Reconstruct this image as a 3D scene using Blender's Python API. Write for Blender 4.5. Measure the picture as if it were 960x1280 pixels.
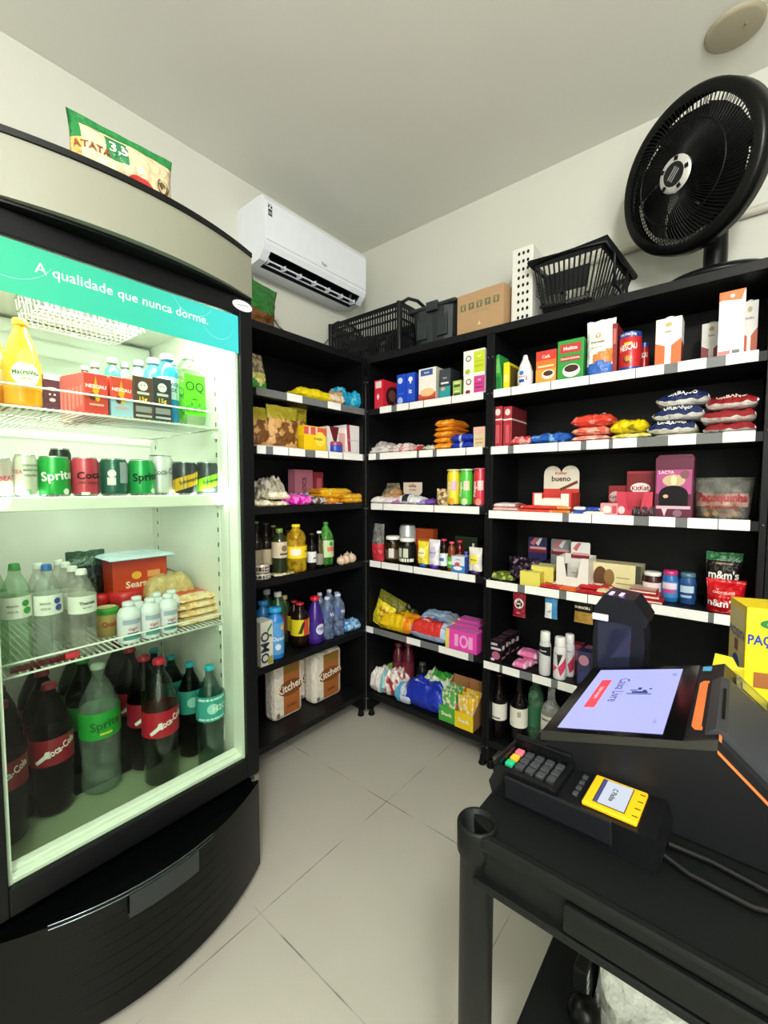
import bpy, bmesh, math, random
from math import pi, sin, cos, radians as R
from mathutils import Vector, Matrix, noise

scene = bpy.context.scene
for o in list(bpy.data.objects):
    bpy.data.objects.remove(o, do_unlink=True)
col = scene.collection
random.seed(7)

# ------------------------------------------------------------ camera
F_PX = 540.95
YAW, PITCH, ROLL = 0.687880, 0.058186, 0.000722
CAM = Vector((1.63086, -1.82510, 1.32230))
_fw = Vector((-sin(YAW)*cos(PITCH), cos(YAW)*cos(PITCH), -sin(PITCH)))
_r = Vector((cos(YAW), sin(YAW), 0))
_u = _r.cross(_fw)
_rr = _r*cos(ROLL) + _u*sin(ROLL)
_uu = -_r*sin(ROLL) + _u*cos(ROLL)
cam_data = bpy.data.cameras.new('camera')
cam_data.sensor_fit = 'HORIZONTAL'
cam_data.sensor_width = 36.0
cam_data.lens = F_PX*36.0/960.0
cam_data.clip_start = 0.02
cam = bpy.data.objects.new('camera', cam_data)
m = Matrix((_rr, _uu, -_fw)).transposed().to_4x4()
m.translation = CAM
cam.matrix_world = m
col.objects.link(cam)
scene.camera = cam

# ------------------------------------------------------------ world, lights, exposure
world = bpy.data.worlds.new('world')
world.use_nodes = True
scene.world = world
bg = world.node_tree.nodes['Background']
bg.inputs[0].default_value = (0.9, 0.95, 1.0, 1)
bg.inputs[1].default_value = 0.05

def area(name, loc, size, size_y, power, rot, color=(1, 1, 1), spread=None):
    l = bpy.data.lights.new(name, 'AREA')
    l.shape = 'RECTANGLE'
    l.size = size; l.size_y = size_y
    l.energy = power; l.color = color
    if spread: l.spread = spread
    o = bpy.data.objects.new(name, l)
    o.location = loc; o.rotation_euler = rot
    col.objects.link(o)
    return o
# the room's ceiling lamp, behind the photographer
def point(name, loc, radius, power, color):
    l = bpy.data.lights.new(name, 'POINT'); l.shadow_soft_size = radius; l.energy = power; l.color = color
    o = bpy.data.objects.new(name, l); o.location = loc; col.objects.link(o); return o
point('ceiling_lamp_light', (2.15, -2.35, 2.42), .13, 74, (1.0, 0.985, 0.95))
area('doorway_light', (2.9, -2.9, 1.7), 1.0, 1.7, 30, (R(90), 0, R(45)), (1.0, 0.98, 0.94))  # added fill that brightens the room; there is no doorway here
# cooler lamps: a tube under the cooler's ceiling behind the door header, and weak side tubes
area('cooler_top_light', (0.30, -1.345, 1.862), 0.05, 0.52, 5.6, (0, R(14), 0), (0.97, 1.0, 0.92))
area('cooler_tube_light', (0.33, -1.625, 1.30), 0.02, 1.0, 1.1, (0, R(80), R(30)), (0.97, 1.0, 0.92))
area('cooler_tube_light', (0.33, -1.070, 1.30), 0.02, 1.0, 2.0, (0, R(80), R(-30)), (0.97, 1.0, 0.92))
vs = scene.view_settings
vs.view_transform = 'Standard'; vs.look = 'None'; vs.gamma = 1.0; vs.use_curve_mapping = False
vs.exposure = 0.70
scene.cycles.transparent_max_bounces = 24
scene.cycles.max_bounces = 8
scene.cycles.caustics_reflective = False
scene.cycles.caustics_refractive = False

# ------------------------------------------------------------ pixel ray to world plane
def at(px, py, axis, val):
    d = _fw + _rr*((px-480)/F_PX) + _uu*((640-py)/F_PX)
    t = (val-CAM[axis])/d[axis]
    return CAM + d*t

# ------------------------------------------------------------ materials
def lin(h):
    h = h.lstrip('#')
    c = [int(h[i:i+2], 16)/255 for i in (0, 2, 4)]
    return tuple((x/12.92 if x <= .04045 else ((x+.055)/1.055)**2.4) for x in c)
_mats = {}
def M(hexc, rough=.45, metal=0.0, kind='plain'):
    key = (hexc, rough, metal, kind)
    if key in _mats: return _mats[key]
    mt = bpy.data.materials.new('m_%s_%s' % (hexc.strip('#'), kind))
    mt.use_nodes = True
    nt = mt.node_tree; N = nt.nodes; L = nt.links
    bs = N['Principled BSDF']; out = N['Material Output']
    c = lin(hexc)
    if kind == 'clear':     # thin clear plastic or glass: tinted see-through with a fresnel reflection
        N.remove(bs)
        tr = N.new('ShaderNodeBsdfTransparent'); tr.inputs[0].default_value = (*c, 1)
        gl = N.new('ShaderNodeBsdfGlossy'); gl.inputs['Roughness'].default_value = rough
        lw0 = N.new('ShaderNodeLayerWeight'); lw0.inputs['Blend'].default_value = .5
        lp = N.new('ShaderNodeMath'); lp.operation = 'POWER'; lp.inputs[1].default_value = 4.0
        lw = N.new('ShaderNodeMath'); lw.operation = 'MULTIPLY_ADD'; lw.inputs[1].default_value = .75; lw.inputs[2].default_value = metal*.13
        L.new(lw0.outputs['Facing'], lp.inputs[0]); L.new(lp.outputs[0], lw.inputs[0])
        nz = N.new('ShaderNodeTexNoise'); nz.inputs['Scale'].default_value = 40
        bp = N.new('ShaderNodeBump'); bp.inputs['Strength'].default_value = .12; bp.inputs['Distance'].default_value = .01
        L.new(nz.outputs[0], bp.inputs['Height']); L.new(bp.outputs[0], gl.inputs['Normal'])
        mx = N.new('ShaderNodeMixShader')
        L.new(lw.outputs[0], mx.inputs[0]); L.new(tr.outputs[0], mx.inputs[1]); L.new(gl.outputs[0], mx.inputs[2])
        L.new(mx.outputs[0], out.inputs[0])
        _mats[key] = mt; return mt
    if kind == 'haze':      # clear film or wet plastic that also scatters some light
        N.remove(bs)
        tr = N.new('ShaderNodeBsdfTransparent'); tr.inputs[0].default_value = (*[min(1, x*1.1) for x in c], 1)
        p2 = N.new('ShaderNodeBsdfPrincipled'); p2.inputs['Base Color'].default_value = (*c, 1); p2.inputs['Roughness'].default_value = rough
        nz = N.new('ShaderNodeTexNoise'); nz.inputs['Scale'].default_value = 28; tc = N.new('ShaderNodeTexCoord'); L.new(tc.outputs['Object'], nz.inputs['Vector'])
        mr_ = N.new('ShaderNodeMapRange'); mr_.inputs[1].default_value = .35; mr_.inputs[2].default_value = .7; mr_.inputs[3].default_value = metal*.5; mr_.inputs[4].default_value = min(1, metal*1.6)
        bp = N.new('ShaderNodeBump'); bp.inputs['Strength'].default_value = .4; bp.inputs['Distance'].default_value = .004
        L.new(nz.outputs[0], bp.inputs['Height']); L.new(bp.outputs[0], p2.inputs['Normal']); L.new(nz.outputs[0], mr_.inputs[0])
        mx = N.new('ShaderNodeMixShader')
        L.new(mr_.outputs[0], mx.inputs[0]); L.new(tr.outputs[0], mx.inputs[1]); L.new(p2.outputs[0], mx.inputs[2])
        L.new(mx.outputs[0], out.inputs[0])
        _mats[key] = mt; return mt
    if kind == 'glow':
        bs.inputs['Base Color'].default_value = (0, 0, 0, 1)
        bs.inputs['Emission Color'].default_value = (*c, 1)
        bs.inputs['Emission Strength'].default_value = metal
        bs.inputs['Roughness'].default_value = rough
        _mats[key] = mt; return mt
    tc = N.new('ShaderNodeTexCoord')
    nz = N.new('ShaderNodeTexNoise')
    nz.inputs['Scale'].default_value = {'film': 45, 'wall': 2.0, 'card': 30}.get(kind, 22)
    nz.inputs['Detail'].default_value = 3
    L.new(tc.outputs['Object'], nz.inputs['Vector'])
    mp = N.new('ShaderNodeMapRange')
    amt = {'film': .12, 'wall': .03, 'card': .06}.get(kind, .04)
    mp.inputs['To Min'].default_value = 1-amt; mp.inputs['To Max'].default_value = 1+amt
    L.new(nz.outputs[0], mp.inputs['Value'])
    vm = N.new('ShaderNodeVectorMath'); vm.operation = 'SCALE'
    vm.inputs[0].default_value = c
    L.new(mp.outputs[0], vm.inputs['Scale'])
    L.new(vm.outputs[0], bs.inputs['Base Color'])
    bs.inputs['Roughness'].default_value = rough
    bs.inputs['Metallic'].default_value = metal
    if sum(c) < .04: bs.inputs['Specular IOR Level'].default_value = .22
    if kind in ('film', 'wall', 'card', 'grain'):
        bp = N.new('ShaderNodeBump')
        bp.inputs['Strength'].default_value = {'film': .8, 'wall': .08, 'card': .05, 'grain': .12}[kind]
        bp.inputs['Distance'].default_value = {'film': .012, 'wall': .01, 'card': .002, 'grain': .001}[kind]
        if kind == 'grain': nz.inputs['Scale'].default_value = 300
        L.new(nz.outputs[0], bp.inputs['Height']); L.new(bp.outputs[0], bs.inputs['Normal'])
    _mats[key] = mt; return mt
def haze(hexc, amt=.25, rough=.15): return M(hexc, rough, amt, 'haze')
def BL(h1, h2, sc=30, cut=.5, rough=.3):
    """printed film in two colours, irregular patches"""
    key = ('BL', h1, h2, sc, cut)
    if key in _mats: return _mats[key]
    mt = M(h1, rough+.0001*len(_mats), 0, 'film'); nt = mt.node_tree; N = nt.nodes; L = nt.links
    tc = N.new('ShaderNodeTexCoord'); n = N.new('ShaderNodeTexNoise'); n.inputs['Scale'].default_value = sc; n.inputs['Detail'].default_value = 1.5
    L.new(tc.outputs['Object'], n.inputs['Vector'])
    cr = N.new('ShaderNodeValToRGB'); cr.color_ramp.elements[0].position = cut-.03; cr.color_ramp.elements[1].position = cut+.03
    cr.color_ramp.elements[0].color = (*lin(h1), 1); cr.color_ramp.elements[1].color = (*lin(h2), 1)
    L.new(n.outputs[0], cr.inputs[0]); L.new(cr.outputs[0], N['Principled BSDF'].inputs['Base Color'])
    _mats[key] = mt; return mt
def clear(hexc='ffffff', rough=.04, ior=.12): return M(hexc, rough, ior, 'clear')
def glow(hexc, s): return M(hexc, .4, s, 'glow')

# ------------------------------------------------------------ text outlines
_txt = {}
def textmesh(s, bold=True):
    k = (s, bold)
    if k in _txt: return _txt[k]
    cu = bpy.data.curves.new('lettering', 'FONT')
    cu.body = s; cu.size = 1.0; cu.align_x = 'CENTER'; cu.align_y = 'CENTER'
    cu.resolution_u = 2; cu.offset = .025 if bold else 0
    ob = bpy.data.objects.new('lettering', cu); col.objects.link(ob)
    dg = bpy.context.evaluated_depsgraph_get()
    me = ob.evaluated_get(dg).to_mesh()
    vs_ = [tuple(v.co) for v in me.vertices]; fs = [tuple(p.vertices) for p in me.polygons]
    ob.evaluated_get(dg).to_mesh_clear()
    bpy.data.objects.remove(ob, do_unlink=True); bpy.data.curves.remove(cu)
    if vs_:
        ys = [v[1] for v in vs_]; xs = [v[0] for v in vs_]
        cx = (min(xs)+max(xs))/2; cy = (min(ys)+max(ys))/2
        vs_ = [(v[0]-cx, v[1]-cy) for v in vs_]
        wd = max(xs)-min(xs)
    else: wd = 1
    _txt[k] = (vs_, fs, wd)
    return _txt[k]

# ------------------------------------------------------------ mesh builder
class B:
    def __init__(s, T=None):
        s.v = []; s.f = []; s.fm = []; s.fs = []; s.m = []; s.T = T or Matrix()
    def mi(s, mt):
        if isinstance(mt, str): mt = M(mt)
        if mt not in s.m: s.m.append(mt)
        return s.m.index(mt)
    def add(s, vs, fs, mt, smooth=False, T=None):
        n = len(s.v); i = s.mi(mt); T = s.T @ T if T else s.T
        s.v += [tuple(T @ Vector(v)) for v in vs]
        for f in fs:
            s.f.append(tuple(n+k for k in f)); s.fm.append(i); s.fs.append(smooth)
        return s
    def box(s, x0, x1, y0, y1, z0, z1, mt, bev=0.0, T=None):
        if x0 > x1: x0, x1 = x1, x0
        if y0 > y1: y0, y1 = y1, y0
        if z0 > z1: z0, z1 = z1, z0
        b = min(bev, (x1-x0)*.45, (y1-y0)*.45, (z1-z0)*.45)
        if b <= 0:
            vs = [(x, y, z) for x in (x0, x1) for y in (y0, y1) for z in (z0, z1)]
            fs = [(0, 1, 3, 2), (4, 6, 7, 5), (0, 4, 5, 1), (2, 3, 7, 6), (0, 2, 6, 4), (1, 5, 7, 3)]
            return s.add(vs, fs, mt, False, T)
        bm = bmesh.new()
        bmesh.ops.create_cube(bm, size=1.0)
        for v in bm.verts:
            v.co = Vector(((x0+x1)/2+v.co.x*(x1-x0), (y0+y1)/2+v.co.y*(y1-y0), (z0+z1)/2+v.co.z*(z1-z0)))
        bmesh.ops.bevel(bm, geom=bm.edges[:], offset=b, segments=2, affect='EDGES', profile=.5)
        bm.verts.index_update()
        vs = [tuple(v.co) for v in bm.verts]; fs = [tuple(v.index for v in f.verts) for f in bm.faces]
        bm.free()
        return s.add(vs, fs, mt, False, T)
    def lathe(s, prof, seg=20, T=None, smooth=True, mt=None, arc=None):
        """prof: [(r, z, material of the ring that starts here)], capped where r reaches 0"""
        a0, a1 = arc or (0, 2*pi); full = arc is None
        n = seg if full else seg+1
        vs = []
        for p in prof:
            for k in range(n):
                a = a0+(a1-a0)*k/seg
                vs.append((p[0]*cos(a), p[0]*sin(a), p[1]))
        groups = {}
        for i in range(len(prof)-1):
            mm = (prof[i][2] if len(prof[i]) > 2 and prof[i][2] else mt)
            for k in range(seg):
                k2 = (k+1) % n if full else k+1
                groups.setdefault(mm, []).append((i*n+k, i*n+k2, (i+1)*n+k2, (i+1)*n+k))
        base = len(s.v); TT = s.T @ T if T else s.T
        s.v += [tuple(TT @ Vector(v)) for v in vs]
        for mm, fs in groups.items():
            j = s.mi(mm)
            for f in fs:
                s.f.append(tuple(base+q for q in f)); s.fm.append(j); s.fs.append(smooth)
        return s
    def cyl(s, r, z0, z1, mt, seg=20, T=None, r2=None):
        r2 = r if r2 is None else r2
        return s.lathe([(0, z0), (r, z0), (r, z0), (r2, z1), (r2, z1), (0, z1)], seg, T, True, mt) if 0 else s._cyl(r, r2, z0, z1, mt, seg, T)
    def _cyl(s, r, r2, z0, z1, mt, seg, T):
        vs = [(r*cos(2*pi*k/seg), r*sin(2*pi*k/seg), z0) for k in range(seg)] + [(r2*cos(2*pi*k/seg), r2*sin(2*pi*k/seg), z1) for k in range(seg)]
        s.add(vs, [(k, (k+1) % seg, seg+(k+1) % seg, seg+k) for k in range(seg)], mt, True, T)
        s.add(vs, [tuple(range(seg))[::-1], tuple(range(seg, 2*seg))], mt, False, T)
        return s
    def tube(s, pts, r, mt, seg=8, closed=False, caps=True):
        pts = [Vector(p) for p in pts]; n = len(pts); vs = []
        prevn = None
        for i, p in enumerate(pts):
            if closed: t = pts[(i+1) % n]-pts[i-1]
            else: t = pts[min(i+1, n-1)]-pts[max(i-1, 0)]
            t.normalize()
            if prevn is None:
                a = Vector((0, 0, 1)) if abs(t.z) < .9 else Vector((1, 0, 0))
                nn = t.cross(a).normalized()
            else:
                nn = (prevn - t*prevn.dot(t)).normalized()
            prevn = nn; bb = t.cross(nn)
            for k in range(seg):
                a = 2*pi*k/seg
                vs.append(tuple(p+(nn*cos(a)+bb*sin(a))*r))
        fs = []
        for i in range(n if closed else n-1):
            j = (i+1) % n
            for k in range(seg):
                k2 = (k+1) % seg
                fs.append((i*seg+k, i*seg+k2, j*seg+k2, j*seg+k))
        s.add(vs, fs, mt, True)
        if caps and not closed:
            s.add(vs, [tuple(range(seg))[::-1], tuple(range((n-1)*seg, n*seg))], mt)
        return s
    def prism(s, poly, y0, y1, mt, T=None):
        """poly: [(x, z)] drawn in the xz plane, extruded along y"""
        n = len(poly)
        vs = [(x, y0, z) for x, z in poly] + [(x, y1, z) for x, z in poly]
        fs = [tuple(range(n)), tuple(range(n, 2*n))[::-1]] + [(k, n+k, n+(k+1) % n, (k+1) % n) for k in range(n)]
        return s.add(vs, fs, mt, False, T)
    def sph(s, r, c, mt, sx=1, sy=1, sz=1, seg=12, rings=8, T=None, wob=0, seed=0):
        vs = []; 
        for i in range(rings+1):
            th = pi*i/rings
            for k in range(seg):
                a = 2*pi*k/seg
                d = Vector((sin(th)*cos(a), sin(th)*sin(a), cos(th)))
                q = 1 + (wob*noise.noise(d*1.8+Vector((seed, seed*2.1, 0))) if wob else 0)
                vs.append((c[0]+r*sx*d.x*q, c[1]+r*sy*d.y*q, c[2]+r*sz*d.z*q))
        fs = [(i*seg+k, i*seg+(k+1) % seg, (i+1)*seg+(k+1) % seg, (i+1)*seg+k) for i in range(rings) for k in range(seg)]
        return s.add(vs, fs, mt, True, T)
    # printing on flat faces: frame gives origin and axes
    def text(s, txt, size, mt, O, U=(1, 0, 0), V=(0, 0, 1), bold=True, maxw=None, warp=None, rot=0):
        vs_, fs, wd = textmesh(txt, bold)
        if not vs_: return s
        k = size
        kx = size
        if maxw and wd*size > maxw: kx = maxw/wd
        O = Vector(O); U = Vector(U); V = Vector(V); out = []
        for x, y in vs_:
            x *= kx; y *= k
            if rot: x, y = x*cos(rot)-y*sin(rot), x*sin(rot)+y*cos(rot)
            out.append(warp(x, y) if warp else tuple(O+U*x+V*y))
        return s.add(out, fs, mt)
    def quad(s, pts, mt): return s.add(pts, [tuple(range(len(pts)))], mt)
    def done(s, name, parent=None, loc=None, rz=0, rot=None):
        me = bpy.data.meshes.new(name)
        me.from_pydata(s.v, [], s.f)
        for mt in s.m: me.materials.append(mt)
        me.polygons.foreach_set('material_index', s.fm)
        me.polygons.foreach_set('use_smooth', s.fs)
        me.update()
        o = bpy.data.objects.new(name, me); col.objects.link(o)
        if parent: o.parent = parent
        if loc is not None: o.location = loc
        if rot: o.rotation_euler = rot
        elif rz: o.rotation_euler = (0, 0, rz)
        return o

def tag(o, label, cat=None, group=None, kind=None):
    if label: o['label'] = label
    if cat: o['category'] = cat
    if group: o['group'] = group
    if kind: o['kind'] = kind
    return o
def root(name, label, cat, loc, rz=0, group=None, rot=None):
    e = bpy.data.objects.new(name, None); e.empty_display_size = .05
    col.objects.link(e); e.location = loc
    e.rotation_euler = rot or (0, 0, rz)
    return tag(e, label, cat, group)
def struct(b, name): return tag(b.done(name), None, kind='structure')
def dup(o, loc, rz=None, label=None, group=None, rot=None, scale=None):
    c = o.copy(); col.objects.link(c); c.location = loc
    if rz is not None: c.rotation_euler = (0, 0, rz)
    if rot: c.rotation_euler = rot
    if scale: c.scale = scale
    if label: c['label'] = label
    if group: c['group'] = group
    for ch in list(o.children):
        d = ch.copy(); col.objects.link(d); d.parent = c
        for g in list(ch.children):
            e = g.copy(); col.objects.link(e); e.parent = d
    return c

# ------------------------------------------------------------ shelf slots
FACE = {'B': (1, 0.0, 0.0), 'L': (0, 0.0, pi/2), 'F': (0, .31, pi/2)}
ZS = {'R': {0: 2.036, 1: 1.750, 2: 1.499, 3: 1.212, 4: .893, 5: .511, 6: .140},
      'M': {0: 2.036, 1: 1.750, 2: 1.502, 3: 1.227, 4: .905, 5: .524, 6: .140},
      'L': {0: 2.036, 1: 1.750, 2: 1.498, 3: 1.232, 4: .903, 5: .508, 6: .140},
      'F': {1: 1.516, 2: 1.295, 3: .870, 4: .381}}
def slot(rk, lv, x0, x1, yt, d, dep, turn=0, up=0.0):
    """a standing place on a shelf: front plane d behind the shelf's front; gives width, height, location, rotation"""
    fc = {'R': 'B', 'M': 'B', 'L': 'L', 'F': 'F'}[rk]
    ax, val, rz = FACE[fc]
    z = ZS[rk][lv]+up
    pv = val + d if ax == 1 else val - d
    a = at(x0, yt, ax, pv); b = at(x1, yt, ax, pv); c = at((x0+x1)/2, yt, ax, pv)
    w = abs((b-a)[1-ax]); h = c.z - z
    mid = (a[1-ax]+b[1-ax])/2
    if ax == 1: loc = Vector((mid, pv+dep/2, z))
    else: loc = Vector((pv-dep/2, mid, z))
    return w, max(h, .006), loc, rz+turn

# ------------------------------------------------------------ product builders
def printing(b, w, h, yf, items, flip=False):
    """flat print on the face y = yf, fractions of width and height from the lower left corner"""
    sgn = -1
    for k, it in enumerate(items):
        y = yf + sgn*(.0004+.0003*k)
        X = lambda u: (u-.5)*w
        Z = lambda v: v*h
        c = it[0]
        if c == 'r':
            u0, v0, u1, v1, hx = it[1:6]
            b.quad([(X(u0), y, Z(v0)), (X(u1), y, Z(v0)), (X(u1), y, Z(v1)), (X(u0), y, Z(v1))], hx)
        elif c in 'ce':
            if c == 'c': u, v, ru, hx = it[1:5]; rx = rz_ = ru*w
            else: u, v, ru, rv, hx = it[1:6]; rx = ru*w; rz_ = rv*h
            b.quad([(X(u)+rx*cos(2*pi*q/20), y, Z(v)+rz_*sin(2*pi*q/20)) for q in range(20)], hx)
        elif c == 'p':
            b.quad([(X(u), y, Z(v)) for u, v in it[1]], it[2])
        elif c == 't':
            u, v, sz, tx, hx = it[1:6]
            rot = it[6] if len(it) > 6 else 0
            mw = it[7] if len(it) > 7 else .88
            b.text(tx, sz*h, hx, (X(u), y, Z(v)), rot=rot, maxw=(mw*w if not rot or abs(rot) < .8 else mw*h))

def side_print(b, w, d, h, items, side):
    """print on the left (-1) or right (+1) side face"""
    T0 = b.T
    b.T = T0 @ (Matrix.Translation((side*w/2, 0, 0)) @ Matrix.Rotation(side*pi/2, 4, 'Z'))
    printing(b, d, h, 0, items)
    b.T = T0

def carton_mesh(w, d, h, hexc, front=(), left=(), right=(), top=None, bev=.0012, rough=.4):
    b = B()
    b.box(-w/2, w/2, -d/2, d/2, 0, h, M(hexc, rough, 0, 'card'), bev)
    printing(b, w, h, -d/2, front)
    if left: side_print(b, w, d, h, left, -1)
    if right: side_print(b, w, d, h, right, 1)
    if top:
        e = h+.0005
        b.quad([(-w/2+.002, -d/2+.002, e), (w/2-.002, -d/2+.002, e), (w/2-.002, d/2-.002, e), (-w/2+.002, d/2-.002, e)], top)
    return b

def C(name, label, cat, s, dep, hexc, front=(), left=(), right=(), top=None, group=None, rough=.4, turn=0, lean=0):
    """carton: s = (rack, level, x0, x1, ytop, d[, up])"""
    w, h, loc, rz = slot(*s[:6], dep, 0, s[6] if len(s) > 6 else 0)
    o = carton_mesh(w, dep, h, hexc, front, left, right, top, rough=rough).done(name, loc=loc, rot=(0, lean, rz+turn))
    return tag(o, label, cat, group)

def pouch_mesh(w, d, h, colf, prints=(), seed=0, crinkle=1.0, fold=0.0, nu=24, nv=26, taper=0.0, rough=.24, gus=.55):
    b = B()
    def sf(u, v, sgn):
        su = max(0.0, 1-abs(2*u-1)**2.6)**.55
        tv = (gus+(1-gus)*sin(min(1, v/.35)*pi/2)) * (1-(max(0, v-.35)/.58)**2.0 if v < .93 else 0)
        tv = max(tv, 0)
        n = noise.noise(Vector((u*4+seed*3.7, v*5+sgn, seed)))*.16*crinkle + noise.noise(Vector((u*11+seed, v*12+sgn*5, seed*2)))*.12*crinkle
        t = d/2*max(.03, su*tv*(1+n))
        x = (u-.5)*w*(1-taper*v)*(1-.05*sin(v*pi))
        z = v*h
        y = sgn*t + fold*d*max(0, v-.6)**2*2
        if crinkle and v > .97: z += .02*h*noise.noise(Vector((u*5, seed, 0)))
        return (x, y, z)
    vs = []; 
    for sgn in (-1, 1):
        for j in range(nv+1):
            for i in range(nu+1):
                vs.append(sf(i/nu, j/nv, sgn))
    k = (nu+1)*(nv+1)
    by = {}
    for q, sgn in enumerate((-1, 1)):
        for j in range(nv):
            for i in range(nu):
                a = q*k+j*(nu+1)+i
                by.setdefault(colf((i+.5)/nu, (j+.5)/nv), []).append((a, a+1, a+nu+2, a+nu+1))
    for j in range(nv):
        for i in (0, nu):
            a = j*(nu+1)+i
            by.setdefault(colf(.5 if 0 else i/nu, (j+.5)/nv), []).append((a, a+k, a+k+nu+1, a+nu+1))
    for i in range(nu):
        by.setdefault(colf((i+.5)/nu, 0), []).append((i, i+1, k+i+1, k+i))
    # one vertex set, several materials
    n0 = len(b.v); b.v += [tuple(v) for v in vs]
    for hx, fs in by.items():
        j = b.mi(M(hx, rough, 0, 'film') if isinstance(hx, str) else hx)
        for f in fs: b.f.append(tuple(n0+q for q in f)); b.fm.append(j); b.fs.append(True)
    for it in prints:   # ('t', u, v, size, text, hex) or ('e', u, v, ru, rv, hex) laid on the front
        def wp(x, z, u0=it[1], v0=it[2], off=.0014):
            uu = min(.98, max(.02, u0+x/w)); vv = min(.99, max(.01, v0+z/h))
            p = sf(uu, vv, -1); return (p[0], p[1]-off, v0*h+z)
        if it[0] == 't':
            b.text(it[4], it[3]*h, it[5], (0, 0, 0), maxw=.85*w, warp=lambda x, y: wp(x, y, off=.0024), rot=it[6] if len(it) > 6 else 0)
        else:
            u0, v0, ru, rv, hx = it[1:6]
            ring = [wp(ru*w*cos(2*pi*q/20)*f, rv*h*sin(2*pi*q/20)*f) for f in (1, .6) for q in range(20)] + [wp(0, 0)]
            b.add(ring, [(q, (q+1) % 20, 20+(q+1) % 20, 20+q) for q in range(20)] + [(20+q, 20+(q+1) % 20, 40) for q in range(20)], M(hx, .35), True)
    return b
def P(name, label, cat, s, dep, colf, prints=(), seed=0, group=None, turn=0, lean=0, **kw):
    w, h, loc, rz = slot(*s[:6], dep, 0, s[6] if len(s) > 6 else 0)
    if isinstance(colf, str): hx = colf; colf = lambda u, v: hx
    o = pouch_mesh(w, dep, h, colf, prints, seed, **kw).done(name, loc=loc, rot=(0, 0, 0))
    o.rotation_euler = Matrix.Rotation(rz+turn, 3, 'Z').to_euler() if not lean else (Matrix.Rotation(rz+turn, 3, 'Z') @ Matrix.Rotation(lean, 3, 'Y')).to_euler()
    return tag(o, label, cat, group)

def pillow_mesh(w, d, h, colf, prints=(), seed=0, crinkle=1.0, nu=30, nv=18, rough=.24, pw=4.2, seal=True):
    b = B()
    def s1(t): return max(0.0, 1-abs(2*t-1)**pw)**.5
    def sf(u, v, top):
        q = s1(u)*s1(v)
        n = (noise.noise(Vector((u*5+seed*2.3, v*4, seed)))*.3+noise.noise(Vector((u*13+seed, v*9, seed*2)))*.16+noise.noise(Vector((u*26+seed, v*19, seed*2)))*.07)*crinkle
        zm = .36*h*(1+.5*noise.noise(Vector((u*7+seed, v*5, 9)))*min(crinkle, 1.5))
        z = zm+.62*h*q*(1+n*.7) if top else zm*(1-q)
        k = 1+.05*noise.noise(Vector((u*3, v*6+seed, 3)))*crinkle
        return ((u-.5)*w*k, (v-.5)*d*k, z)
    vs = [sf(i/nu, j/nv, tp) for tp in (1, 0) for j in range(nv+1) for i in range(nu+1)]
    k = (nu+1)*(nv+1); by = {}
    for q in (0, 1):
        for j in range(nv):
            for i in range(nu):
                a = q*k+j*(nu+1)+i
                by.setdefault(colf((i+.5)/nu, (j+.5)/nv if q == 0 else -(j+.5)/nv), []).append((a, a+1, a+nu+2, a+nu+1))
    n0 = len(b.v); b.v += vs
    for hx, fs in by.items():
        j = b.mi(M(hx, rough, 0, 'film') if isinstance(hx, str) else hx)
        for f in fs: b.f.append(tuple(n0+q for q in f)); b.fm.append(j); b.fs.append(True)
    for it in prints:
        def wp(x, y, u0=it[1], v0=it[2], off=.0015):
            uu = min(.98, max(.02, u0+x/w)); vv = min(.98, max(.02, v0+y/d))
            p = sf(uu, vv, 1); return (p[0], p[1], p[2]+off)
        if it[0] == 't':
            b.text(it[4], it[3], it[5], (0, 0, 0), maxw=.8*w, warp=lambda x, y: wp(x, y, off=.0025))
        else:
            u0, v0, ru, rv, hx = it[1:6]
            ring = [wp(ru*w*cos(2*pi*q/20)*f, rv*d*sin(2*pi*q/20)*f) for f in (1, .6) for q in range(20)] + [wp(0, 0)]
            b.add(ring, [(q, (q+1) % 20, 20+(q+1) % 20, 20+q) for q in range(20)] + [(20+q, 20+(q+1) % 20, 40) for q in range(20)], M(hx, .35), True)
    return b
def W(name, label, cat, s, dep, colf, prints=(), seed=0, group=None, turn=0, h=None, tilt=0, **kw):
    w, hh, loc, rz = slot(*s[:6], dep, 0, s[6] if len(s) > 6 else 0)
    if isinstance(colf, str): hx = colf; colf = lambda u, v: hx
    o = pillow_mesh(w, dep, h or hh, colf, prints, seed, **kw).done(name, loc=loc)
    o.rotation_euler = (Matrix.Rotation(rz+turn, 3, 'Z') @ Matrix.Rotation(tilt, 3, 'X')).to_euler()
    return tag(o, label, cat, group)
def stack_pillows(name, labels, cat, rk, lv, x0s, x1s, ytops, d, dep, colf, group, prints=(), seed0=0, **kw):
    """bags piled on each other: ytops are given from the topmost down"""
    z = 0; n = len(ytops); out = []
    hs = [slot(rk, lv, x0s[i], x1s[i], ytops[i], d, dep)[1] for i in range(n)]
    for i in reversed(range(n)):
        th = hs[i]-z
        cf = colf[i] if isinstance(colf, (list, tuple)) else colf
        o = W(name, labels[i], cat, (rk, lv, x0s[i], x1s[i], ytops[i], d, z), dep, cf, prints[i] if prints and isinstance(prints[0], list) else prints, seed0+i, group, h=th, **kw)
        out.append(o); z = hs[i]-.001
    return out

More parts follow.
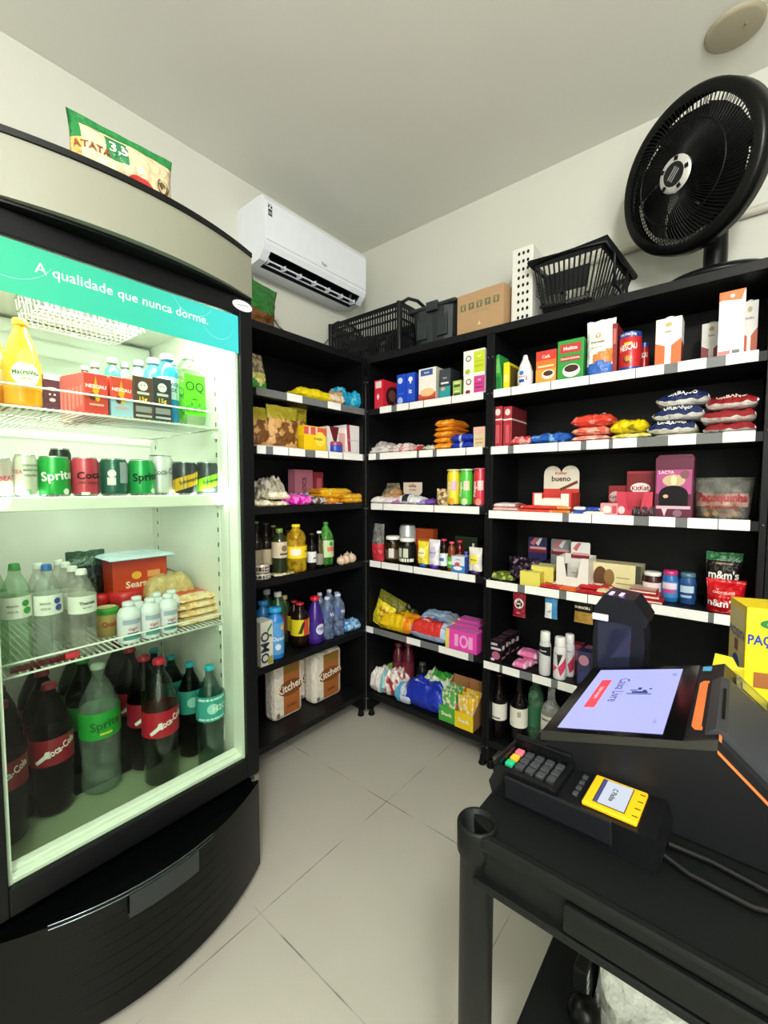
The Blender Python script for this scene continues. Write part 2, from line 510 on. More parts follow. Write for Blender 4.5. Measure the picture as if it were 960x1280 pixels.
def wpoly(b, pts, r, h, mt, off=.0008, step=.22):
    """polygon given in (radii, heights) wrapped round a cylinder, cut fine enough to follow it"""
    from mathutils.geometry import tessellate_polygon
    P2 = [Vector((u, v*h/r, 0)) for u, v in pts]
    tris = [[P2[i] for i in t] for t in tessellate_polygon([P2])]
    out = []
    while tris:
        t = tris.pop()
        e = [(t[i]-t[(i+1) % 3]).length for i in range(3)]; k = e.index(max(e))
        if max(abs(t[0].x-t[1].x), abs(t[1].x-t[2].x), abs(t[0].x-t[2].x)) > step:
            m_ = (t[k]+t[(k+1) % 3])/2
            tris += [[t[k], m_, t[(k+2) % 3]], [m_, t[(k+1) % 3], t[(k+2) % 3]]]
        else: out.append(t)
    vs = [((r+off)*cos(-pi/2+q.x), (r+off)*sin(-pi/2+q.x), q.y*r) for t in out for q in t]
    b.add(vs, [(3*i, 3*i+1, 3*i+2) for i in range(len(out))], mt, False)
def wrap(R_, z0):
    return lambda x, y: (R_*cos(-pi/2+x/R_), R_*sin(-pi/2+x/R_), z0+y)

def can_mesh(r, h, hexc, prints=(), rim='c8ccce', top='b9bdc0', rough=.28, metal=.25, bands=()):
    b = B(); body = M(hexc, rough, metal); rm = M(rim, .25, .9)
    prof = [(0, .001, rm), (r*.78, 0, rm), (r*.82, .002, rm), (r*.97, h*.07, body)]
    for z0, z1, hx in bands:
        prof += [(r, z0*h, M(hx, rough, metal))]
        prof += [(r, z1*h, body)]
    prof += [(r, h*.12 if not bands else bands[-1][1]*h+.001, body), (r, h*.88, body), (r*.84, h*.97, rm), (r*.86, h, rm), (r*.8, h*.985, rm), (0, h*.98, rm)]
    b.lathe(prof, 24)
    for it in prints:
        if it[0] == 't':
            _, u, v, sz, tx, hx = it[:6]
            rot = it[6] if len(it) > 6 else 0
            mw = it[7] if len(it) > 7 else 2.3
            w = wrap(r+.0016, v*h)
            b.text(tx, sz*h, hx, (0, 0, 0), maxw=mw*r, warp=lambda x, y, u=u: w(x+u*r, y), rot=rot)
        elif it[0] == 'r':      # band piece u0,v0,u1,v1 in radii and heights
            _, u0, v0, u1, v1, hx = it[:6]; sk = it[6] if len(it) > 6 else 0
            vs = []
            for q in range(9):
                x = r*(u0+(u1-u0)*q/8)
                for v in (v0, v1):
                    w = wrap(r+.0005, (v+sk*(q/8-.5))*h); vs.append(w(x, 0))
            b.add(vs, [(2*q, 2*q+2, 2*q+3, 2*q+1) for q in range(8)], M(hx, rough, 0), True)
        elif it[0] == 'c':
            _, u, v, rr, hx = it[:5]
            wpoly(b, [(u+rr*cos(q*pi/9), v+rr*r/h*sin(q*pi/9)) for q in range(18)], r, h, M(hx, rough, 0), .0007)
        elif it[0] == 'p':
            wpoly(b, it[1], r, h, M(it[2], rough, 0), .0006)
    return b
def CN(name, label, cat, s, hexc, prints=(), group=None, turn=0, spin=0, r=None, **kw):
    w, h, loc, rz = slot(*s[:6], .0, 0, s[6] if len(s) > 6 else 0)
    r = r or w/2
    off = Vector((0, r, 0)) if abs(rz) < .1 else Vector((-r, 0, 0))
    o = can_mesh(r, h, hexc, prints, **kw).done(name, loc=loc+off, rz=rz+turn+spin)
    return tag(o, label, cat, group)

def bottle_parts(e, r, h, body, cap, capm, band=None, prints=(), shape='soda', capr=.4, capn='cap', labm=None, liquid=None, fill=.8, waist=0):
    """children of e: bottle_body, liquid, cap, label"""
    if shape == 'soda':
        pf = [(0, .012), (r*.55, 0), (r*.86, .012), (r*.97, .05*h), (r*(.93-waist), .2*h), (r*(.95-waist), .34*h), (r, .42*h), (r, .62*h), (r*.93, .7*h), (r*.6, .82*h), (r*.32, .9*h), (r*.28, .94*h), (r*.3, .97*h)]
    elif shape == 'wine':
        pf = [(0, .01), (r*.9, 0), (r, .02*h), (r, .6*h), (r*.93, .66*h), (r*.5, .73*h), (r*.38, .78*h), (r*.36, .95*h), (r*.4, .96*h), (r*.4, .98*h)]
    elif shape == 'oil':
        pf = [(0, .005), (r*.9, 0), (r, .04*h), (r*.94, .12*h), (r, .2*h), (r, .5*h), (r*.9, .58*h), (r*.86, .62*h), (r*.95, .72*h), (r*.7, .84*h), (r*.36, .9*h), (r*.34, .96*h)]
    elif shape == 'square':
        pf = [(0, .003), (r*.93, 0), (r, .03*h), (r, .72*h), (r*.8, .82*h), (r*.45, .88*h), (r*.4, .93*h)]
    elif shape == 'jar':
        pf = [(0, .003), (r*.9, 0), (r, .04*h), (r, .74*h), (r*.88, .82*h), (r*.86, .88*h)]
    elif shape == 'jug':
        pf = [(0, .003), (r*.92, 0), (r, .05*h), (r, .45*h), (r*.8, .66*h), (r*.5, .82*h), (r*.36, .88*h), (r*.34, .94*h)]
    elif shape == 'water':
        pf = [(0, .004), (r*.8, 0), (r*.97, .03*h)]
        for q in range(7): pf += [(r*.95, (.07+.05*q)*h), (r*.99, (.095+.05*q)*h)]
        pf += [(r, .46*h), (r, .68*h), (r*.93, .76*h), (r*.55, .87*h), (r*.42, .9*h), (r*.42, .95*h)]
    elif shape == 'aerosol':
        pf = [(0, .002), (r*.97, 0), (r, .01*h), (r, .7*h), (r*.9, .76*h), (r*.82, .79*h)]
    b = B(); b.lathe([(p[0], p[1]) for p in pf]+[(pf[-1][0], pf[-1][1]+.001)], 20, mt=body)
    ob = b.done('bottle_body', e)
    if liquid is not None:
        q = B(); lp = [(max(0, p[0]-.0015), p[1]+.0015) for p in pf if p[1] <= fill*h]
        if lp: lp.append((0.0, lp[-1][1])); q.lathe(lp, 20, mt=liquid); q.done('liquid', e)
    zt = pf[-1][1]
    if cap:
        cr = capr*r
        zc0 = zt-.004 if shape not in ('jar', 'aerosol') else zt-.002
        cb = B()
        cb.lathe([(0, zc0), (cr, zc0), (cr*1.02, zc0+.003), (cr*.98, h*.985), (cr*.85, h), (0, h)], 18, mt=capm)
        cb.done(capn, e)
    if band:
        z0, z1, hx = band
        lb = B(); rl = r+.0008
        mm = labm or M(hx, .4, 0, 'card')
        lb.lathe([(rl, z0*h), (rl, z1*h)], 24, mt=mm)
        for it in prints:
            if it[0] == 't':
                _, u, v, sz, tx, hx2 = it[:6]; rot = it[6] if len(it) > 6 else 0
                mw = it[7] if len(it) > 7 else 2.2
                w = wrap(rl+.0014, v*h)
                lb.text(tx, sz*h, hx2, (0, 0, 0), maxw=mw*r, warp=lambda x, y, u=u: w(x+u*r, y), rot=rot)
            elif it[0] == 'r':
                _, u0, v0, u1, v1, hx2 = it[:6]; vs = []
                for q in range(9):
                    for v in (v0, v1): vs.append(wrap(rl+.0004, v*h)(r*(u0+(u1-u0)*q/8), 0))
                lb.add(vs, [(2*q, 2*q+2, 2*q+3, 2*q+1) for q in range(8)], M(hx2, .4), True)
            elif it[0] == 'p':     # polygon in (u radii, v heights)
                wpoly(lb, it[1], rl, h, it[2], .0006)
            elif it[0] == 'c':
                _, u, v, rr_, hx2 = it[:5]
                wpoly(lb, [(u+rr_*cos(q*pi/9), v+rr_*r/h*sin(q*pi/9)) for q in range(18)], rl, h, hx2, .0007)
        lb.done('label', e)
def BT(name, label, cat, s, body, cap=True, capc='e8e8e4', group=None, spin=0, r=None, **kw):
    w, h, loc, rz = slot(*s[:6], .0, 0, s[6] if len(s) > 6 else 0)
    r = r or w/2
    off = Vector((0, r, 0)) if abs(rz) < .1 else Vector((-r, 0, 0))
    # face the aisle
    e = root(name, label, cat, loc+off, rz+spin, group)
    bottle_parts(e, r, h, body, cap, M(capc, .35) if isinstance(capc, str) else capc, **kw)
    return e

# ------------------------------------------------------------ room
XL, YB, ZC = -.32, .32, 2.83
XR, YF = 3.1, -3.2
wallm = M('cfd0c6', .75, 0, 'wall')
ceilm = M('e5e5dd', .8, 0, 'wall')
b = B(); b.box(XL-.1, XL, YF, YB+.1, 0, ZC, wallm); struct(b, 'wall_left')
b = B(); b.box(XL, XR, YB, YB+.1, 0, ZC, wallm); struct(b, 'wall_back')
b = B(); b.box(XR, XR+.1, YF, YB+.1, 0, ZC, wallm); struct(b, 'wall_right')
b = B(); b.box(XL-.1, XR+.1, YF-.1, YF, 0, ZC, wallm); struct(b, 'wall_front')
b = B(); b.box(XL-.1, XR+.1, YF-.1, YB+.1, ZC, ZC+.1, ceilm); struct(b, 'ceiling')
# floor: large porcelain tiles with thin joints
fm = bpy.data.materials.new('m_porcelain_tiles'); fm.use_nodes = True
nt = fm.node_tree; N = nt.nodes; L = nt.links; bs = N['Principled BSDF']
tc = N.new('ShaderNodeTexCoord'); sx = N.new('ShaderNodeSeparateXYZ'); L.new(tc.outputs['Object'], sx.inputs[0])
def mth(op, a, bb=None, c=None):
    n = N.new('ShaderNodeMath'); n.operation = op
    for i, v in enumerate((a, bb, c)):
        if v is None: continue
        if isinstance(v, (int, float)): n.inputs[i].default_value = v
        else: L.new(v, n.inputs[i])
    return n.outputs[0]
def joint(coord, off, sp, wd):
    a = mth('SUBTRACT', coord, off); a = mth('DIVIDE', a, sp); a = mth('FRACT', a)
    a = mth('SUBTRACT', a, .5); a = mth('ABSOLUTE', a); a = mth('SUBTRACT', .5, a); a = mth('MULTIPLY', a, sp)
    return mth('LESS_THAN', a, wd)
jx = joint(sx.outputs[0], .53, .6, .0016); jy = joint(sx.outputs[1], -.468, .62, .002)
jj = mth('MAXIMUM', jx, jy)
nz = N.new('ShaderNodeTexNoise'); nz.inputs['Scale'].default_value = 3.0; nz.inputs['Detail'].default_value = 4; L.new(tc.outputs['Object'], nz.inputs[0])
n2 = N.new('ShaderNodeTexNoise'); n2.inputs['Scale'].default_value = 7; L.new(tc.outputs['Object'], n2.inputs[0])
worn = N.new('ShaderNodeMapRange'); worn.inputs[1].default_value = .38; worn.inputs[2].default_value = .6; L.new(n2.outputs[0], worn.inputs[0])
jj = mth('MULTIPLY', jj, worn.outputs[0]); jj = mth('MULTIPLY', jj, .85)
rp = N.new('ShaderNodeMix'); rp.data_type = 'RGBA'
rp.inputs[6].default_value = (*lin('b3b0a4'), 1); rp.inputs[7].default_value = (*lin('c0bdb1'), 1); L.new(nz.outputs[0], rp.inputs[0])
mx = N.new('ShaderNodeMix'); mx.data_type = 'RGBA'; L.new(jj, mx.inputs[0]); L.new(rp.outputs[2], mx.inputs[6]); mx.inputs[7].default_value = (*lin('5b5a52'), 1)
L.new(mx.outputs[2], bs.inputs['Base Color']); bs.inputs['Roughness'].default_value = .42
b = B(); b.box(XL-.1, XR+.1, YF-.1, YB+.1, -.1, 0, fm); struct(b, 'floor')
# ceiling cover plate, conduit
b = B(T=Matrix.Translation((1.56, .075, ZC-.012)))
b.lathe([(0, 0), (.07, 0), (.08, .004), (.082, .012)], 28, mt=M('a39a84', .6)); b.sph(.006, (.03, -.01, 0), M('8a7a62'))
tag(b.done('ceiling_cover_plate'), 'round beige blank cover plate on the ceiling above the fan', 'cover plate')
b = B(); b.tube([(.95, YB-.018, 2.33), (XR-.1, YB-.018, 2.33)], .016, M('c4c2b4', .5), 10)
for x in (1.02, 1.42, 2.0): b.box(x-.008, x+.008, YB-.036, YB, 2.31, 2.35, M('c4c2b4', .5), .002)
tag(b.done('wall_conduit'), 'horizontal off-white conduit pipe along the back wall behind the fan', 'conduit')

# ceiling lamp of the room (behind the photographer)
lp = root('ceiling_lamp', 'white globe lamp hanging from the ceiling behind the photographer', 'lamp', (2.15, -2.35, ZC))
b = B(); b.lathe([(0, 0), (.06, 0), (.055, -.03), (.012, -.035), (.012, -.22), (.05, -.24), (.05, -.265)], 20, mt=M('e8e8e4')); b.done('lamp_stem', lp)
b = B(); b.sph(.14, (0, 0, -.41), clear('ffffff', .3, .1), seg=24, rings=14); b.done('lamp_globe', lp)

# ------------------------------------------------------------ racks
BLK = M('090a0c', .5, 0, 'grain'); BLK2 = M('101113', .42, 0, 'grain')
LBL = M('f4f4f0', .45); GRY = M('6f7272', .25)
def rack(name, label, x0, x1, rk, face, dep, levels, labels, rails, left_up=True, right_up=True, bottom=.14):
    """x0..x1 along the face, built in local coordinates and then turned"""
    loc = (0, 0, 0); rz = 0 if face == 'B' else pi/2
    e = root(name, label, 'shelving unit', loc, rz)
    t = .018
    b = B(); b.box(x0, x0+t, 0, dep, .035, 2.0, BLK, .001); b.done('side_panel', e)
    b = B(); b.box(x1-t, x1, 0, dep, .035, 2.0, BLK, .001); b.done('side_panel', e)
    b = B(); b.box(x0+t, x1-t, dep-.008, dep, .10, 2.0, BLK); b.done('back_panel', e)
    b = B(); b.box(x0, x1, -.002, dep, 2.0, 2.034, BLK2, .002); b.done('top_panel', e)
    for fx in (x0+.02, x1-.02):
        for fy in (.02, dep-.03):
            b = B(T=Matrix.Translation((fx, fy, 0))); b.lathe([(0, 0), (.018, 0), (.02, .006), (.014, .02), (.012, .04)], 14, mt=M('0c0c0c', .3)); b.done('foot', e)
    for lv in levels:
        z = ZS[rk][lv]
        b = B(); b.box(x0+t, x1-t, .001, dep-.008, z-.032, z, BLK2, .001)
        sh = b.done('shelf', e)
        for (pa, pb) in rails.get(lv, []):
            b = B(); a = along(pa, z, face); c = along(pb, z, face)
            b.box(a, c, -.0035, .0, z-.031, z+.003, GRY, .0008); b.done('price_rail', sh)
        for (pa, pb) in labels.get(lv, []):
            b = B(); a = along(pa, z, face); c = along(pb, z, face)
            b.box(a, c, -.006, -.0036, z-.031, z+.004, LBL, .0006); b.done('price_label', sh)
    # bolts
    for z in (.1, .5, .9, 1.2, 1.5, 1.74, 1.9):
        for xx in (x0+.009, x1-.009):
            b = B(); b.sph(.0045, (xx, -.001, z), M('6a6d70', .3, .8), seg=8, rings=6); b.done('bolt', e)
    return e
def along(px, z, face):
    # pixel column on the shelf front at height z
    ax = 1 if face == 'B' else 0
    lo, hi = 300, 1000
    for _ in range(30):
        mid = (lo+hi)/2; p = at(px, mid, ax, 0.0)
        if p.z > z: lo = mid
        else: hi = mid
    return at(px, (lo+hi)/2, ax, 0.0)[1-ax]
def seg(*xs):   # consecutive label strip with thin joints
    return [(xs[i]+.6, xs[i+1]-.6) for i in range(len(xs)-1)]
XM0, XM1, XR0, XR1 = 0.002, .746, .748, 1.70
rack('shelving_unit', 'tall black shelving unit standing against the left wall beside the cooler', -.95, -.006, 'L', 'L', .30, (1, 2, 3, 4, 5, 6),
     {1: [(358, 377), (409, 425)], 2: seg(320, 332)+seg(340, 360, 381)+seg(393, 410, 428, 453)}, {1: [(320, 455)], 2: [(320, 455)]})
rack('shelving_unit', 'black shelving unit in the middle, with tea boxes and crisp tubes', XM0, XM1, 'M', 'B', .30, (1, 2, 3, 4, 5, 6),
     {1: seg(475, 490.5)+seg(496, 512, 530, 565, 605), 2: seg(461, 471)+seg(475, 522)+seg(524, 542)+seg(546, 583, 604),
      3: seg(464, 479.5, 543, 600), 4: seg(462.5, 477, 499.5, 517, 573.5, 595), 5: [(458.5, 467), (509, 526), (549, 586)]},
     {1: [(475, 605)], 2: [(461, 604)], 3: [(464, 600)], 4: [(462, 595)], 5: [(458.5, 592)]})
rack('shelving_unit', 'black shelving unit cut by the right picture edge, beyond the fan', 1.702, 2.5, 'R', 'B', .30, (1, 2, 3, 4, 5, 6), {}, {})
rack('shelving_unit', 'black shelving unit on the right, carrying the fan and the shopping basket', XR0, XR1, 'R', 'B', .30, (1, 2, 3, 4, 5, 6),
     {1: seg(617, 639.5, 689, 737, 795, 831)+seg(847, 884)+seg(907, 949), 2: seg(614, 636)+seg(642, 698, 727)+seg(733, 762)+seg(766, 797)+seg(835, 871)+seg(903, 945),
      3: seg(611, 704)+seg(711, 740, 793)+seg(811, 845)+seg(859, 898, 938.5), 4: seg(608, 648)+seg(656, 700)+seg(708, 735, 780)+seg(814, 886)+seg(892, 935),
      5: seg(604.6, 625.5)+seg(628, 650.5)+seg(665.5, 690)+seg(697, 722, 760)},
     {1: [(617, 949)], 2: [(613, 945)], 3: [(611, 938)], 4: [(608, 935)], 5: [(604.6, 760)]})

# ------------------------------------------------------------ glass-door cooler
CY0, CY1 = -1.695, -1.002
YC = (CY0+CY1)/2
gloss = M('040506', .25); satin = M('0b0d0f', .42)
ck = root('drinks_cooler', 'tall black glass-door drinks cooler with a beige curved header', 'refrigerator', (0, 0, 0))
b = B()
b.box(-.30, -.27, CY0, CY1, .06, 1.93, satin, .003)
b.box(-.27, .34, CY0, CY0+.03, .06, 1.93, satin, .002); b.box(-.27, .34, CY1-.03, CY1, .06, 1.93, satin, .002)
b.box(-.27, .34, CY0+.03, CY1-.03, .06, .36, satin); b.box(-.27, .34, CY0+.03, CY1-.03, 1.885, 2.03, satin)
for yy in (CY0+.05, CY1-.05):
    for xx in (-.24, .26): b._cyl(.02, .02, 0, .061, M('0c0c0c', .4), 12, Matrix.Translation((xx, yy, 0)))
b.done('cabinet', ck)
wh = M('e4e8de', .45)
b = B()
y0, y1 = CY0+.031, CY1-.031
b.box(-.269, -.24, y0, y1, .361, 1.884, wh); b.box(-.24, .338, y0, y0+.022, .361, 1.884, wh); b.box(-.24, .338, y1-.022, y1, .361, 1.884, wh)
b.box(-.24, .338, y0+.022, y1-.022, .361, .38, M('9fb08c', .35)); b.box(-.24, .338, y0+.022, y1-.022, 1.872, 1.884, wh)  # white liner floor coloured grey-green: its dim reflection is put into the colour
b.done('interior_liner', ck)
b = B()   # evaporator cover at the back, top
b.box(-.238, -.19, y0+.03, y1-.03, 1.58, 1.86, M('c9d2c6', .5), .01)
for k in range(9): b.box(-.189, -.186, y0+.1+k*.04, y0+.12+k*.04, 1.62, 1.66, M('788078', .5))
b.done('evaporator_cover', ck)
b = B()   # shelf standards
for yy in (y0+.0225, y1-.0225):
    s_ = 1 if yy < YC else -1
    for xx in (-.18, .28):
        b.box(xx-.008, xx+.008, yy, yy+s_*.004, .45, 1.82, M('dfe4da', .4))
        for k in range(26): b.box(xx-.004, xx+.004, yy+s_*.004, yy+s_*.0045, .47+k*.05, .485+k*.05, M('5c6258', .5))
b.done('shelf_standard', ck)
# door
dr = root('x', None, None, (0, 0, 0)); dr.name = 'door'; dr.parent = ck
dx0, dx1 = .345, .41
b = B()
b.box(dx0, dx1, CY0, CY0+.045, .36, 1.91, satin, .003); b.box(dx0, dx1, CY1-.045, CY1, .36, 1.91, satin, .003)
b.box(dx0, dx1, CY0+.045, CY1-.045, .36, .425, satin, .003); b.box(dx0, dx1, CY0+.045, CY1-.045, 1.855, 1.91, satin, .003)
b.done('door_frame', dr)
gk = M('f1f5ea', .45)
b = B()
b.box(dx0+.001, dx0+.05, CY0+.0451, CY0+.054, .4251, 1.8549, gk); b.box(dx0+.001, dx0+.05, CY1-.054, CY1-.0451, .4251, 1.8549, gk)
b.box(dx0+.001, dx0+.026, CY0+.054, CY1-.054, .4251, .446, gk, .002); b.box(dx0+.028, dx0+.05, CY0+.054, CY1-.054, .4251, .437, gk, .002)
b.done('inner_trim', dr)
b = B(); b.box(dx0+.051, dx0+.056, CY0+.0452, CY1-.0452, .4252, 1.8548, clear('eef5ee', .02, .1)); b.done('glass_pane', dr)
gm = bpy.data.materials.new('m_teal_gradient'); gm.use_nodes = True
nt = gm.node_tree; N = nt.nodes; L = nt.links
tc = N.new('ShaderNodeTexCoord'); sx = N.new('ShaderNodeSeparateXYZ'); L.new(tc.outputs['Object'], sx.inputs[0])
mr = N.new('ShaderNodeMapRange'); mr.inputs[1].default_value = -1.65; mr.inputs[2].default_value = -1.05; L.new(sx.outputs[1], mr.inputs[0])
cr = N.new('ShaderNodeValToRGB'); cr.color_ramp.elements[0].color = (*lin('2fae86'), 1); cr.color_ramp.elements[1].color = (*lin('3cc4cc'), 1)
cr.color_ramp.elements.new(.55).color = (*lin('2fb39a'), 1)
L.new(mr.outputs[0], cr.inputs[0]); L.new(cr.outputs[0], N['Principled BSDF'].inputs['Base Color']); N['Principled BSDF'].inputs['Roughness'].default_value = .4
b = B()
xb = dx0+.0575
b.box(xb-.001, xb, CY0+.0455, CY1-.0455, 1.738, 1.852, gm)
b.text('A qualidade que nunca dorme.', .033, M('f4fff8', .5), (xb+.0008, -1.350, 1.806), (0, 1, 0), (0, 0, 1), bold=False, maxw=.455)
thin = M('8fe0d6', .5)
for (cy, cz, rr, a0, a1) in ((-1.115, 1.815, .05, 150, 380), (-1.60, 1.86, .09, 200, 330), (-1.19, 1.87, .06, 190, 340)):
    pts = [(cy+rr*cos(R(a0+(a1-a0)*k/16)), cz+rr*sin(R(a0+(a1-a0)*k/16))) for k in range(17)]
    for k in range(16):
        (ya, za), (yb, zb) = pts[k], pts[k+1]
        if 1.739 < min(za, zb) and max(za, zb) < 1.851:
            b.quad([(xb+.0006, ya, za), (xb+.0006, yb, zb), (xb+.0006, yb, zb+.0014), (xb+.0006, ya, za+.0014)], thin)
b.done('slogan_band', dr)
b = B()   # oval warranty sticker on the door corner
b.quad([(dx1+.0006, -1.036+.035*cos(q*pi/10), 1.885+.016*sin(q*pi/10)) for q in range(20)], M('dedfe6', .4))
b.quad([(dx1+.001, -1.055, 1.883), (dx1+.001, -1.015, 1.888), (dx1+.001, -1.015, 1.890), (dx1+.001, -1.055, 1.885)], M('6a6c78'))
b.done('oval_sticker', dr)
b = B(); b.box(dx0+.01, dx1+.004, CY1-.022, CY1-.004, .338, .356, M('9a958a', .3, .8), .003); b.sph(.007, (dx1-.02, CY1-.012, .33), M('9a958a', .3, .8)); b.done('hinge', dr)
def arc_front(base, bul, n=28, ya=CY0, yb=CY1):
    c = (yb-ya)/2; return [(base+bul*(1-((2*k/n)-1)**2), ya+(yb-ya)*k/n) for k in range(n+1)]
def arc_wall(b, base, bul, z0, z1, mt, back=.33, lean=0, ya=CY0, yb=CY1):
    fr = arc_front(base, bul, 28, ya, yb); n = len(fr)
    vs = [(x, y, z0) for x, y in fr]+[(x+lean, y, z1) for x, y in fr]
    b.add(vs, [(k, k+1, n+k+1, n+k) for k in range(n-1)], mt, True)
    for zz, off in ((z0, 0), (z1, lean)):
        v2 = [(x+off, y, zz) for x, y in fr]+[(back, yb, zz), (back, ya, zz)]
        b.add(v2, [tuple(range(len(v2)))], mt)
    b.add([(back, ya, z0), (fr[0][0], ya, z0), (fr[0][0]+lean, ya, z1), (back, ya, z1)], [(0, 1, 2, 3)], mt)
    b.add([(back, yb, z0), (fr[-1][0], yb, z0), (fr[-1][0]+lean, yb, z1), (back, yb, z1)], [(0, 1, 2, 3)], mt)
b = B(); arc_wall(b, .412, .066, 1.918, 2.042, M('8b8c7c', .5, 0, 'grain'), back=.30); b.done('header_panel', ck)
b = B(); arc_wall(b, .416, .069, 2.0425, 2.056, M('101211', .4), back=-.29); arc_wall(b, .408, .05, 1.9105, 1.9175, M('101211', .4), back=.30); b.done('header_trim', ck)
# kick grille
b = B()
arc_wall(b, .405, .105, .03, .325, gloss, back=.34)
for k in range(7):
    z = .06+k*.033
    arc_wall(b, .4056, .1051, z, z+.024, gloss, back=.36, ya=CY0+.002, yb=CY1-.002)
b.done('kick_grille', ck)
b = B()
fr = arc_front(.412, .108, 28); pl = [p for p in fr if -1.46 < p[1] < -1.25]; n = len(pl)
b.add([(x+.006, y, .268) for x, y in pl]+[(x+.009, y, .328) for x, y in pl], [(k, k+1, n+k+1, n+k) for k in range(n-1)], M('22282a', .4), True)
b.add([(x+.006, y, .268) for x, y in pl]+[(x-.01, y, .268) for x, y in pl], [(k, k+1, n+k+1, n+k) for k in range(n-1)], M('22282a', .4), True)
b.add([(x+.009, y, .328) for x, y in pl]+[(x-.01, y, .328) for x, y in pl], [(k, k+1, n+k+1, n+k) for k in range(n-1)], M('22282a', .4), True)
b.done('grille_plate', ck)
b = B()
for z in (.327, .337): b.tube([(x+.002, y, z) for x, y in fr if -1.62 < y < -1.22], .0018, M('6a7478', .15, .9), 6)
b.done('grille_trim', ck)
# interior lamp tube under the cooler's ceiling, behind the header band
b = B(); b.tube([(.318, -1.60, 1.866), (.318, -1.09, 1.866)], .006, glow('f2ffee', 4), 8); b.done('lamp_tube', ck)
# shelves: three racks
wire = M('eef2ea', .35)
def wire_shelf(z, rail):
    b = B()
    ya, yb = y0+.03, y1-.03; xa, xb_ = -.2, .30
    b.tube([(xa, ya, z-.004), (xb_, ya, z-.004), (xb_, yb, z-.004), (xa, yb, z-.004)], .003, wire, 6, closed=True)
    n = 40
    for k in range(n+1):
        y = ya+(yb-ya)*k/n
        b.tube([(xa, y, z-.002), (xb_+.002, y, z-.002)], .0023, wire, 6, caps=False)
    for xx in (-.05, .12): b.tube([(xx, ya, z-.006), (xx, yb, z-.006)], .0025, wire, 5)
    if rail: b.tube([(xb_+.004, ya, z-.004), (xb_+.006, ya+.002, z+rail), (xb_+.006, yb-.002, z+rail), (xb_+.004, yb, z-.004)], .0027, wire, 6)
    return b.done('wire_shelf', ck)
wire_shelf(ZS['F'][1], .046); wire_shelf(ZS['F'][3], .03)
sh = wire_shelf(ZS['F'][2]-.002, 0)
b = B(); b.box(.302, .316, y0+.025, y1-.025, 1.262, 1.297, M('f0f1e6', .4), .003); b.done('shelf_rail', sh)
b = B()
for yy in (y0+.024, y1-.024):
    s_ = 1 if yy < YC else -1
    for z in (1.50, 1.275, .855):
        b.box(.27, .29, yy, yy+s_*.012, z-.02, z, wire, .002)
b.done('shelf_clip', ck)
# door-side papers stuck inside the cooler
# wire basket hanging upside down under the cooler's ceiling
b = B()
bx0, bx1, by0, by1 = -.02, .20, -1.51, -1.24
def wires(z_, e0):
    b.tube([(bx0+e0, by0+e0, z_), (bx1-e0, by0+e0, z_), (bx1-e0, by1-e0, z_), (bx0+e0, by1-e0, z_)], .003, wire, 6, closed=True)
wires(1.865, 0); wires(1.83, .005); wires(1.795, .01)
for k in range(19):
    y = by0+.01+(by1-by0-.02)*k/18
    b.tube([(bx0, y, 1.865), (bx0+.01, y, 1.795), (bx1-.01, y, 1.795), (bx1, y, 1.865)], .0018, wire, 5)
for k in range(7):
    x = bx0+.01+(bx1-bx0-.02)*k/6
    b.tube([(x, by0, 1.865), (x, by0+.01, 1.795), (x, by1-.01, 1.795), (x, by1, 1.865)], .0018, wire, 5)
for k in range(14):
    y = by0+.01+(by1-by0-.03)*k/13
    b.tube([(bx1, y, 1.864), (bx1-.008, y+.02, 1.797)], .0015, wire, 5)
tag(b.done('wire_basket'), 'white wire basket fixed under the ceiling inside the cooler', 'basket')

# ------------------------------------------------------------ air conditioner
ac = root('air_conditioner', 'white split air conditioner mounted high on the left wall corner', 'air conditioner', (XL, -.232, 2.38))
aw = M('e3e8f0', .3)
prof = [(0, .02), (.10, 0), (.17, .01), (.205, .045), (.218, .07), (.218, .262), (.205, .285), (.17, .292), (0, .292)]
hl = .348
b = B()
n = len(prof)
vs = [(x, -hl, z) for x, z in prof]+[(x, hl, z) for x, z in prof]
b.add(vs, [tuple(range(n))[::-1], tuple(range(n, 2*n))]+[(k, (k+1) % n, n+(k+1) % n, n+k) for k in range(n) if k not in (1, 2)], aw)
# outlet framed out of the lower front
for k in (1, 2):
    (xa, za), (xb2, zb2) = prof[k], prof[k+1]
    for ya, yb in ((-hl, -hl+.04), (hl-.04, hl)):
        b.quad([(xa, ya, za), (xb2, ya, zb2), (xb2, yb, zb2), (xa, yb, za)], aw)
b.quad([(.10, -hl+.04, 0), (.118, -hl+.04, .0026), (.118, hl-.04, .0026), (.10, hl-.04, 0)], aw)
b.done('housing', ac)
b = B(); dk = M('10131a', .5)
b.quad([(.118, -hl+.04, .003), (.205, -hl+.04, .045), (.15, -hl+.04, .09)], dk); b.quad([(.118, hl-.04, .003), (.205, hl-.04, .045), (.15, hl-.04, .09)], dk)
b.quad([(.118, -hl+.04, .003), (.12, -hl+.04, .08), (.12, hl-.04, .08), (.118, hl-.04, .003)], dk); b.quad([(.12, -hl+.04, .08), (.205, -hl+.04, .046), (.205, hl-.04, .046), (.12, hl-.04, .08)], dk)
b.done('air_outlet', ac)
b = B()
b.box(.142, .147, -hl+.045, hl-.045, .008, .013, M('c9cfd8', .35)); b.box(.165, .171, -hl+.045, hl-.045, .018, .024, M('dfe4ec', .35))
for k in range(7):
    y = -hl+.05+k*(2*hl-.1)/6; b.box(.14, .175, y-.003, y+.003, .008, .03, M('c9cfd8', .35))
b.done('louver', ac)
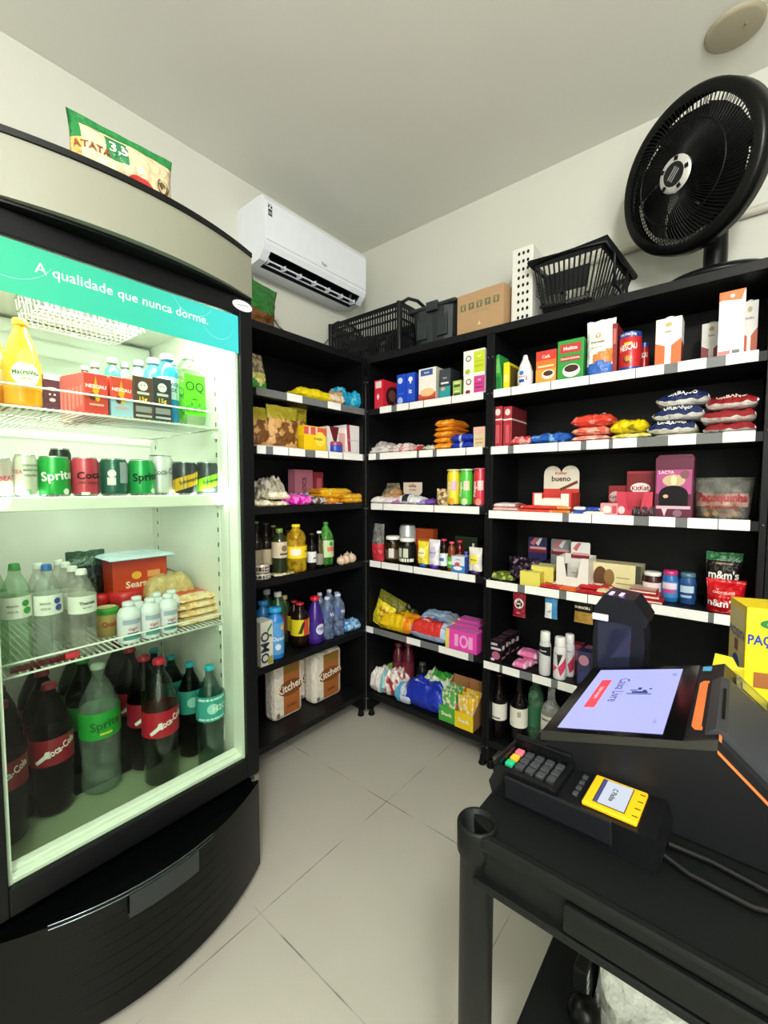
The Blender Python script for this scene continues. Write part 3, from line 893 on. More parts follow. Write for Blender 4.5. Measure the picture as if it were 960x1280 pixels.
b = B(); b.box(.2183, .2193, -hl+.002, hl-.002, .085, .0862, M('a9b0ba')); b.box(.2183, .2195, -hl+.001, hl-.001, .087, .286-.03, aw); b.done('front_panel', ac)
b = B(); b.text('Elgin', .022, M('7d828c'), (.2202, .02, .105), (0, 1, 0), (0, 0, 1)); b.done('brand_mark', ac)
b = B(); b.quad([(.2200, -.33, .195), (.2200, -.308, .195), (.2200, -.308, .25), (.2200, -.33, .25)], M('20242a'))
b.text('Z', .03, M('e8ecf0'), (.2204, -.319, .237), (0, 1, 0), (0, 0, 1)); b.quad([(.2204, -.328, .202), (.2204, -.310, .202), (.2204, -.310, .216), (.2204, -.328, .216)], M('8a9098')); b.done('energy_sticker', ac)
b = B()
pts = [(-.31, -.52+.0, 2.39), (-.312, -.47, 2.30), (-.312, -.35, 2.18), (-.312, -.2, 2.12), (-.312, -.05, 2.14), (-.30, .0, 2.2)]
b.tube(pts, .003, M('55584f', .5), 6)
tag(b.done('loose_cable'), 'thin grey cable hanging on the wall below the air conditioner', 'cable')

# ------------------------------------------------------------ fan
fan = root('pedestal_fan', 'large black table fan on top of the right shelving unit', 'fan', (1.532, .145, 2.0345))
fb = M('060607', .3); fb2 = M('08080a', .3)
b = B(); b.lathe([(0, 0), (.17, 0), (.175, .012), (.15, .03), (.07, .045), (.045, .06), (0, .06)], 32, mt=fb2); b.v = [(x, y*.8, z) for x, y, z in b.v]; b.done('base', fan)
HC = Vector((-.076, -.139, .340))     # centre of the head, from the base
b = B()
b.lathe([(.034, .045), (.036, .1), (.034, .22), (.03, .30)], 16, mt=fb2); b.tube([(0, 0, .27), (-.005, -.01, .33), (-.02, -.04, .362)], .03, fb2, 10); b.done('column', fan)
AX = Vector((-.5026, -.8421, -.1955)).normalized()
head = AX.to_track_quat('Z', 'Y').to_matrix().to_4x4(); head.translation = HC
RF = .232
b = B(head); b.lathe([(0, -.135), (.06, -.13), (.075, -.09), (.075, -.04), (.06, -.03), (0, -.03)], 20, mt=fb2); b.lathe([(.0, .0), (.03, .0)], 8, mt=fb2)
b.box(-.03, .03, -.14, .02, -.12, -.08, fb2, .01); b.done('motor_housing', fan)
def grille(zc, bulge, name, spokes, r_in, spiral):
    b = B(head)
    for rr_ in (RF*.62, RF*.97):
        q = rr_/RF
        b.tube([(rr_*cos(a*pi/24), rr_*sin(a*pi/24), zc+bulge*(1-q*q)) for a in range(48)], .003, fb, 6, closed=True)
    for k in range(spokes):
        a0 = 2*pi*k/spokes; pts = []
        for q in range(9):
            rr_ = r_in+(RF-r_in)*q/8; a = a0+spiral*(q/8)
            pts.append((rr_*cos(a), rr_*sin(a), zc+bulge*(1-(rr_/RF)**2)))
        b.tube(pts, .0017, fb, 4, caps=False)
    return b.done(name, fan)
grille(.012, .05, 'front_grille', 100, .055, .45)
grille(-.03, -.075, 'rear_grille', 90, .07, -.3)
b = B(head)
b.lathe([(RF-.03, .022), (RF-.004, .026), (RF+.006, .014), (RF+.008, -.03), (RF-.004, -.04), (RF-.02, -.034)], 64, mt=fb); b.done('guard_rim', fan)
b = B(head)
b.lathe([(.035, .072), (.05, .069), (.054, .064)], 32, mt=M('c8c8c4', .3, .3)); b.lathe([(0, .071), (.035, .0715)], 24, mt=M('1a1a1c', .3))
for k in range(5):
    a = 2*pi*k/5; b.box(.038, .05, -.006, .006, .0715, .0735, fb2, 0, Matrix.Rotation(a, 4, 'Z'))
for k in (-1, 0, 1): b.box(-.02, .02, -.0016+k*.008, .0016+k*.008, .072, .0735, M('8e8e8c', .3), 0, Matrix.Rotation(.7, 4, 'Z'))
b.done('hub_badge', fan)
for k in range(6):
    b = B(head); vs = []
    a0 = 2*pi*k/6
    for i in range(9):
        rr_ = .03+(RF*.80-.03)*i/8; wd = .46+.34*sin(pi*min(1, i/8*1.05)*.6); sw = .5*(i/8)**1.3
        for j in range(5):
            a = a0+sw+wd*(j/4-.5)*2*.75; vs.append((rr_*cos(a), rr_*sin(a), -.005+.02*(j/4-.5)*1.6))
    b.add(vs, [(i*5+j, i*5+j+1, i*5+j+6, i*5+j+5) for i in range(8) for j in range(4)], fb2, True); b.done('blade', fan)

# ------------------------------------------------------------ crates, tub, carton, panel, basket on top of the racks
def lattice_wall(b, p0, p1, z0, z1, t, mt, nslat, bands, inset=0, panel=None, wd=.2):
    """upright slatted wall from p0 to p1 (xy), leaning out by inset at the top"""
    d = Vector((p1[0]-p0[0], p1[1]-p0[1], 0)); L_ = d.length; d.normalize(); nrm = Vector((d.y, -d.x, 0))
    def Pt(u, z, o=0):
        k = (z-z0)/(z1-z0)
        return Vector((p0[0], p0[1], 0))+d*(u*L_+inset*k*(2*u-1))+nrm*(inset*k+o)+Vector((0, 0, z))
    def slab(u0, u1, za, zb, tt):
        vs = [Pt(u, z, o) for u in (u0, u1) for z in (za, zb) for o in (0, -tt)]
        b.add([tuple(v) for v in vs], [(0, 1, 3, 2), (4, 6, 7, 5), (0, 4, 5, 1), (2, 3, 7, 6), (0, 2, 6, 4), (1, 5, 7, 3)], mt)
    for k in range(nslat+1):
        u = k/nslat; slab(max(0, u-wd/nslat), min(1, u+wd/nslat), z0, z1, t)
    for za, zb in bands: slab(0, 1, za, zb, t*1.8)
    if panel: slab(*panel, t*1.5)
cm = M('16181a', .32)
cr_ = root('plastic_crate', 'big black slatted plastic crate in the corner on top of the shelving', 'crate', (-.03, .155, 2.0355))
b = B(); x0, x1, yy0, yy1 = -.25, .26, -.145, .145; H = .245
bands = [(0, .014), (.085, .093), (.16, .168), (.2, .208), (.225, .245)]
lattice_wall(b, (x0, yy0), (x1, yy0), 0, H, .006, cm, 30, bands, .01, (.3, .58, .05, .12))
lattice_wall(b, (x1, yy0), (x1, yy1), 0, H, .006, cm, 16, bands, .01)
lattice_wall(b, (x1, yy1), (x0, yy1), 0, H, .006, cm, 30, bands, .01)
lattice_wall(b, (x0, yy1), (x0, yy0), 0, H, .006, cm, 16, bands, .01)
b.box(x0, x1, yy0, yy1, 0, .005, cm); b.done('crate_body', cr_)
for sx_, nm in ((x0-.008, 'crate_handle'), (x1+.008, 'crate_handle')):
    b = B(); b.tube([(sx_, yy0+.01, H), (sx_, yy0+.06, H+.035), (sx_, 0, H+.05), (sx_, yy1-.06, H+.035), (sx_, yy1-.01, H)], .009, cm, 8); b.done(nm, cr_)
for xx in (x0, x1):
    b = B(); b.tube([(xx, yy0-.005, 0), (xx, yy0-.009, H)], .014, cm, 10); b.done('corner_post', cr_)
tb = root('storage_tub', 'dark grey ribbed storage tub with a lid, next to the slatted crate', 'storage box', (.415, .15, 2.0355))
gm_ = M('23292b', .4)
b = B(); 
vs = []
for z, k in ((0, 0), (.17, 1)):
    w_, d_ = .118+.014*k, .115+.014*k
    for q in range(24):
        a = 2*pi*q/24; r_ = 1/max(abs(cos(a)), abs(sin(a))); r_ = min(r_, 1.25)
        rib = 1 if q % 6 else .97
        vs.append((w_*cos(a)*r_*rib, d_*sin(a)*r_*rib, z))
b.add(vs, [(q, (q+1) % 24, 24+(q+1) % 24, 24+q) for q in range(24)]+[tuple(range(24))[::-1]], gm_)
for xx in (-.06, .06): b.box(xx-.03, xx+.03, -.131, -.118, .02, .15, gm_, .004, Matrix.Rotation(-.06, 4, 'X'))
b.done('tub_body', tb)
b = B(); b.box(-.142, .142, -.138, .138, .168, .188, gm_, .008); b.box(-.12, .12, -.115, .115, .186, .194, gm_, .004); b.done('tub_lid', tb)
b = B(); b.box(-.02, .045, -.148, -.13, .15, .196, gm_, .004); b.done('tub_latch', tb)
bx = M('b08e68', .7, 0, 'card')
b = B(); b.box(-.118, .118, -.1, .1, 0, .185, bx, .002)
b.quad([(-.118, -.02, .1855), (.118, -.02, .1855), (.118, .0, .1855), (-.118, .0, .1855)], 'c2a37c')
for k in range(5):
    u = -.085+k*.042
    b.quad([(u-.014, -.1006, .108), (u+.014, -.1006, .108), (u+.014, -.1006, .138), (u-.014, -.1006, .138)], '5d6a4a')
    for pth in ([(-.004, .112), (.004, .112), (.006, .128), (-.006, .128)], [(-.008, .13), (.008, .13), (.008, .134), (-.008, .134)]) if k % 2 == 0 else ([(-.002, .112), (.002, .112), (.002, .134), (-.002, .134)], [(-.009, .124), (.009, .124), (0, .135)]):
        b.quad([(u+x, -.101, z) for x, z in pth], 'b08e68')
b.text('CUIDADO FRAGIL', .011, '8b8a5e', (0, -.1006, .092), maxw=.18)
b.quad([(-.01, -.1006, .03), (.008, -.1006, .03), (-.001, -.1006, .05)], 'd6bb94')
tag(b.done('cardboard_box', loc=(.682, .12, 2.0355), rz=-.03), 'brown cardboard box with a row of handling symbols on top of the shelving', 'box')
b = B(); pw_ = M('dcdcd4', .45)
b.box(-.048, .048, -.1, .1, 0, .33, pw_, .006)
for r_ in range(9):
    for c_ in range(3):
        b.quad([(-.014+c_*.02+.0058*cos(q*pi/5), -.1007, .03+r_*.034+.008*sin(q*pi/5)) for q in range(10)], '16181a')
for r_ in range(6):
    b.quad([(.0487, -.06, .12+r_*.012), (.0487, .06, .12+r_*.012), (.0487, .06, .126+r_*.012), (.0487, -.06, .126+r_*.012)], '3a3c3c')
tag(b.done('perforated_crate', loc=(.86, .16, 2.0355), rz=-.0), 'white perforated plastic crate standing on end beside the cardboard box', 'crate')
sb = root('shopping_basket', 'black shopping basket tilted on top of the right shelving unit', 'basket', (1.075, .15, 2.0355+.003), 0, rot=(R(-3), R(3), R(-6)))
b = B(); x0, x1, yy0, yy1 = -.098, .098, -.13, .13; H = .195
bands = [(0, .014), (.175, .195)]
for (p, q, ns, pn) in (((x0, yy0), (x1, yy0), 17, (.14, .86, .06, .135)), ((x1, yy0), (x1, yy1), 16, None), ((x1, yy1), (x0, yy1), 17, (.14, .86, .06, .135)), ((x0, yy1), (x0, yy0), 16, None)):
    lattice_wall(b, p, q, 0, H, .004, cm, ns-4, bands, .042, pn, .16)
b.box(x0, x1, yy0, yy1, 0, .006, cm); b.done('basket_body', sb)
b = B(); e_ = .05
b.tube([(x0-e_, yy0-e_, H), (x1+e_, yy0-e_, H), (x1+e_, yy1+e_, H), (x0-e_, yy1+e_, H)], .013, cm, 8, closed=True); b.done('basket_rim', sb)
b = B()
b.tube([(x0+.01, yy0-.02, .03), (x0-.0, yy0-.026, .012), (x1-.0, yy0-.026, .012), (x1-.01, yy0-.02, .03)], .006, cm, 8); b.tube([(x1+.05, -.08, H-.01), (x1+.058, -.07, .07), (x1+.058, .07, .07), (x1+.05, .08, H-.01)], .006, cm, 8)
b.done('basket_handle', sb)
o = pouch_mesh(.2, .05, .33, lambda u, v: haze('e8e8e4', .12), seed=5, taper=.35).done('plastic_bag', loc=(1.09, .285, 2.036))
tag(o, 'clear crumpled plastic bag standing behind the shopping basket', 'plastic bag')
# charcoal bag lying on the cooler, green bag hanging over the edge
def cf(u, v):
    if v > .8 or u < .10 and v > .55: return '1f7a3c'
    if u < .1: return 'c8a860'
    if .3 < u < .52 and .34 < v < .78: return '2c7a48'
    return 'd9c6a0'
b = pouch_mesh(.235, .08, .135, cf, [('t', .41, .56, .26, '3,5', 'eef2e0'), ('t', .14, .42, .18, 'BATATA', '8a4a1c'), ('e', .62, .16, .12, .10, 'b8322c'), ('e', .86, .3, .07, .14, '6a5a38'), ('e', .86, .3, .055, .11, 'd9c6a0'), ('t', .86, .3, .07, 'PALHA', '4a3c20')], seed=3, crinkle=1.5, gus=.7)
tag(b.done('charcoal_bag', loc=(.41, -1.365, 2.0565), rz=pi/2-.06), 'beige and green paper sack lying on top of the drinks cooler', 'bag')
b = pouch_mesh(.215, .09, .2, lambda u, v: '6a4420' if v < .3 else ('1e6a22' if u > .35 or v < .55 else '274a48'), seed=9, crinkle=1.8, taper=-.3, gus=.8)
tag(b.done('green_bag', loc=(-.07, -.665, 2.0355), rz=pi/2+.15), 'green and brown plastic bag on top of the left shelving, behind the cooler header', 'bag')

# ------------------------------------------------------------ service cart and what stands on it
ct = root('service_cart', 'black plastic utility cart with tube legs in the right foreground', 'cart', (0, 0, 0))
pm = M('0b0f0e', .5, 0, 'grain')
CX0, CX1, CYa, CYb, CZ = 1.345, 2.02, -1.288, -.50, .84
b = B()
rr = .06
pts = []
for cx_, cy_, a0 in ((CX0+rr, CYa+rr*.4, 180), (CX1-rr, CYa+rr*.4, 270), (CX1-rr, CYb-rr, 0), (CX0+rr, CYb-rr, 90)):
    for k in range(7): pts.append((cx_+rr*cos(R(a0+15*k)), cy_+(rr if cy_ > -1 else rr*.4)*sin(R(a0+15*k))))
n = len(pts)
b.add([(x, y, CZ) for x, y in pts]+[(x, y, CZ-.018) for x, y in pts], [tuple(range(n)), tuple(range(n, 2*n))[::-1]]+[(k, (k+1) % n, n+(k+1) % n, n+k) for k in range(n)], pm)
b.done('tray_top', ct)
b = B()
b.box(CX0+.03, CX1-.03, CYa-.012, CYa+.004, CZ-.06, CZ-.005, pm, .003)
b.box(CX0+.03, CX1-.03, CYa-.02, CYa-.004, CZ-.012, CZ+.006, pm, .004)
b.box(CX0+.02, CX1-.02, CYa-.022, CYa-.004, CZ-.066, CZ-.056, pm, .002)
b.box(CX0+.14, CX1-.12, CYa-.022, CYa-.011, CZ-.052, CZ-.018, pm, .003)
b.box(CX0, CX0+.014, CYa+.03, CYb-.03, CZ-.06, CZ-.0185, pm, .003); b.box(CX1-.014, CX1, CYa+.03, CYb-.03, CZ-.06, CZ-.0185, pm, .003)
b.box(CX0+.03, CX1-.03, CYb-.014, CYb, CZ-.06, CZ-.0185, pm, .003)
b.done('apron', ct)
for lx, ly in ((CX0+.014, CYa+.004), (CX1-.014, CYa+.004), (CX1-.014, CYb-.014), (CX0+.014, CYb-.014)):
    b = B(T=Matrix.Translation((lx, ly, 0)))
    b.lathe([(.0, .06), (.022, .06), (.024, .1), (.024, CZ-.04), (.028, CZ-.035), (.0285, CZ+.004), (.026, CZ+.008), (.0225, CZ+.006), (.021, CZ-.03), (0, CZ-.03)], 24, mt=pm)
    b.done('leg', ct)
    b = B(T=Matrix.Translation((lx, ly, 0)))
    b._cyl(.024, .024, -.011, .011, M('2a2c2c', .5), 16, Matrix.Translation((0, 0, .025)) @ Matrix.Rotation(pi/2, 4, 'X')); b.box(-.006, .006, -.014, .014, .03, .062, pm)
    b.done('caster', ct)
b = B(); b.box(CX0-.01, CX1, CYa+.16, CYb, .27, .29, M('0e1312', .5, 0, 'grain'), .006); b.done('lower_shelf', ct)
o = pouch_mesh(.36, .2, .16, lambda u, v: M('d9ddd4', .35, 0, 'film'), seed=21, crinkle=3.2, gus=.9, nu=26, nv=20).done('white_bag', loc=(1.62, -.92, .2905), rz=0)
tag(o, 'crumpled white plastic bag on the lower shelf of the cart', 'plastic bag')
b = B(); b.box(-.012, .012, -.05, .05, 0, .10, M('141616', .4), .003)
for k in range(5): b.box(.0121, .0127, -.045, -.03, .01+k*.018, .02+k*.018, 'c9cdc6')
b.sph(.03, (.012, -.06, .03), M('0c0d0d', .3))
tag(b.done('black_gadget', loc=(1.427, -.93, .2905)), 'small black device with white marks beside the white bag on the lower shelf', 'device')

# ------------------------------------------------------------ checkout terminal with tilted screen
ps = root('checkout_terminal', 'black touchscreen checkout terminal with an orange printer ring on the cart', 'checkout terminal', (0, 0, 0))
pb = M('17181a', .35); pg = M('34363a', .45); pk = M('060708', .12)
ya, yb = -1.127, -.806
LX, LZ, RX, RZ = 1.395, .922, 1.586, .978        # screen edge line in the xz plane
ux, uz = (RX-LX), (RZ-LZ); ul = math.hypot(ux, uz); ux /= ul; uz /= ul
def SP(u, y, o=0): return (LX+ux*u-uz*o, y, LZ+uz*u+ux*o)
b = B()
poly = [(LX, LZ-.001), (RX, RZ-.001), (1.621, .992), (1.668, .95), (1.75, .875), (1.75, .842), (1.45, .842), (1.42, .87), (1.40, .905)]
b.prism(poly, ya+.001, yb-.001, pb); b.done('terminal_body', ps)
b = B()
b.prism([(LX-.003, LZ-.016), (LX-.003, LZ), (RX, RZ), (1.621, .9925), (1.621, .978)], ya, ya+.004, M('2e2e2a', .3)); b.done('edge_bevel', ps)
b = B()
b.quad([SP(0, ya, .001), SP(ul*.99, ya, .001), SP(ul*.99, yb, .001), SP(0, yb, .001)], pk); b.done('screen_bezel', ps)
# the lit display: pixel corners put on the screen plane
def onscreen(px, py):
    # intersect the pixel ray with the screen plane once, at build time
    d = _fw + _rr*((px-480)/F_PX) + _uu*((640-py)/F_PX)
    nn = Vector((-uz, 0, ux)); p0 = Vector(SP(0, 0, .0015))
    return CAM + d*(((p0-CAM) @ nn)/(d @ nn)) if 0 else CAM + d*((p0-CAM).dot(nn)/d.dot(nn))
c_ = [onscreen(*p) for p in ((748, 838), (850.5, 836), (834, 917.7), (700.6, 910))]
su0 = min((c_[0].x+c_[3].x)/2, 9)
su0 = ((c_[0].x+c_[3].x)/2-LX)/ux; su1 = ((c_[1].x+c_[2].x)/2-LX)/ux
sy1 = (c_[0].y+c_[1].y)/2; sy0 = (c_[2].y+c_[3].y)/2
scr = glow('a6aaf2', .86)
b = B(); o1, o2, o3 = .0016, .0020, .0024
def SQ(u0, v0, u1, v1, mt, o): b.quad([SP(su0+(su1-su0)*u, sy1+(sy0-sy1)*v, o) for u, v in ((u0, v0), (u1, v0), (u1, v1), (u0, v1))], mt)
SQ(0, 0, 1, 1, scr, o1)
SQ(.12, .22, .24, .70, glow('e8404c', .95), o2)
def ST(tx, size, u, v, mt, mw=None):
    O = SP(su0+(su1-su0)*u, sy1+(sy0-sy1)*v, o3)
    b.text(tx, size, mt, O, (0, -1, 0), (ux, 0, uz), maxw=mw, bold=False)
ST('Caixa Livre', .026, .40, .40, glow('2c2e48', .5))
ST('Iniciar compra', .010, .18, .46, glow('f4dce4', .9))
ST('12:47', .006, .9, .86, glow('40445e', .5))
nv = glow('3a4a80', .6)
for (u0, v0, u1, v1) in ((.50, .46, .76, .475), (.52, .40, .60, .415), (.55, .425, .72, .455), (.60, .36, .64, .40), (.66, .40, .70, .43), (.72, .37, .75, .39)): SQ(u0, v0, u1, v1, nv, o2)
b.quad([SP(su0+(su1-su0)*(.93+.03*cos(q*pi/8)), sy1+(sy0-sy1)*(.12+.03*sin(q*pi/8)), o2) for q in range(16)], glow('8c92d8', .8))
b.done('display', ps)
# right shoulder: blue sticker, orange ring, paper lid
def ontop(px, py, z): return at(px, py, 2, z)
b = B()
q = [at(x, y, 2, .985) for x, y in ((870, 831), (884, 832), (883, 843), (869, 843))]
yc_ = sum(p.y for p in q)/4
b.box(1.597, 1.612, -.845, -.815, .9915, .9925, M('3d9ccc', .4)) if 0 else b.quad([SP(ul+.004, -.84, .0012), SP(ul+.022, -.84, .0012), SP(ul+.022, -.815, .0012), SP(ul+.004, -.815, .0012)], M('4aa6d2', .4))
b.done('blue_sticker', ps)
b = B()
org = M('f0783c', .4)
sl = Vector((1.668-1.621, 0, .95-.992)).normalized()
def DP(u, y, o=0): return (1.621+sl.x*u-sl.z*o, y, .992+sl.z*u+sl.x*o)
b.quad([SP(ul+.004, -1.08, .0012), SP(ul+.016, -1.08, .0012), SP(ul+.016, -.905, .0012), SP(ul+.004, -.905, .0012)], org)
b.quad([SP(ul+.004, -1.08, .0012), SP(ul+.009, -1.092, .0012), SP(ul+.034, -1.092, .0012), SP(ul+.034, -1.08, .0012)], org)
b.quad([SP(ul+.004, -.905, .0012), SP(ul+.009, -.893, .0012), SP(ul+.034, -.893, .0012), SP(ul+.034, -.905, .0012)], org)
b.quad([DP(0, -1.127, .001), DP(.004, -1.127, .001), DP(.004, -1.08, .001), DP(0, -1.08, .001)], org)
b.prism([(1.621, .975), (1.621, .979), (1.75, .862), (1.75, .858)], ya-.0008, ya+.002, org)
b.done('orange_ring', ps)
b = B()
b.prism([(1.606, .9875), (1.618, .999), (1.63, .997), (1.75, .889), (1.75, .872), (1.63, .97)], -1.108, -.90, pg)
b.quad([(1.6225, -1.07, .9989), (1.6265, -1.07, .9981), (1.6265, -.95, .9981), (1.6225, -.95, .9989)], '050505')
b.done('printer_lid', ps)
b = B(); b.quad([DP(.02, -.885, .004), DP(.085, -.885, .004), DP(.085, -.815, .004), DP(.02, -.815, .004)], M('4a4c3a', .1)); b.quad([DP(.03, -.87, .005), DP(.075, -.87, .005), DP(.075, -.83, .005), DP(.03, -.83, .005)], M('8a8a38', .08)); b.done('card_window', ps)
b = B(); b.box(1.69, 1.76, -.94, -.88, .925, .931, pb, .001) ; b.quad([(1.692, -.935, .9315), (1.758, -.935, .9315), (1.758, -.885, .9315), (1.692, -.885, .9315)], glow('5a7ae0', 1.0))
b.quad([(1.692, -.935, .9318), (1.758, -.935, .9318), (1.758, -.925, .9318), (1.692, -.925, .9318)], glow('c0d0f8', 1.0))
b.box(1.72, 1.73, -.92, -.90, .875, .926, pb); b.done('customer_display', ps)

# ------------------------------------------------------------ barcode scanner
sc = root('barcode_scanner', 'black stand-up barcode scanner behind the checkout screen', 'scanner', (1.437, -.74, .8405), 0)
sm = M('16181d', .3)
b = B()
b.prism([(-.05, 0), (.045, 0), (.05, .14), (.045, .2), (-.045, .2), (-.052, .15)], -.04, .04, sm); b.done('scanner_body', sc)
b = B(T=Matrix.Translation((0, 0, .2)) @ Matrix.Rotation(.0, 4, 'Y'))
b.prism([(-.046, -.012), (.052, -.015), (.056, .0), (.028, .04), (-.03, .045), (-.05, .012)], -.045, .045, sm); b.done('scanner_head', sc)
b = B(); b.quad([(-.04, -.0406, .03), (.02, -.0406, .03), (.025, -.0406, .185), (-.042, -.0406, .185)], M('23263a', .08)); b.done('scan_window', sc)
b = B()
for k in (0, 1): b.box(-.022+k*.02, -.015+k*.02, -.04, -.01, .2448, .2462, glow('c89cf0', 2.0))
b.done('indicator_light', sc)
b = B(); b.box(-.053, -.02, -.0475, -.043, .185, .2, M('c8ccd2', .25), .002); b.done('silver_clip', sc)

# ------------------------------------------------------------ card payment terminal in its cradle
tz = .885
pay = root('card_terminal', 'black payment terminal with a yellow framed screen in front of the checkout', 'card terminal', (1.46, -1.168, .8405), R(-2))
b = B(); dk_ = M('101113', .3)
b.prism([(-.112, .0), (.108, .0), (.115, .02), (.108, .045), (-.11, .036), (-.118, .018)], -.046, .046, dk_); b.done('terminal_body', pay)
tl = math.atan2(.009, .218)
T_ = Matrix.Translation((0, 0, .0405)) @ Matrix.Rotation(-tl, 4, 'Y')
b = B(T_); b.box(.018, .086, -.037, .037, 0, .006, M('f0b818', .4), .002)
for k in range(4): b.box(.078, .085, -.026+k*.017, -.0245+k*.017, .0061, .0066, '14140c')
b.done('yellow_faceplate', pay)
b = B(T_); b.quad([(.030, -.029, .0068), (.07, -.029, .0068), (.07, .031, .0068), (.030, .031, .0068)], '14161a')
b.quad([(.031, -.028, .0071), (.069, -.028, .0071), (.069, .030, .0071), (.031, .030, .0071)], glow('c4ccd8', .8))
b.quad([(.031, -.028, .0073), (.036, -.028, .0073), (.036, .030, .0073), (.031, .030, .0073)], glow('4c5288', .7))
b.text('C Pixlite', .009, glow('3c4048', .4), (.05, .0, .0074), (0, -1, 0), (1, 0, 0), maxw=.045); b.done('display', pay)
b = B(T_)
for k in range(4): b.box(.002, .009, -.026+k*.015, -.017+k*.015, .0, .004, M('3a3c40', .4), .001)
b.done('function_key', pay)
b = B(T_); kh = M('0d0e10', .25)
b.box(-.112, -.018, .034, .046, -.003, .022, kh, .003); b.box(-.112, -.018, -.046, -.037, -.003, .012, kh, .003); b.box(-.112, -.105, -.046, .046, -.003, .016, kh, .003); b.box(-.022, -.014, -.046, .046, -.003, .01, kh, .002)
b.box(-.09, .06, -.052, -.0465, -.03, .004, M('17191c', .3), .003)
b.done('keypad_shield', pay)
for c_i in range(5):
    for r_i in range(3):
        cc = {0: 'e07080', 1: 'e8b030', 2: '28b880'}[r_i] if c_i == 0 else '3a3d40'
        b = B(T_); x = -.097+c_i*.0165; y = .022-r_i*.0185
        b.box(x-.0062, x+.0062, y-.0072, y+.0072, 0, .006, M(cc, .4), .0015)
        ob = b.done('key', pay)
b = B()
b.tube([(1.565, -1.19, .855), (1.60, -1.195, .846), (1.66, -1.20, .846), (1.74, -1.17, .846), (1.82, -1.1, .846)], .004, M('050505', .6), 8)
tag(b.done('power_cable'), 'black cable running from the payment terminal across the cart', 'cable')
b = B()
b.tube([(1.575, -1.165, .852), (1.62, -1.155, .846), (1.68, -1.165, .846), (1.76, -1.15, .846)], .004, M('050505', .6), 8)
tag(b.done('power_cable'), 'second black cable just behind the first on the cart surface', 'cable')

# ------------------------------------------------------------ big yellow display box
pq = root('sweets_display_box', 'big yellow and blue carton of peanut sweets on the cart behind the checkout terminal', 'box', (1.705, -.53, .8405), R(17))
b = carton_mesh(.14, .10, .215, 'f2d71c',
   front=[('e', .35, .86, .18, .05, '1f7a2e'), ('t', .35, .86, .06, 'Gulo', 'f4f4e0'), ('t', .5, .68, .14, 'PAÇOQUITA', '1a3f9c', 0, .95), ('r', .12, .2, .55, .36, 'a0622c'), ('r', .62, .16, .92, .3, '9a5a28'), ('r', 0, 0, 1, .05, '2a5ab0')],
   left=[('r', .08, .1, .92, .95, 'e8dca0'), ('t', .5, .68, .12, 'PAÇOQUITA', '1a3f9c'), ('e', .5, .3, .25, .16, '2a5ab0'), ('r', .4, .5, .6, .62, 'a0622c')], top='f6e02c')
b.done('carton', pq)
b = B(); b.prism([(-.07, .2155), (.07, .2155), (.07, .219), (-.07, .219)], -.05, .05, 'e9cf1a'); b.quad([(-.01, -.04, .2195), (.055, -.04, .2195), (.055, .03, .2195), (-.01, .03, .2195)], '8fa6c8')
b.text('PAÇOQUITA', .02, '1a3f9c', (.02, 0, .2199), (1, 0, 0), (0, 1, 0), maxw=.06); b.done('carton_lid', pq)
b = B()
b.add([(-.125, -.055, .108), (-.09, -.045, .10), (-.08, -.06, .075), (-.135, -.075, .085), (-.125, -.055, .11), (-.09, -.045, .102), (-.08, -.06, .077), (-.135, -.075, .087)], [(0, 1, 2, 3), (4, 5, 6, 7), (0, 4, 5, 1), (3, 7, 6, 2), (0, 4, 7, 3), (1, 5, 6, 2)], 'c8b81c')
b.box(-.11, -.072, -.06, -.05, 0, .085, M('c8b81c', .4), .002)
b.done('torn_flap', pq)

# ------------------------------------------------------------ goods: right unit, first shelf
RR = 'R'
C('chocolate_box', 'slim green box leaning at the left end of the top shelf, right unit', 'box', (RR, 1, 620, 628.5, 443, .02), .10, '2f9a48', [('r', .1, .5, .9, .9, '6fc05a'), ('r', .1, .1, .9, .4, '1f7a36')], lean=-.10)
C('chocolate_box', 'slim yellow box beside the slim green box on the top shelf', 'box', (RR, 1, 629.5, 636.5, 453, .02), .13, 'f0dc14', [('r', .15, .3, .85, .55, 'f8ee80')], right=[('r', .1, .1, .9, .9, '6a5c2a')])
BT('sweetener_bottle', 'white squeeze bottle with a pointed cap and blue print on the top shelf', 'bottle', (RR, 1, 644.5, 662.5, 442, .01), M('f0f0ee', .35), capc='dfe2e8', shape='jug', capr=.28, band=(.14, .5, 'f3f3f0'), prints=[('r', -.5, .15, .3, .24, '2c50b4'), ('r', -.6, .3, .7, .34, 'e890a0'), ('c', -.1, .43, .3, '2c80c4'), ('r', .4, .2, .7, .3, '888c90')])
C('coffee_pack', 'orange and red coffee box with a cup picture on the top shelf', 'coffee', (RR, 1, 670.5, 695.5, 438, .015), .055, 'e8762c', [('r', 0, .72, 1, 1, 'd23a34'), ('r', 0, 0, 1, .45, 'f0a040'), ('t', .5, .82, .13, 'Café', 'f4e0c0'), ('e', .62, .28, .32, .14, 'f6efe0'), ('e', .62, .31, .24, .08, '4a2410'), ('r', .1, .5, .9, .56, 'f4d8a0')], right=[('r', 0, 0, 1, 1, 'c8602a')])
C('coffee_pack', 'green coffee box with a red oval and a white cup picture on the top shelf', 'coffee', (RR, 1, 697.5, 730, 424, .015), .06, '2f9a3c', [('r', .1, .68, .9, .9, 'c83038'), ('t', .5, .79, .12, 'Melitta', 'f6f0e8'), ('r', .12, .48, .88, .6, 'b02830'), ('t', .5, .54, .07, 'TRADICIONAL', 'f0e8d8'), ('e', .55, .24, .34, .16, 'f4f0e6'), ('e', .55, .29, .27, .09, '3a1c10')], right=[('r', 0, 0, 1, 1, '1f7a30')])
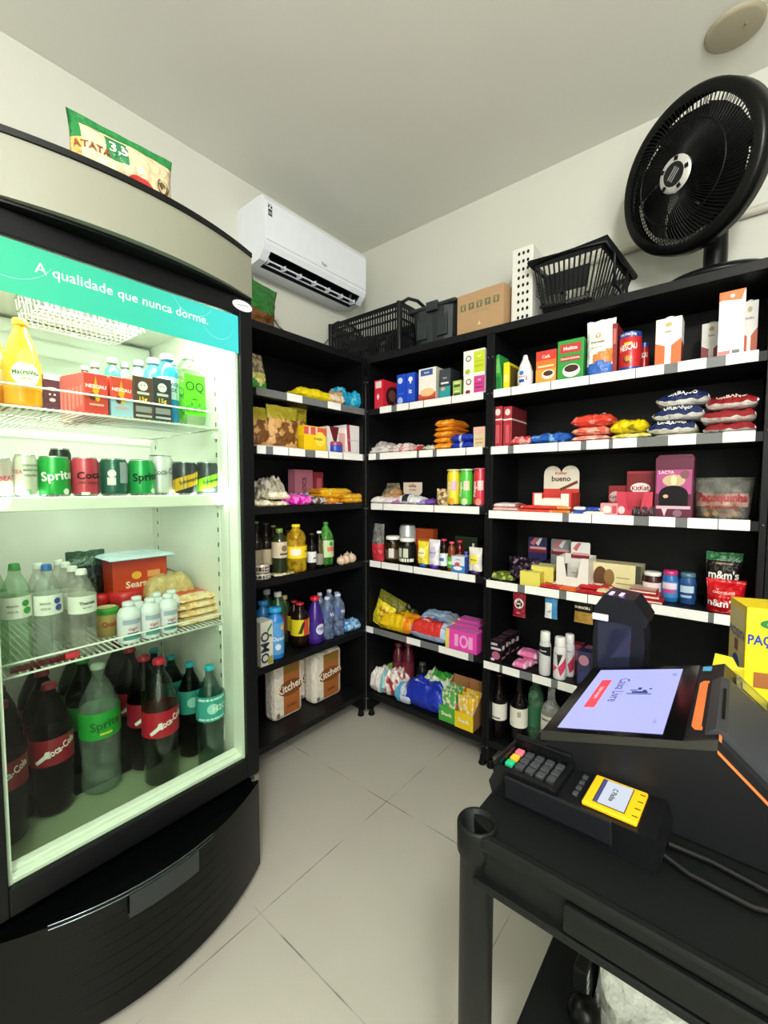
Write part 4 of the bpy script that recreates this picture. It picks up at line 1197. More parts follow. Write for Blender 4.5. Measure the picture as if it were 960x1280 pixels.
P('flour_pack', 'white pack with a heart emblem and blue wave at the foot on the top shelf', 'pack', (RR, 1, 731.5, 768, 397, .01), .07, lambda u, v: '3a6ac0' if v < .18+.08*sin(u*3) else ('e8863c' if v < .34+.14*u and v > .24 and u > .3 else 'f2f2ee'), [('e', .45, .72, .10, .05, 'b89a3c'), ('e', .45, .725, .07, .032, 'f2f2ee'), ('t', .45, .6, .06, 'Premiatta', '8a7a4a'), ('t', .45, .5, .03, 'Farinha de trigo', 'a09060')], seed=1, crinkle=.25, gus=.95)
C('biscuit_box', 'narrow dark red box tucked behind the white heart pack', 'box', (RR, 1, 766, 772, 404, .03), .12, '8c2a28', [('r', .2, .6, .8, .9, 'c86a60')])
NP = [('r', -1.5, .84, 1.5, .97, '24408c'), ('r', -1.5, .03, 1.5, .12, '24408c'), ('t', 0, .60, .20, 'NESCAU', 'f6f2e8', .12, 1.6), ('r', -.35, .66, .35, .72, 'f0c020'), ('c', 0, .3, .42, '6a2a18'), ('c', 0, .33, .3, 'd8963c'), ('t', 0, .9, .08, 'NUTRI 20g', 'e8ecf8')]
CN('cocoa_tin', 'red chocolate powder tin with blue rim at the front of the top shelf', 'tin', (RR, 1, 771.5, 800.5, 413, .01), 'c8242a', NP, metal=.1, rim='3a5ab8')
CN('cocoa_tin', 'smaller red chocolate powder tin behind the bigger one on the top shelf', 'tin', (RR, 1, 797, 812, 427, .12), 'b01f26', NP[:3], metal=.1, rim='3a5ab8')
WC = [('p', [(0, 0), (1, 0), (1, .55), (.62, .42), (.62, .0), (.38, .0), (.38, .42), (0, .5)], 'e8682c'), ('r', .38, 0, .62, .46, 'f0efea'), ('e', .5, .86, .14, .05, 'c0b080'), ('t', .5, .72, .06, 'Italac', '9a9080')]
def tetra(s, label, col2, dep=.08, turn=0):
    w, h, loc, rz = slot(*s, dep)
    e = root('milk_carton', label, 'carton', loc, rz+turn)
    fr = [(i[0], i[1], col2) if i[0] == 'p' else i for i in WC]
    carton_mesh(w, dep, h*.95, 'eceae4', fr, right=[('r', 0, 0, 1, .5, '7a2a30')]).done('carton_body', e)
    b = B(); b._cyl(w*.18, w*.18, h*.95, h, M('e0e0dc', .4), 14, Matrix.Translation((0, -dep*.15, 0))); b.done('screw_cap', e)
tetra((RR, 1, 820.5, 853, 394, .015), 'white and orange milk carton with a screw cap standing alone on the top shelf', 'e8682c')
tetra((RR, 1, 878, 903, 400, .14), 'white and maroon milk carton at the back, left of the tall white carton', '8c1f34')
tetra((RR, 1, 928, 949, 372, .12), 'white and orange carton at the right end, behind the tall white carton', 'c8501c')
C('milk_carton', 'tall white carton turned sideways with an orange slanted top on the top shelf', 'carton', (RR, 1, 900, 933, 363, .01), .075, 'eceef0', [('p', [(0, .86), (1, .98), (1, 1), (0, 1)], 'e8682c'), ('p', [(0, .88), (.85, .84), (.98, 1), (.3, .995)], 'ee7438'), ('c', .5, .92, .09, 'd8c8d8'), ('r', .03, .03, .48, .09, 'e87a78'), ('r', .56, .04, .84, .09, '6a6c6e')]+[('r', .1, .16+.05*k, .9, .163+.05*k, 'b8bcc0') for k in range(12)], right=[('r', 0, 0, .4, .96, 'e6b090')])
# ---- right unit, second shelf
for k, (a, c2, lb) in enumerate(((617, 628, 'red and white tall box at the left end of the second shelf'), (629.5, 640, 'red and white tall box right beside the first one on the second shelf'))):
    C('wafer_box', lb, 'box', (RR, 2, a, c2, 508, .02), .17, 'b02c38', [('r', 0, .66, 1, .7, 'f0e0dc'), ('e', .5, .86, .3, .08, 'f0d8d4'), ('r', .3, .1, .7, .55, 'c85a60')], right=[('r', 0, .0, 1, 1, '6a1c22'), ('r', 0, .66, 1, .7, 'd8c0b8')])
W('candy_bag', 'flat red and pink sweets bag on the second shelf', 'bag', (RR, 2, 637, 663, 545, .01), .12, lambda u, v: BL('d03a44', 'e8a09c', 40), seed=2)
W('candy_bag', 'flat blue sweets bag on the second shelf', 'bag', (RR, 2, 660, 713, 540.5, .015), .13, lambda u, v: BL('2458b4', '7cb0dc', 40, .6), seed=3)
stack_pillows('snack_bag', ['salmon orange snack bag, topmost of its stack of three', 'salmon orange snack bag, middle of its stack of three', 'salmon orange snack bag, lowest of its stack of three'], 'bag', RR, 2, (713, 714, 713), (765, 761, 760), (516.5, 532, 543), .01, .17, [lambda u, v: BL('e04434', 'f0a088', 40, .62), lambda u, v: BL('ec6c58', 'f4b8a4', 40, .5), lambda u, v: BL('f08c78', 'f4c0b0', 40, .5)], 'salmon snack bags piled on the second shelf', [[('t', .5, .25, .03, 'Torcida', 'f4d8b0')], [], []], 11)
stack_pillows('snack_bag', ['bright yellow snack bag lying on another yellow bag', 'pale yellow snack bag underneath the bright yellow one'], 'bag', RR, 2, (761, 763), (808, 813), (523, 540), .012, .16, [lambda u, v: BL('e8d014', '8c7c10', 38, .64), lambda u, v: BL('dcd05a', 'e8e8a0', 40)], 'yellow snack bags on the second shelf', [[('t', .5, .3, .022, 'KROKI', '8a4a10')], []], 21)
def rice(front, mid, back='f0eee6'):
    return lambda u, v: (front if v >= 0 and .04 < u < .96 else back)
stack_pillows('rice_bag', ['white rice bag with navy print, topmost of its pile', 'white rice bag with navy print, second from the top', 'white rice bag with navy print, third from the top', 'pale grey rice bag at the bottom of the navy printed pile'], 'bag', RR, 2, (820, 815, 809, 818), (888, 881, 871, 882), (487.5, 506, 524.5, 541), .01, .19, [rice('202c58', 0), rice('202c58', 0), rice('202c58', 0), lambda u, v: 'c8c8b4'], 'white and navy rice bags', [[('t', .5, .07, .021, 'URBANO', 'f6f6f2')], [('t', .5, .07, .021, 'URBANO', 'f6f6f2')], [('t', .5, .07, .021, 'URBANO', 'f6f6f2')], []], 31)
stack_pillows('rice_bag', ['white bag with dark red print, topmost of the pile at the right end', 'white bag with dark red print, middle of the pile at the right end', 'white bag with dark red print, lowest of the pile at the right end'], 'bag', RR, 2, (882, 876, 879), (949, 947, 946), (491.5, 510, 526.5), .01, .19, [rice('8c1c22', 0), rice('8c1c22', 0), rice('8c1c22', 0)], 'white and red bags', [[('t', .5, .07, .02, 'URBANO', 'f6e6d8')], [], []], 41)
# ---- right unit, third shelf
for k, (yt, lb, hx) in enumerate(((638, 'flat pink and white chocolate bar, lower of two at the left of the third shelf', 'e8b8b4'), (628, 'flat white and pink chocolate bar lying on the pink one', 'f2e4e0'))):
    up = .0 if k == 0 else .018
    W('chocolate_bar', lb, 'chocolate bar', (RR, 3, 612+2*k, 650-3*k, yt, .008, up), .11, (lambda hx: lambda u, v: hx if .1 < u < .9 else 'c85a60')(hx), seed=50+k, h=.02, crinkle=.5, pw=6)
def tray(name, label, s, dep, hx, back_h, inner='3a1410', cut=True, prints=(), card=None, cardprints=(), notch=.5, cardw=.95, cardshape='rect'):
    """open display tray: carton_body with a notched front and a printed back card"""
    w, h, loc, rz = slot(*s[:6], dep, 0, s[6] if len(s) > 6 else 0)
    e = root(name, label, 'display box', loc, rz)
    t = .002; b = B(); mt = M(hx, .4, 0, 'card')
    b.box(-w/2, w/2, -dep/2, dep/2, 0, t, mt)
    b.box(-w/2, -w/2+t, -dep/2, dep/2, 0, h, mt); b.box(w/2-t, w/2, -dep/2, dep/2, 0, h, mt)
    b.box(-w/2, w/2, dep/2-t, dep/2, 0, h, mt)
    pts = [(-w/2, 0), (w/2, 0), (w/2, h), (w*.28, h), (w*.17, h*notch), (-w*.17, h*notch), (-w*.28, h), (-w/2, h)]
    b.prism(pts, -dep/2-t, -dep/2, mt)
    printing(b, w, h, -dep/2-t, prints)
    b.done('tray', e)
    if back_h:
        b = B(); cw = w*cardw/2; z1 = back_h
        if cardshape == 'heart':
            pts = [(-cw, h*.4), (cw, h*.4), (cw, z1*.82)]+[(cw*.5+cw*.5*cos(R(a)), z1*.82+z1*.18*sin(R(a))) for a in range(0, 181, 20)]+[(-cw*.5+cw*.5*cos(R(a)), z1*.82+z1*.18*sin(R(a))) for a in range(0, 181, 20)]+[(-cw, z1*.82)]
        else: pts = [(-cw, h*.4), (cw, h*.4), (cw, z1*.96), (cw*.92, z1), (-cw*.92, z1), (-cw, z1*.96)]
        b.prism(pts, dep/2-.006, dep/2-.0025, M(card or hx, .4, 0, 'card'))
        b.T = Matrix.Translation((0, 0, 0)); printing(b, 2*cw, z1, dep/2-.006, cardprints)
        b.done('back_card', e)
    return e, w, h
# kinder style display
sc_h = slot(RR, 3, 680, 727, 582, .16, .01)[1]
tray('chocolate_display', 'open red and white chocolate tray with a rounded white back card, third shelf', (RR, 3, 666, 714, 616, .04), .13, 'd8453c', sc_h, prints=[('r', .05, .08, .95, .7, 'f0ece4'), ('p', [(.75, .7), (.95, .7), (.95, .96), (.75, .96)], 'f0ece4'), ('p', [(.05, .7), (.25, .7), (.25, .96), (.05, .96)], 'f0ece4')], card='e9e1cf', cardprints=[('r', 0, .3, 1, .5, 'd8453c'), ('t', .5, .84, .09, 'Kinder', 'c83030'), ('t', .5, .72, .16, 'bueno', '3a2014'), ('p', [(.45, .5), (.95, .68), (.97, .62), (.5, .45)], '6a3a1c')], notch=.45, cardshape='heart')
for k, (a, c2, yt, hx, up, d) in enumerate(((646, 690, 640, 'e0482c', 0, .005), (668, 712, 637, 'ee7a2c', 0.0, .008), (650, 700, 631, 'd83a34', .017, .006), (664, 713, 629, 'f09040', .017, .01))):
    W('chocolate_bar', ['orange red wrapped chocolate bar, lower left in front of the white back card', 'orange wrapped chocolate bar, lower right in front of the display tray', 'red wrapped chocolate bar lying on the lower left one', 'light orange wrapped bar, uppermost at the right of the little pile'][k], 'chocolate bar', (RR, 3, a, c2, yt, d, up), .03, (lambda hx: lambda u, v: hx if .08 < u < .92 else 'f0b070')(hx), seed=60+k, h=.015, crinkle=.6, pw=6, group=None)
for k, (a, c2, yt, hx, up, d) in enumerate(((714, 748, 640, '2c50b4', 0, .006), (716, 732, 628, 'e4e6ea', .016, .012), (731, 750, 628, '2448b0', .016, .008), (728, 756, 642, 'e8e4dc', 0, .002))):
    W('chocolate_bar', ['blue wrapped bar, lower one right of the display tray', 'white wrapped bar lying on the blue one', 'dark blue wrapped bar on top, right of the white bar', 'cream wrapped bar lying flat at the shelf edge'][k], 'chocolate bar', (RR, 3, a, c2, yt, d, up), .035, (lambda hx: lambda u, v: hx if .08 < u < .92 else 'c8ccd8')(hx), seed=70+k, h=.015, crinkle=.6, pw=6)
C('sweets_box', 'low pink sweets box left of the red wafer tray on the third shelf', 'box', (RR, 3, 750.5, 772, 629, .01), .05, 'e09aa0', [('e', .4, .5, .25, .3, 'f4e0d8'), ('r', .7, .2, .95, .8, 'c84850')])
KR = 'b01c2c'
C('wafer_box', 'dark red wafer box at the back, left of the tall red one', 'box', (RR, 3, 761, 786, 607, .12), .06, '8c1a28', [('e', .35, .6, .32, .2, 'd8b8b8'), ('t', .35, .6, .16, 'KitKat', '8c1a28', 0, .6)])
C('wafer_box', 'tall dark red wafer box with a white oval name on the third shelf', 'box', (RR, 3, 784, 819, 589, .10), .05, '7c121e', [('e', .5, .62, .36, .12, 'eee4e0'), ('t', .5, .62, .14, 'KitKat', '9c1420', .06, .62), ('r', 0, .95, 1, 1, '9c2030')])
e, w, h = tray('wafer_tray', 'low red wafer tray with a deep notched front, before the tall red box', (RR, 3, 771, 816, 615, .015), .07, 'c83a50', 0, prints=[('e', .15, .25, .1, .16, 'f0c8c8')], notch=.25)
for k, (a, c2) in enumerate(((790, 800), (801, 810), (811, 819))):
    W('dark_chocolate', ['dark wrapped chocolate at the left of three on the shelf edge', 'dark wrapped chocolate between the other two on the shelf edge', 'dark wrapped chocolate at the right of three, next to the maroon box'][k], 'chocolate', (RR, 3, a, c2, 634, .003), .02, lambda u, v: '2a1a20', seed=80+k)
e = root('gift_box', 'maroon and pink chocolate egg gift box with a dark window on the third shelf', 'gift box', slot(RR, 3, 820, 868, 572, .02, .11)[2], 0)
w, h, _, _ = slot(RR, 3, 820, 868, 572, .02, .11)
carton_mesh(w, .11, h, '5c1234', [('r', .04, .40, .96, .80, 'b04a84'), ('t', .3, .76, .07, 'LACTA', 'f0d8e8', 0, .4), ('e', .5, .62, .3, .10, 'c8b088'), ('e', .5, .62, .08, .09, 'e0d4a8'), ('e', .78, .72, .12, .07, '7a4a50'), ('r', .12, .2, .88, .42, '120a10'), ('e', .5, .40, .38, .14, '120a10'), ('e', .3, .36, .07, .03, 'e8b08c'), ('r', .05, .15, .95, .2, 'd8b0c0'), ('p', [(.2, .15), (.35, .15), (.28, .02)], 'e4c4d0'), ('e', .62, .08, .12, .06, '8a6070')]).done('carton_body', e)
b = B(); b.prism([(-w/2, h), (w/2, h), (w*.42, h+.012), (-w*.42, h+.012)], -.03, .03, '5c1234'); b.done('carton_lid', e)
# big clear tub of peanut sweets
w, h, loc, rz = slot(RR, 3, 873, 936, 597, .03, .18)
tubr = .088
e = root('sweets_tub', 'clear plastic tub of peanut sweets with red lettering at the right shelf end', 'tub', Vector((loc.x, .03+tubr, loc.z)), 0)
b = B(); b.lathe([(0, .001), (tubr*.83, .001), (tubr*.85, .005), (tubr*.98, h*.96), (tubr*1.04, h), (tubr*1.04, h*.985)], 32, mt=haze('d8d8d0', .22)); b.done('tub_body', e)
b = B(); b.lathe([(tubr*.93, h*.3), (tubr*.95, h*.62)], 32, mt=haze('e0b8a8', .45), arc=(R(-150), R(-30)))
wp = wrap(tubr*.985, h*.5)
b.text('Paçoquinha', h*.27, M('a8323c', .5), (0, 0, 0), maxw=tubr*1.7, warp=wp); b.text('DE AMENDOIM', h*.1, M('8a2a30', .5), (0, 0, 0), maxw=tubr*1.1, warp=wrap(tubr*.975, h*.3)); b.done('label', e)
for k in range(26):
    a = k*2.4; rr_ = tubr*.62*math.sqrt((k % 13+1)/14); z = .016+.022*(k//13)
    b = B(); b.box(-.011, .011, -.009, .009, -.009, .009, M(('e8a03c', 'e8d070', 'd87828', 'c8a040')[k % 4], .5, 0, 'film'), .004)
    tag(b.done('wrapped_sweet', loc=(e.location.x+rr_*cos(a), e.location.y+rr_*sin(a), e.location.z+z), rot=(k, k*1.3, k*.7)), 'golden wrapped peanut sweet inside the clear tub', 'sweet', 'wrapped sweets in the clear tub')
# ---- right unit, fourth shelf
cards = [((RR, 4, 652, 677, 701, .15), 671, '2a2a5c', 'chocolate display tray with a dark blue and red back card, leftmost of three'), ((RR, 4, 681, 708, 703, .15), 674, '8a8e92', 'chocolate display tray with a silver and red back card, middle of three'), ((RR, 4, 696, 736, 697, .05), 677, 'e8e6e0', 'white chocolate display tray with a deep notch, rightmost of three')]
for k, (s, yt, hx, lb) in enumerate(cards):
    bh = slot(RR, 4, s[2], s[3], yt, s[5]+(.12 if k == 2 else .07), .01)[1]
    tray('chocolate_display', lb, s, .12 if k == 2 else .08, 'e4e0d8' if k == 2 else '1c1a1e', bh, card=hx, cardw=.62 if k == 2 else .95, cardprints=[('p', [(.1, .84), (.35, .98), (.55, .98), (.3, .78)], 'c86a74'), ('p', [(.4, .84), (.6, .98), (.75, .98), (.55, .78)], 'e4e4e8'), ('r', .02, .62, .98, .72, '7c1c2c'), ('r', .1, .70, .95, .76, 'd8a0a4')], notch=.4)
P('snack_bag', 'crumpled dark purple snack bag lying on the fourth shelf', 'bag', (RR, 4, 630, 668, 699, .03), .12, lambda u, v: BL('18101c', '9a7a94', 45, .58), seed=7, crinkle=3.2)
W('snack_bag', 'olive green flat bag at the left end of the fourth shelf', 'bag', (RR, 4, 609, 640, 717, .008), .10, lambda u, v: BL('5a6c1c', 'a8b058', 40, .55), seed=8, crinkle=2)
C('sweets_box', 'pale yellow sweets box, lower front one on the fourth shelf', 'box', (RR, 4, 650, 675, 715, .01), .10, 'e4d860', right=[('r', 0, 0, 1, 1, 'c8b83c')], top='ece480')
C('sweets_box', 'pale yellow sweets box, behind and higher than the front one', 'box', (RR, 4, 664, 692, 708, .06), .09, 'ddd468', right=[('r', 0, .2, 1, .8, '9a8c34')], top='e8e0a0')
bars = [(674, 700, 731, .003, .0, 'c02028'), (698, 719, 735, .001, .0, 'e06020'), (690, 735, 722, .04, .012, 'e8d8cc'), (720, 755, 736, .004, 0, 'b01820'), (722, 762, 727, .03, .016, 'c41c24'), (745, 768, 736, .008, .012, 'e0c8a0'), (764, 788, 729, .01, .0, 'ddc9a0')]
blab = ['small red wrapped bar by the pale yellow boxes', 'small orange wrapped bar at the shelf edge', 'flat white and red chocolate box before the white display', 'red wrapped bar at the shelf edge, left of the scanner', 'red and white wrapped bar lying higher, left of the scanner', 'cream wrapped bar beside the red and white one', 'cream coloured biscuit pack by the low stack of red chocolates']
for k, (a, c2, yt, d, up, hx) in enumerate(bars):
    W('chocolate_bar', blab[k], 'chocolate bar', (RR, 4, a, c2, yt, d, up), .09, (lambda hx, k: lambda u, v: hx if not (.3 < u < .7 and .3 < abs(v) < .7) else ('f0e4dc' if k in (2, 4) else hx))(hx, k), seed=90+k, h=.018, crinkle=.7, pw=6)
C('chocolate_box', 'long cream box with brown picture at the back of the fourth shelf', 'box', (RR, 4, 735, 802, 705, .13), .09, 'e0d4a4', [('e', .25, .45, .14, .42, '5c3a1c'), ('e', .42, .5, .10, .3, '8a6a3c'), ('r', .9, 0, 1, 1, '3a3a2c'), ('r', .55, .3, .85, .34, 'a89a60'), ('r', .55, .5, .8, .54, 'a89a60')])
for k in range(3):
    C('chocolate_bar', ['red and cream chocolate bar, lowest of three in a neat stack', 'red and cream chocolate bar, middle of three in a neat stack', 'red and cream chocolate bar, topmost of three in a neat stack'][k], 'chocolate bar', (RR, 4, 786, 828-4*k, 740, .01+.006*k, .0155*k), .10, 'b02430', [('r', .0, .3, 1, .7, 'e8d8c4')], top='c4a898' if k == 2 else None)
for o in [o for o in col.objects if o.name.startswith('chocolate_bar') and 'neat stack' in o.get('label', '')]:
    hz = max(v.co.z for v in o.data.vertices)
    for v in o.data.vertices: v.co.z *= .014/hz
def JR(name, label, s, body, capc, band, prints=(), liquid=None, r=None, shape='jar', capr=.9):
    return BT(name, label, 'jar', s, body, capc=capc, shape=shape, capr=capr, band=band, prints=prints, capn='lid', liquid=liquid, r=r)
JR('spread_jar', 'dark jar with a white lid and white label behind the red stack', (RR, 4, 802, 827, 716, .09), M('3a1418', .2), 'ecebe4', (.2, .62, 'ecdcd8'), [('r', -.7, .3, .7, .4, 'b03040')], r=.033, shape='jar')
JR('gum_jar', 'gum jar with a pink cap and blue base, left of the blue jar', (RR, 4, 828, 847, 714, .08), M('2c6cb0', .25), 'c8307c', (.15, .66, '3c8cc8'), [('r', -1, .42, 1, .62, 'e8d8e8'), ('r', -.8, .3, .8, .4, 'd04088')], r=.026)
JR('gum_jar', 'blue gum jar with a grey blue cap next to the pink capped jar', (RR, 4, 850, 869, 717, .08), M('24508c', .25), '4c7488', (.15, .66, '1c3c74'), [('r', -.9, .38, .9, .6, 'b8d4e8'), ('r', -.8, .22, .6, .3, '9cc0dc')], r=.026)
P('candy_pouch', 'dark brown candy pouch with a green top edge and white lettering at the back', 'bag', (RR, 4, 882, 930, 692, .12), .07, lambda u, v: '1f6a38' if v > .86 else '1c1410', [('t', .5, .60, .20, "m&m's", 'f0ece4'), ('t', .5, .8, .05, 'AMENDOIM', 'c0a080'), ('t', .4, .42, .06, '148g', 'c8c8c0')], seed=12, crinkle=.5, gus=.8)
P('candy_pouch', 'bright red candy pouch in front of the dark brown one', 'bag', (RR, 4, 884, 932, 727, .03), .09, lambda u, v: 'c4141c' if v > .3 else 'a41018', [('t', .35, .30, .3, "m&m's", 'f4ece8'), ('r', 0, 0, 0, 0, '0')][:1]+[('t', .45, .62, .09, 'CHOCOLATE', 'f0d8d0')], seed=14, crinkle=1.2, gus=.9, taper=-.1)
# hanging items below the fourth shelf
def hang(name, label, cat, x0, x1, y0, y1, hx, prints, thick=.012):
    zt = at((x0+x1)/2, y0, 1, -.002).z; a = at(x0, y0, 1, -.002); c2 = at(x1, y0, 1, -.002); zb = at((x0+x1)/2, y1, 1, -.002).z
    w, h = c2.x-a.x, zt-zb
    e = root(name, label, cat, ((a.x+c2.x)/2, .012, zb), 0)
    b = pouch_mesh(w, thick, h, (lambda u, v: hx) if isinstance(hx, str) else hx, prints, seed=int(x0), crinkle=.4, gus=.7); b.done('packet', e)
    b = B(); b.tube([(0, .04, h-.004), (0, .0, h-.004), (0, -.012, h-.001)], .0015, M('9a9c9e', .3, .8), 6); b.done('hook', e)
hang('condom_sachet', 'dark red sachet with a white ring hanging below the fourth shelf', 'sachet', 640, 656, 741, 772, '8c1a2c', [('e', .5, .55, .38, .2, 'e8dcdc'), ('e', .5, .55, .3, .16, '2a0c14'), ('t', .5, .55, .12, 'olla', 'f0e8e8'), ('t', .5, .18, .08, 'sabor', 'e0a0a0')])
hang('blister_packet', 'blue and white packet hanging, middle of three below the fourth shelf', 'packet', 680, 696, 746, 774, lambda u, v: '3c86b8' if u > .6 or v > .7 else 'e4e8ea', [('t', .4, .3, .08, 'FIO', '2c4c8c')])
hang('battery_packet', 'black and gold battery packet hanging, rightmost of three below the fourth shelf', 'packet', 717, 741, 752, 780, lambda u, v: '18140e' if v > .5 else 'a07c34', [('t', .45, .7, .14, 'DURACELL', 'e8e0d0')])
# ---- right unit, fifth shelf
for k, (a, c2, yt, d, lb) in enumerate(((610, 627, 801, .01, 'black box with pink and white pattern, front of its pair at the left'), (616, 632, 797, .07, 'black box with pink and white pattern, behind the front left one'), (625, 639, 793, .12, 'black box with pink and white pattern, third from the front'), (632, 645, 790, .17, 'black box with pink and white pattern, furthest back'))):
    C('patterned_box', lb, 'box', (RR, 5, a, c2, yt, d), .045, '1c1218', [('r', .05, .6, .95, .7, 'd8c8d0'), ('e', .6, .35, .3, .18, 'b06080'), ('r', .1, .1, .5, .2, 'e8d8e0'), ('r', .1, .8, .7, .9, 'c8b8c0')], right=[('r', .1, .2, .9, .28, 'b08898'), ('r', .1, .6, .7, .8, 'd8d0d4')], top='4a3040')
for k, (a, c2, yt, d, up, lb) in enumerate(((640, 657, 826, .01, 0, 'pink soap pack, left front of the pile'), (650, 664, 820, .05, .0, 'pink soap pack, right front of the pile'), (646, 672, 812, .08, .028, 'pink soap pack lying on top of the pile'), (655, 672, 815, .10, .0, 'pink soap pack at the back of the pile'))):
    W('soap_pack', lb, 'soap', (RR, 5, a, c2, yt, d, up), .07, lambda u, v: 'e87ab0' if .15 < u < .85 else 'f4b8d4', seed=100+k, h=.032, crinkle=.4, pw=6)
def AER(label, s, hx, capc, prints):
    return BT('spray_can', label, 'spray can', s, M(hx, .3), capc=capc, shape='aerosol', capr=.86, band=(.04, .68, hx), prints=prints, capn='cap')
AER('white and black spray can standing alone on the fifth shelf', (RR, 5, 672.5, 686.5, 791, .015), 'd8dadc', 'ecece8', [('p', [(-1.4, .55), (1.4, .45), (1.4, .68), (-1.4, .68)], '1c1c20'), ('t', 0, .58, .05, 'Rexona', 'e8e8ec')])
AER('white spray can with pink diamonds, the nearer of two', (RR, 5, 690.5, 706, 798, .012), 'e4e4e4', 'ececea', [('p', [(0, .3), (1.3, .55), (1.3, .3), (.4, .1)], 'd83c68'), ('p', [(0, .3), (-1.3, .1), (-1.3, .35)], 'e05a80'), ('p', [(0, .32), (.7, .62), (-.2, .6)], '2a1c28'), ('t', 0, .62, .045, 'Rexona', '404048')])
AER('white spray can with pink diamonds, behind the nearer one', (RR, 5, 704, 717, 794, .07), 'e0e0e2', 'e6e6e6', [('p', [(0, .3), (1.3, .55), (1.3, .2), (.4, .1)], 'c03058'), ('t', 0, .62, .045, 'Rexona', '404048')])
C('hair_colour_box', 'maroon box at the back, right of the spray cans', 'box', (RR, 5, 715, 727, 806, .10), .05, '6a1c34', [('r', .1, .5, .9, .8, 'a85a70')])
for k, (a, c2, yt, d) in enumerate(((722, 738, 815, .02), (730, 750, 812, .07))):
    C('hair_colour_box', ['navy and mauve box just left of the checkout screen', 'mauve box behind the navy one by the checkout screen'][k], 'box', (RR, 5, a, c2, yt, d), .05, ('24284c', '7a4c62')[k], [('e', .5, .75, .4, .15, 'b07a8c'), ('r', .1, .1, .9, .4, '2c3468')])
# ---- right unit, bottom shelf: bottles
wg = M('100a0c', .08); 
BT('wine_bottle', 'dark wine bottle with a white label, leftmost on the bottom shelf', 'bottle', (RR, 6, 611, 629.5, 845, .03), wg, capc='4a1018', shape='wine', capr=.42, capn='foil', r=.037, band=(.30, .56, 'eceae0'), prints=[('r', -.6, .33, .6, .35, '3a3834')], fill=0)
BT('wine_bottle', 'dark wine bottle with a tall white label and grey emblem, second from the left', 'bottle', (RR, 6, 634, 657, 850, .02), wg, capc='16181a', shape='wine', capr=.42, capn='foil', r=.039, band=(.30, .58, 'ece9dc'), prints=[('r', .2, .46, .6, .54, 'a8a898')])
BT('gin_bottle', 'clear and green glass bottle between the wine and the vodka', 'bottle', (RR, 6, 660, 674, 848, .07), haze('8ac09a', .25), capc='c8ccc8', shape='square', r=.034, capr=.4, band=(.3, .6, '2c6a48'))
BT('vodka_bottle', 'clear bottle with a red cap and white patterned label by the checkout screen', 'bottle', (RR, 6, 672, 700, 856, .015), haze('d8dcd8', .3), capc='a81824', shape='wine', capr=.42, r=.042, band=(.22, .58, 'e8e2d8'), prints=[('t', 0, .53, .04, 'SMIRNOFF', '2a1414'), ('c', -.3, .36, .3, 'b02028'), ('r', -.8, .26, .8, .28, '3a3430')])
BT('spirit_bottle', 'dark bottle at the back of the bottom shelf behind the two wines', 'bottle', (RR, 6, 640, 652, 850, .16), M('141c14', .1), capc='2a2c2c', shape='wine', capr=.42, r=.036, band=(.3, .55, '8c8a80'))

# ------------------------------------------------------------ middle unit
MM = 'M'
C('chocolate_box', 'red chocolate box with a dark flower picture on its side, middle unit', 'box', (MM, 1, 468, 478.5, 475, .015), .17, 'd8283c', [('r', .15, .72, .85, .95, 'ecd8d0'), ('r', .3, .38, .6, .46, 'f0e0dc'), ('r', .38, .32, .52, .52, 'f0e0dc')], right=[('e', .55, .45, .4, .38, '3c1c1c'), ('e', .5, .5, .2, .2, '7a4a44'), ('r', .6, .1, .9, .3, 'a85a70')], top='8a1c28')
C('powder_box', 'royal blue box with white drops, left one of the pair', 'box', (MM, 1, 496, 507, 468, .015), .09, '1f48c8', [('e', .4, .8, .28, .1, 'c8d8f4'), ('e', .4, .15, .3, .12, 'a8c0ec'), ('r', .2, .35, .8, .4, '3c64d8')])
C('powder_box', 'royal blue box with white lettering, right one of the pair', 'box', (MM, 1, 508, 518.5, 466, .015), .09, '2450d0', [('e', .5, .8, .26, .08, 'f0f4fc'), ('r', .42, .66, .58, .8, 'f0f4fc'), ('t', .5, .42, .2, 'iz', 'e8f0fc'), ('r', .1, .05, .9, .1, '1a3490')], right=[('r', 0, 0, 1, 1, '1c3ca0')])
C('biscuit_box', 'white box with orange foot and blue top label on the middle unit', 'box', (MM, 1, 523.5, 545, 460, .015), .07, 'f0ece4', [('r', .12, .78, .82, .96, '3458a0'), ('t', .47, .87, .07, 'Nestlé', 'f0f0f8'), ('p', [(0, 0), (1, 0), (1, .28), (.5, .16), (0, .26)], 'c85438'), ('e', .5, .28, .42, .12, 'f0c890'), ('r', 0, 0, 1, .12, 'b84030')], right=[('r', 0, 0, 1, 1, 'c8c4b8')])
C('biscuit_box', 'slim dark grey and teal box next to the white and orange one', 'box', (MM, 1, 549.5, 563, 461, .015), .09, '3a4046', [('r', 0, 0, 1, .42, '2a9ca0'), ('t', .5, .7, .06, 'Nesfit', 'd8dce0'), ('r', .15, .5, .85, .56, 'e8ece8'), ('e', .35, .34, .2, .06, 'e8a080')], right=[('r', 0, 0, 1, 1, '22262a')])
C('mint_box', 'small pale green box, lower of two stacked', 'box', (MM, 1, 566, 576.5, 486, .015), .05, 'a8c060', [('r', .1, .2, .9, .5, '3c5c2c'), ('r', .2, .6, .8, .8, 'd8e0a0')], right=[('r', 0, 0, 1, 1, '6a8038')])
zz = slot(MM, 1, 566, 576.5, 486, .015, .05)[1]
C('mint_box', 'small pale green box, upper of two stacked', 'box', (MM, 1, 566, 576.5, 475.5, .015, zz), .05, 'b4c868', [('r', .1, .2, .9, .5, '3c5c2c'), ('r', .2, .6, .8, .8, 'd8e0a0')], right=[('r', 0, 0, 1, 1, '6a8038')])
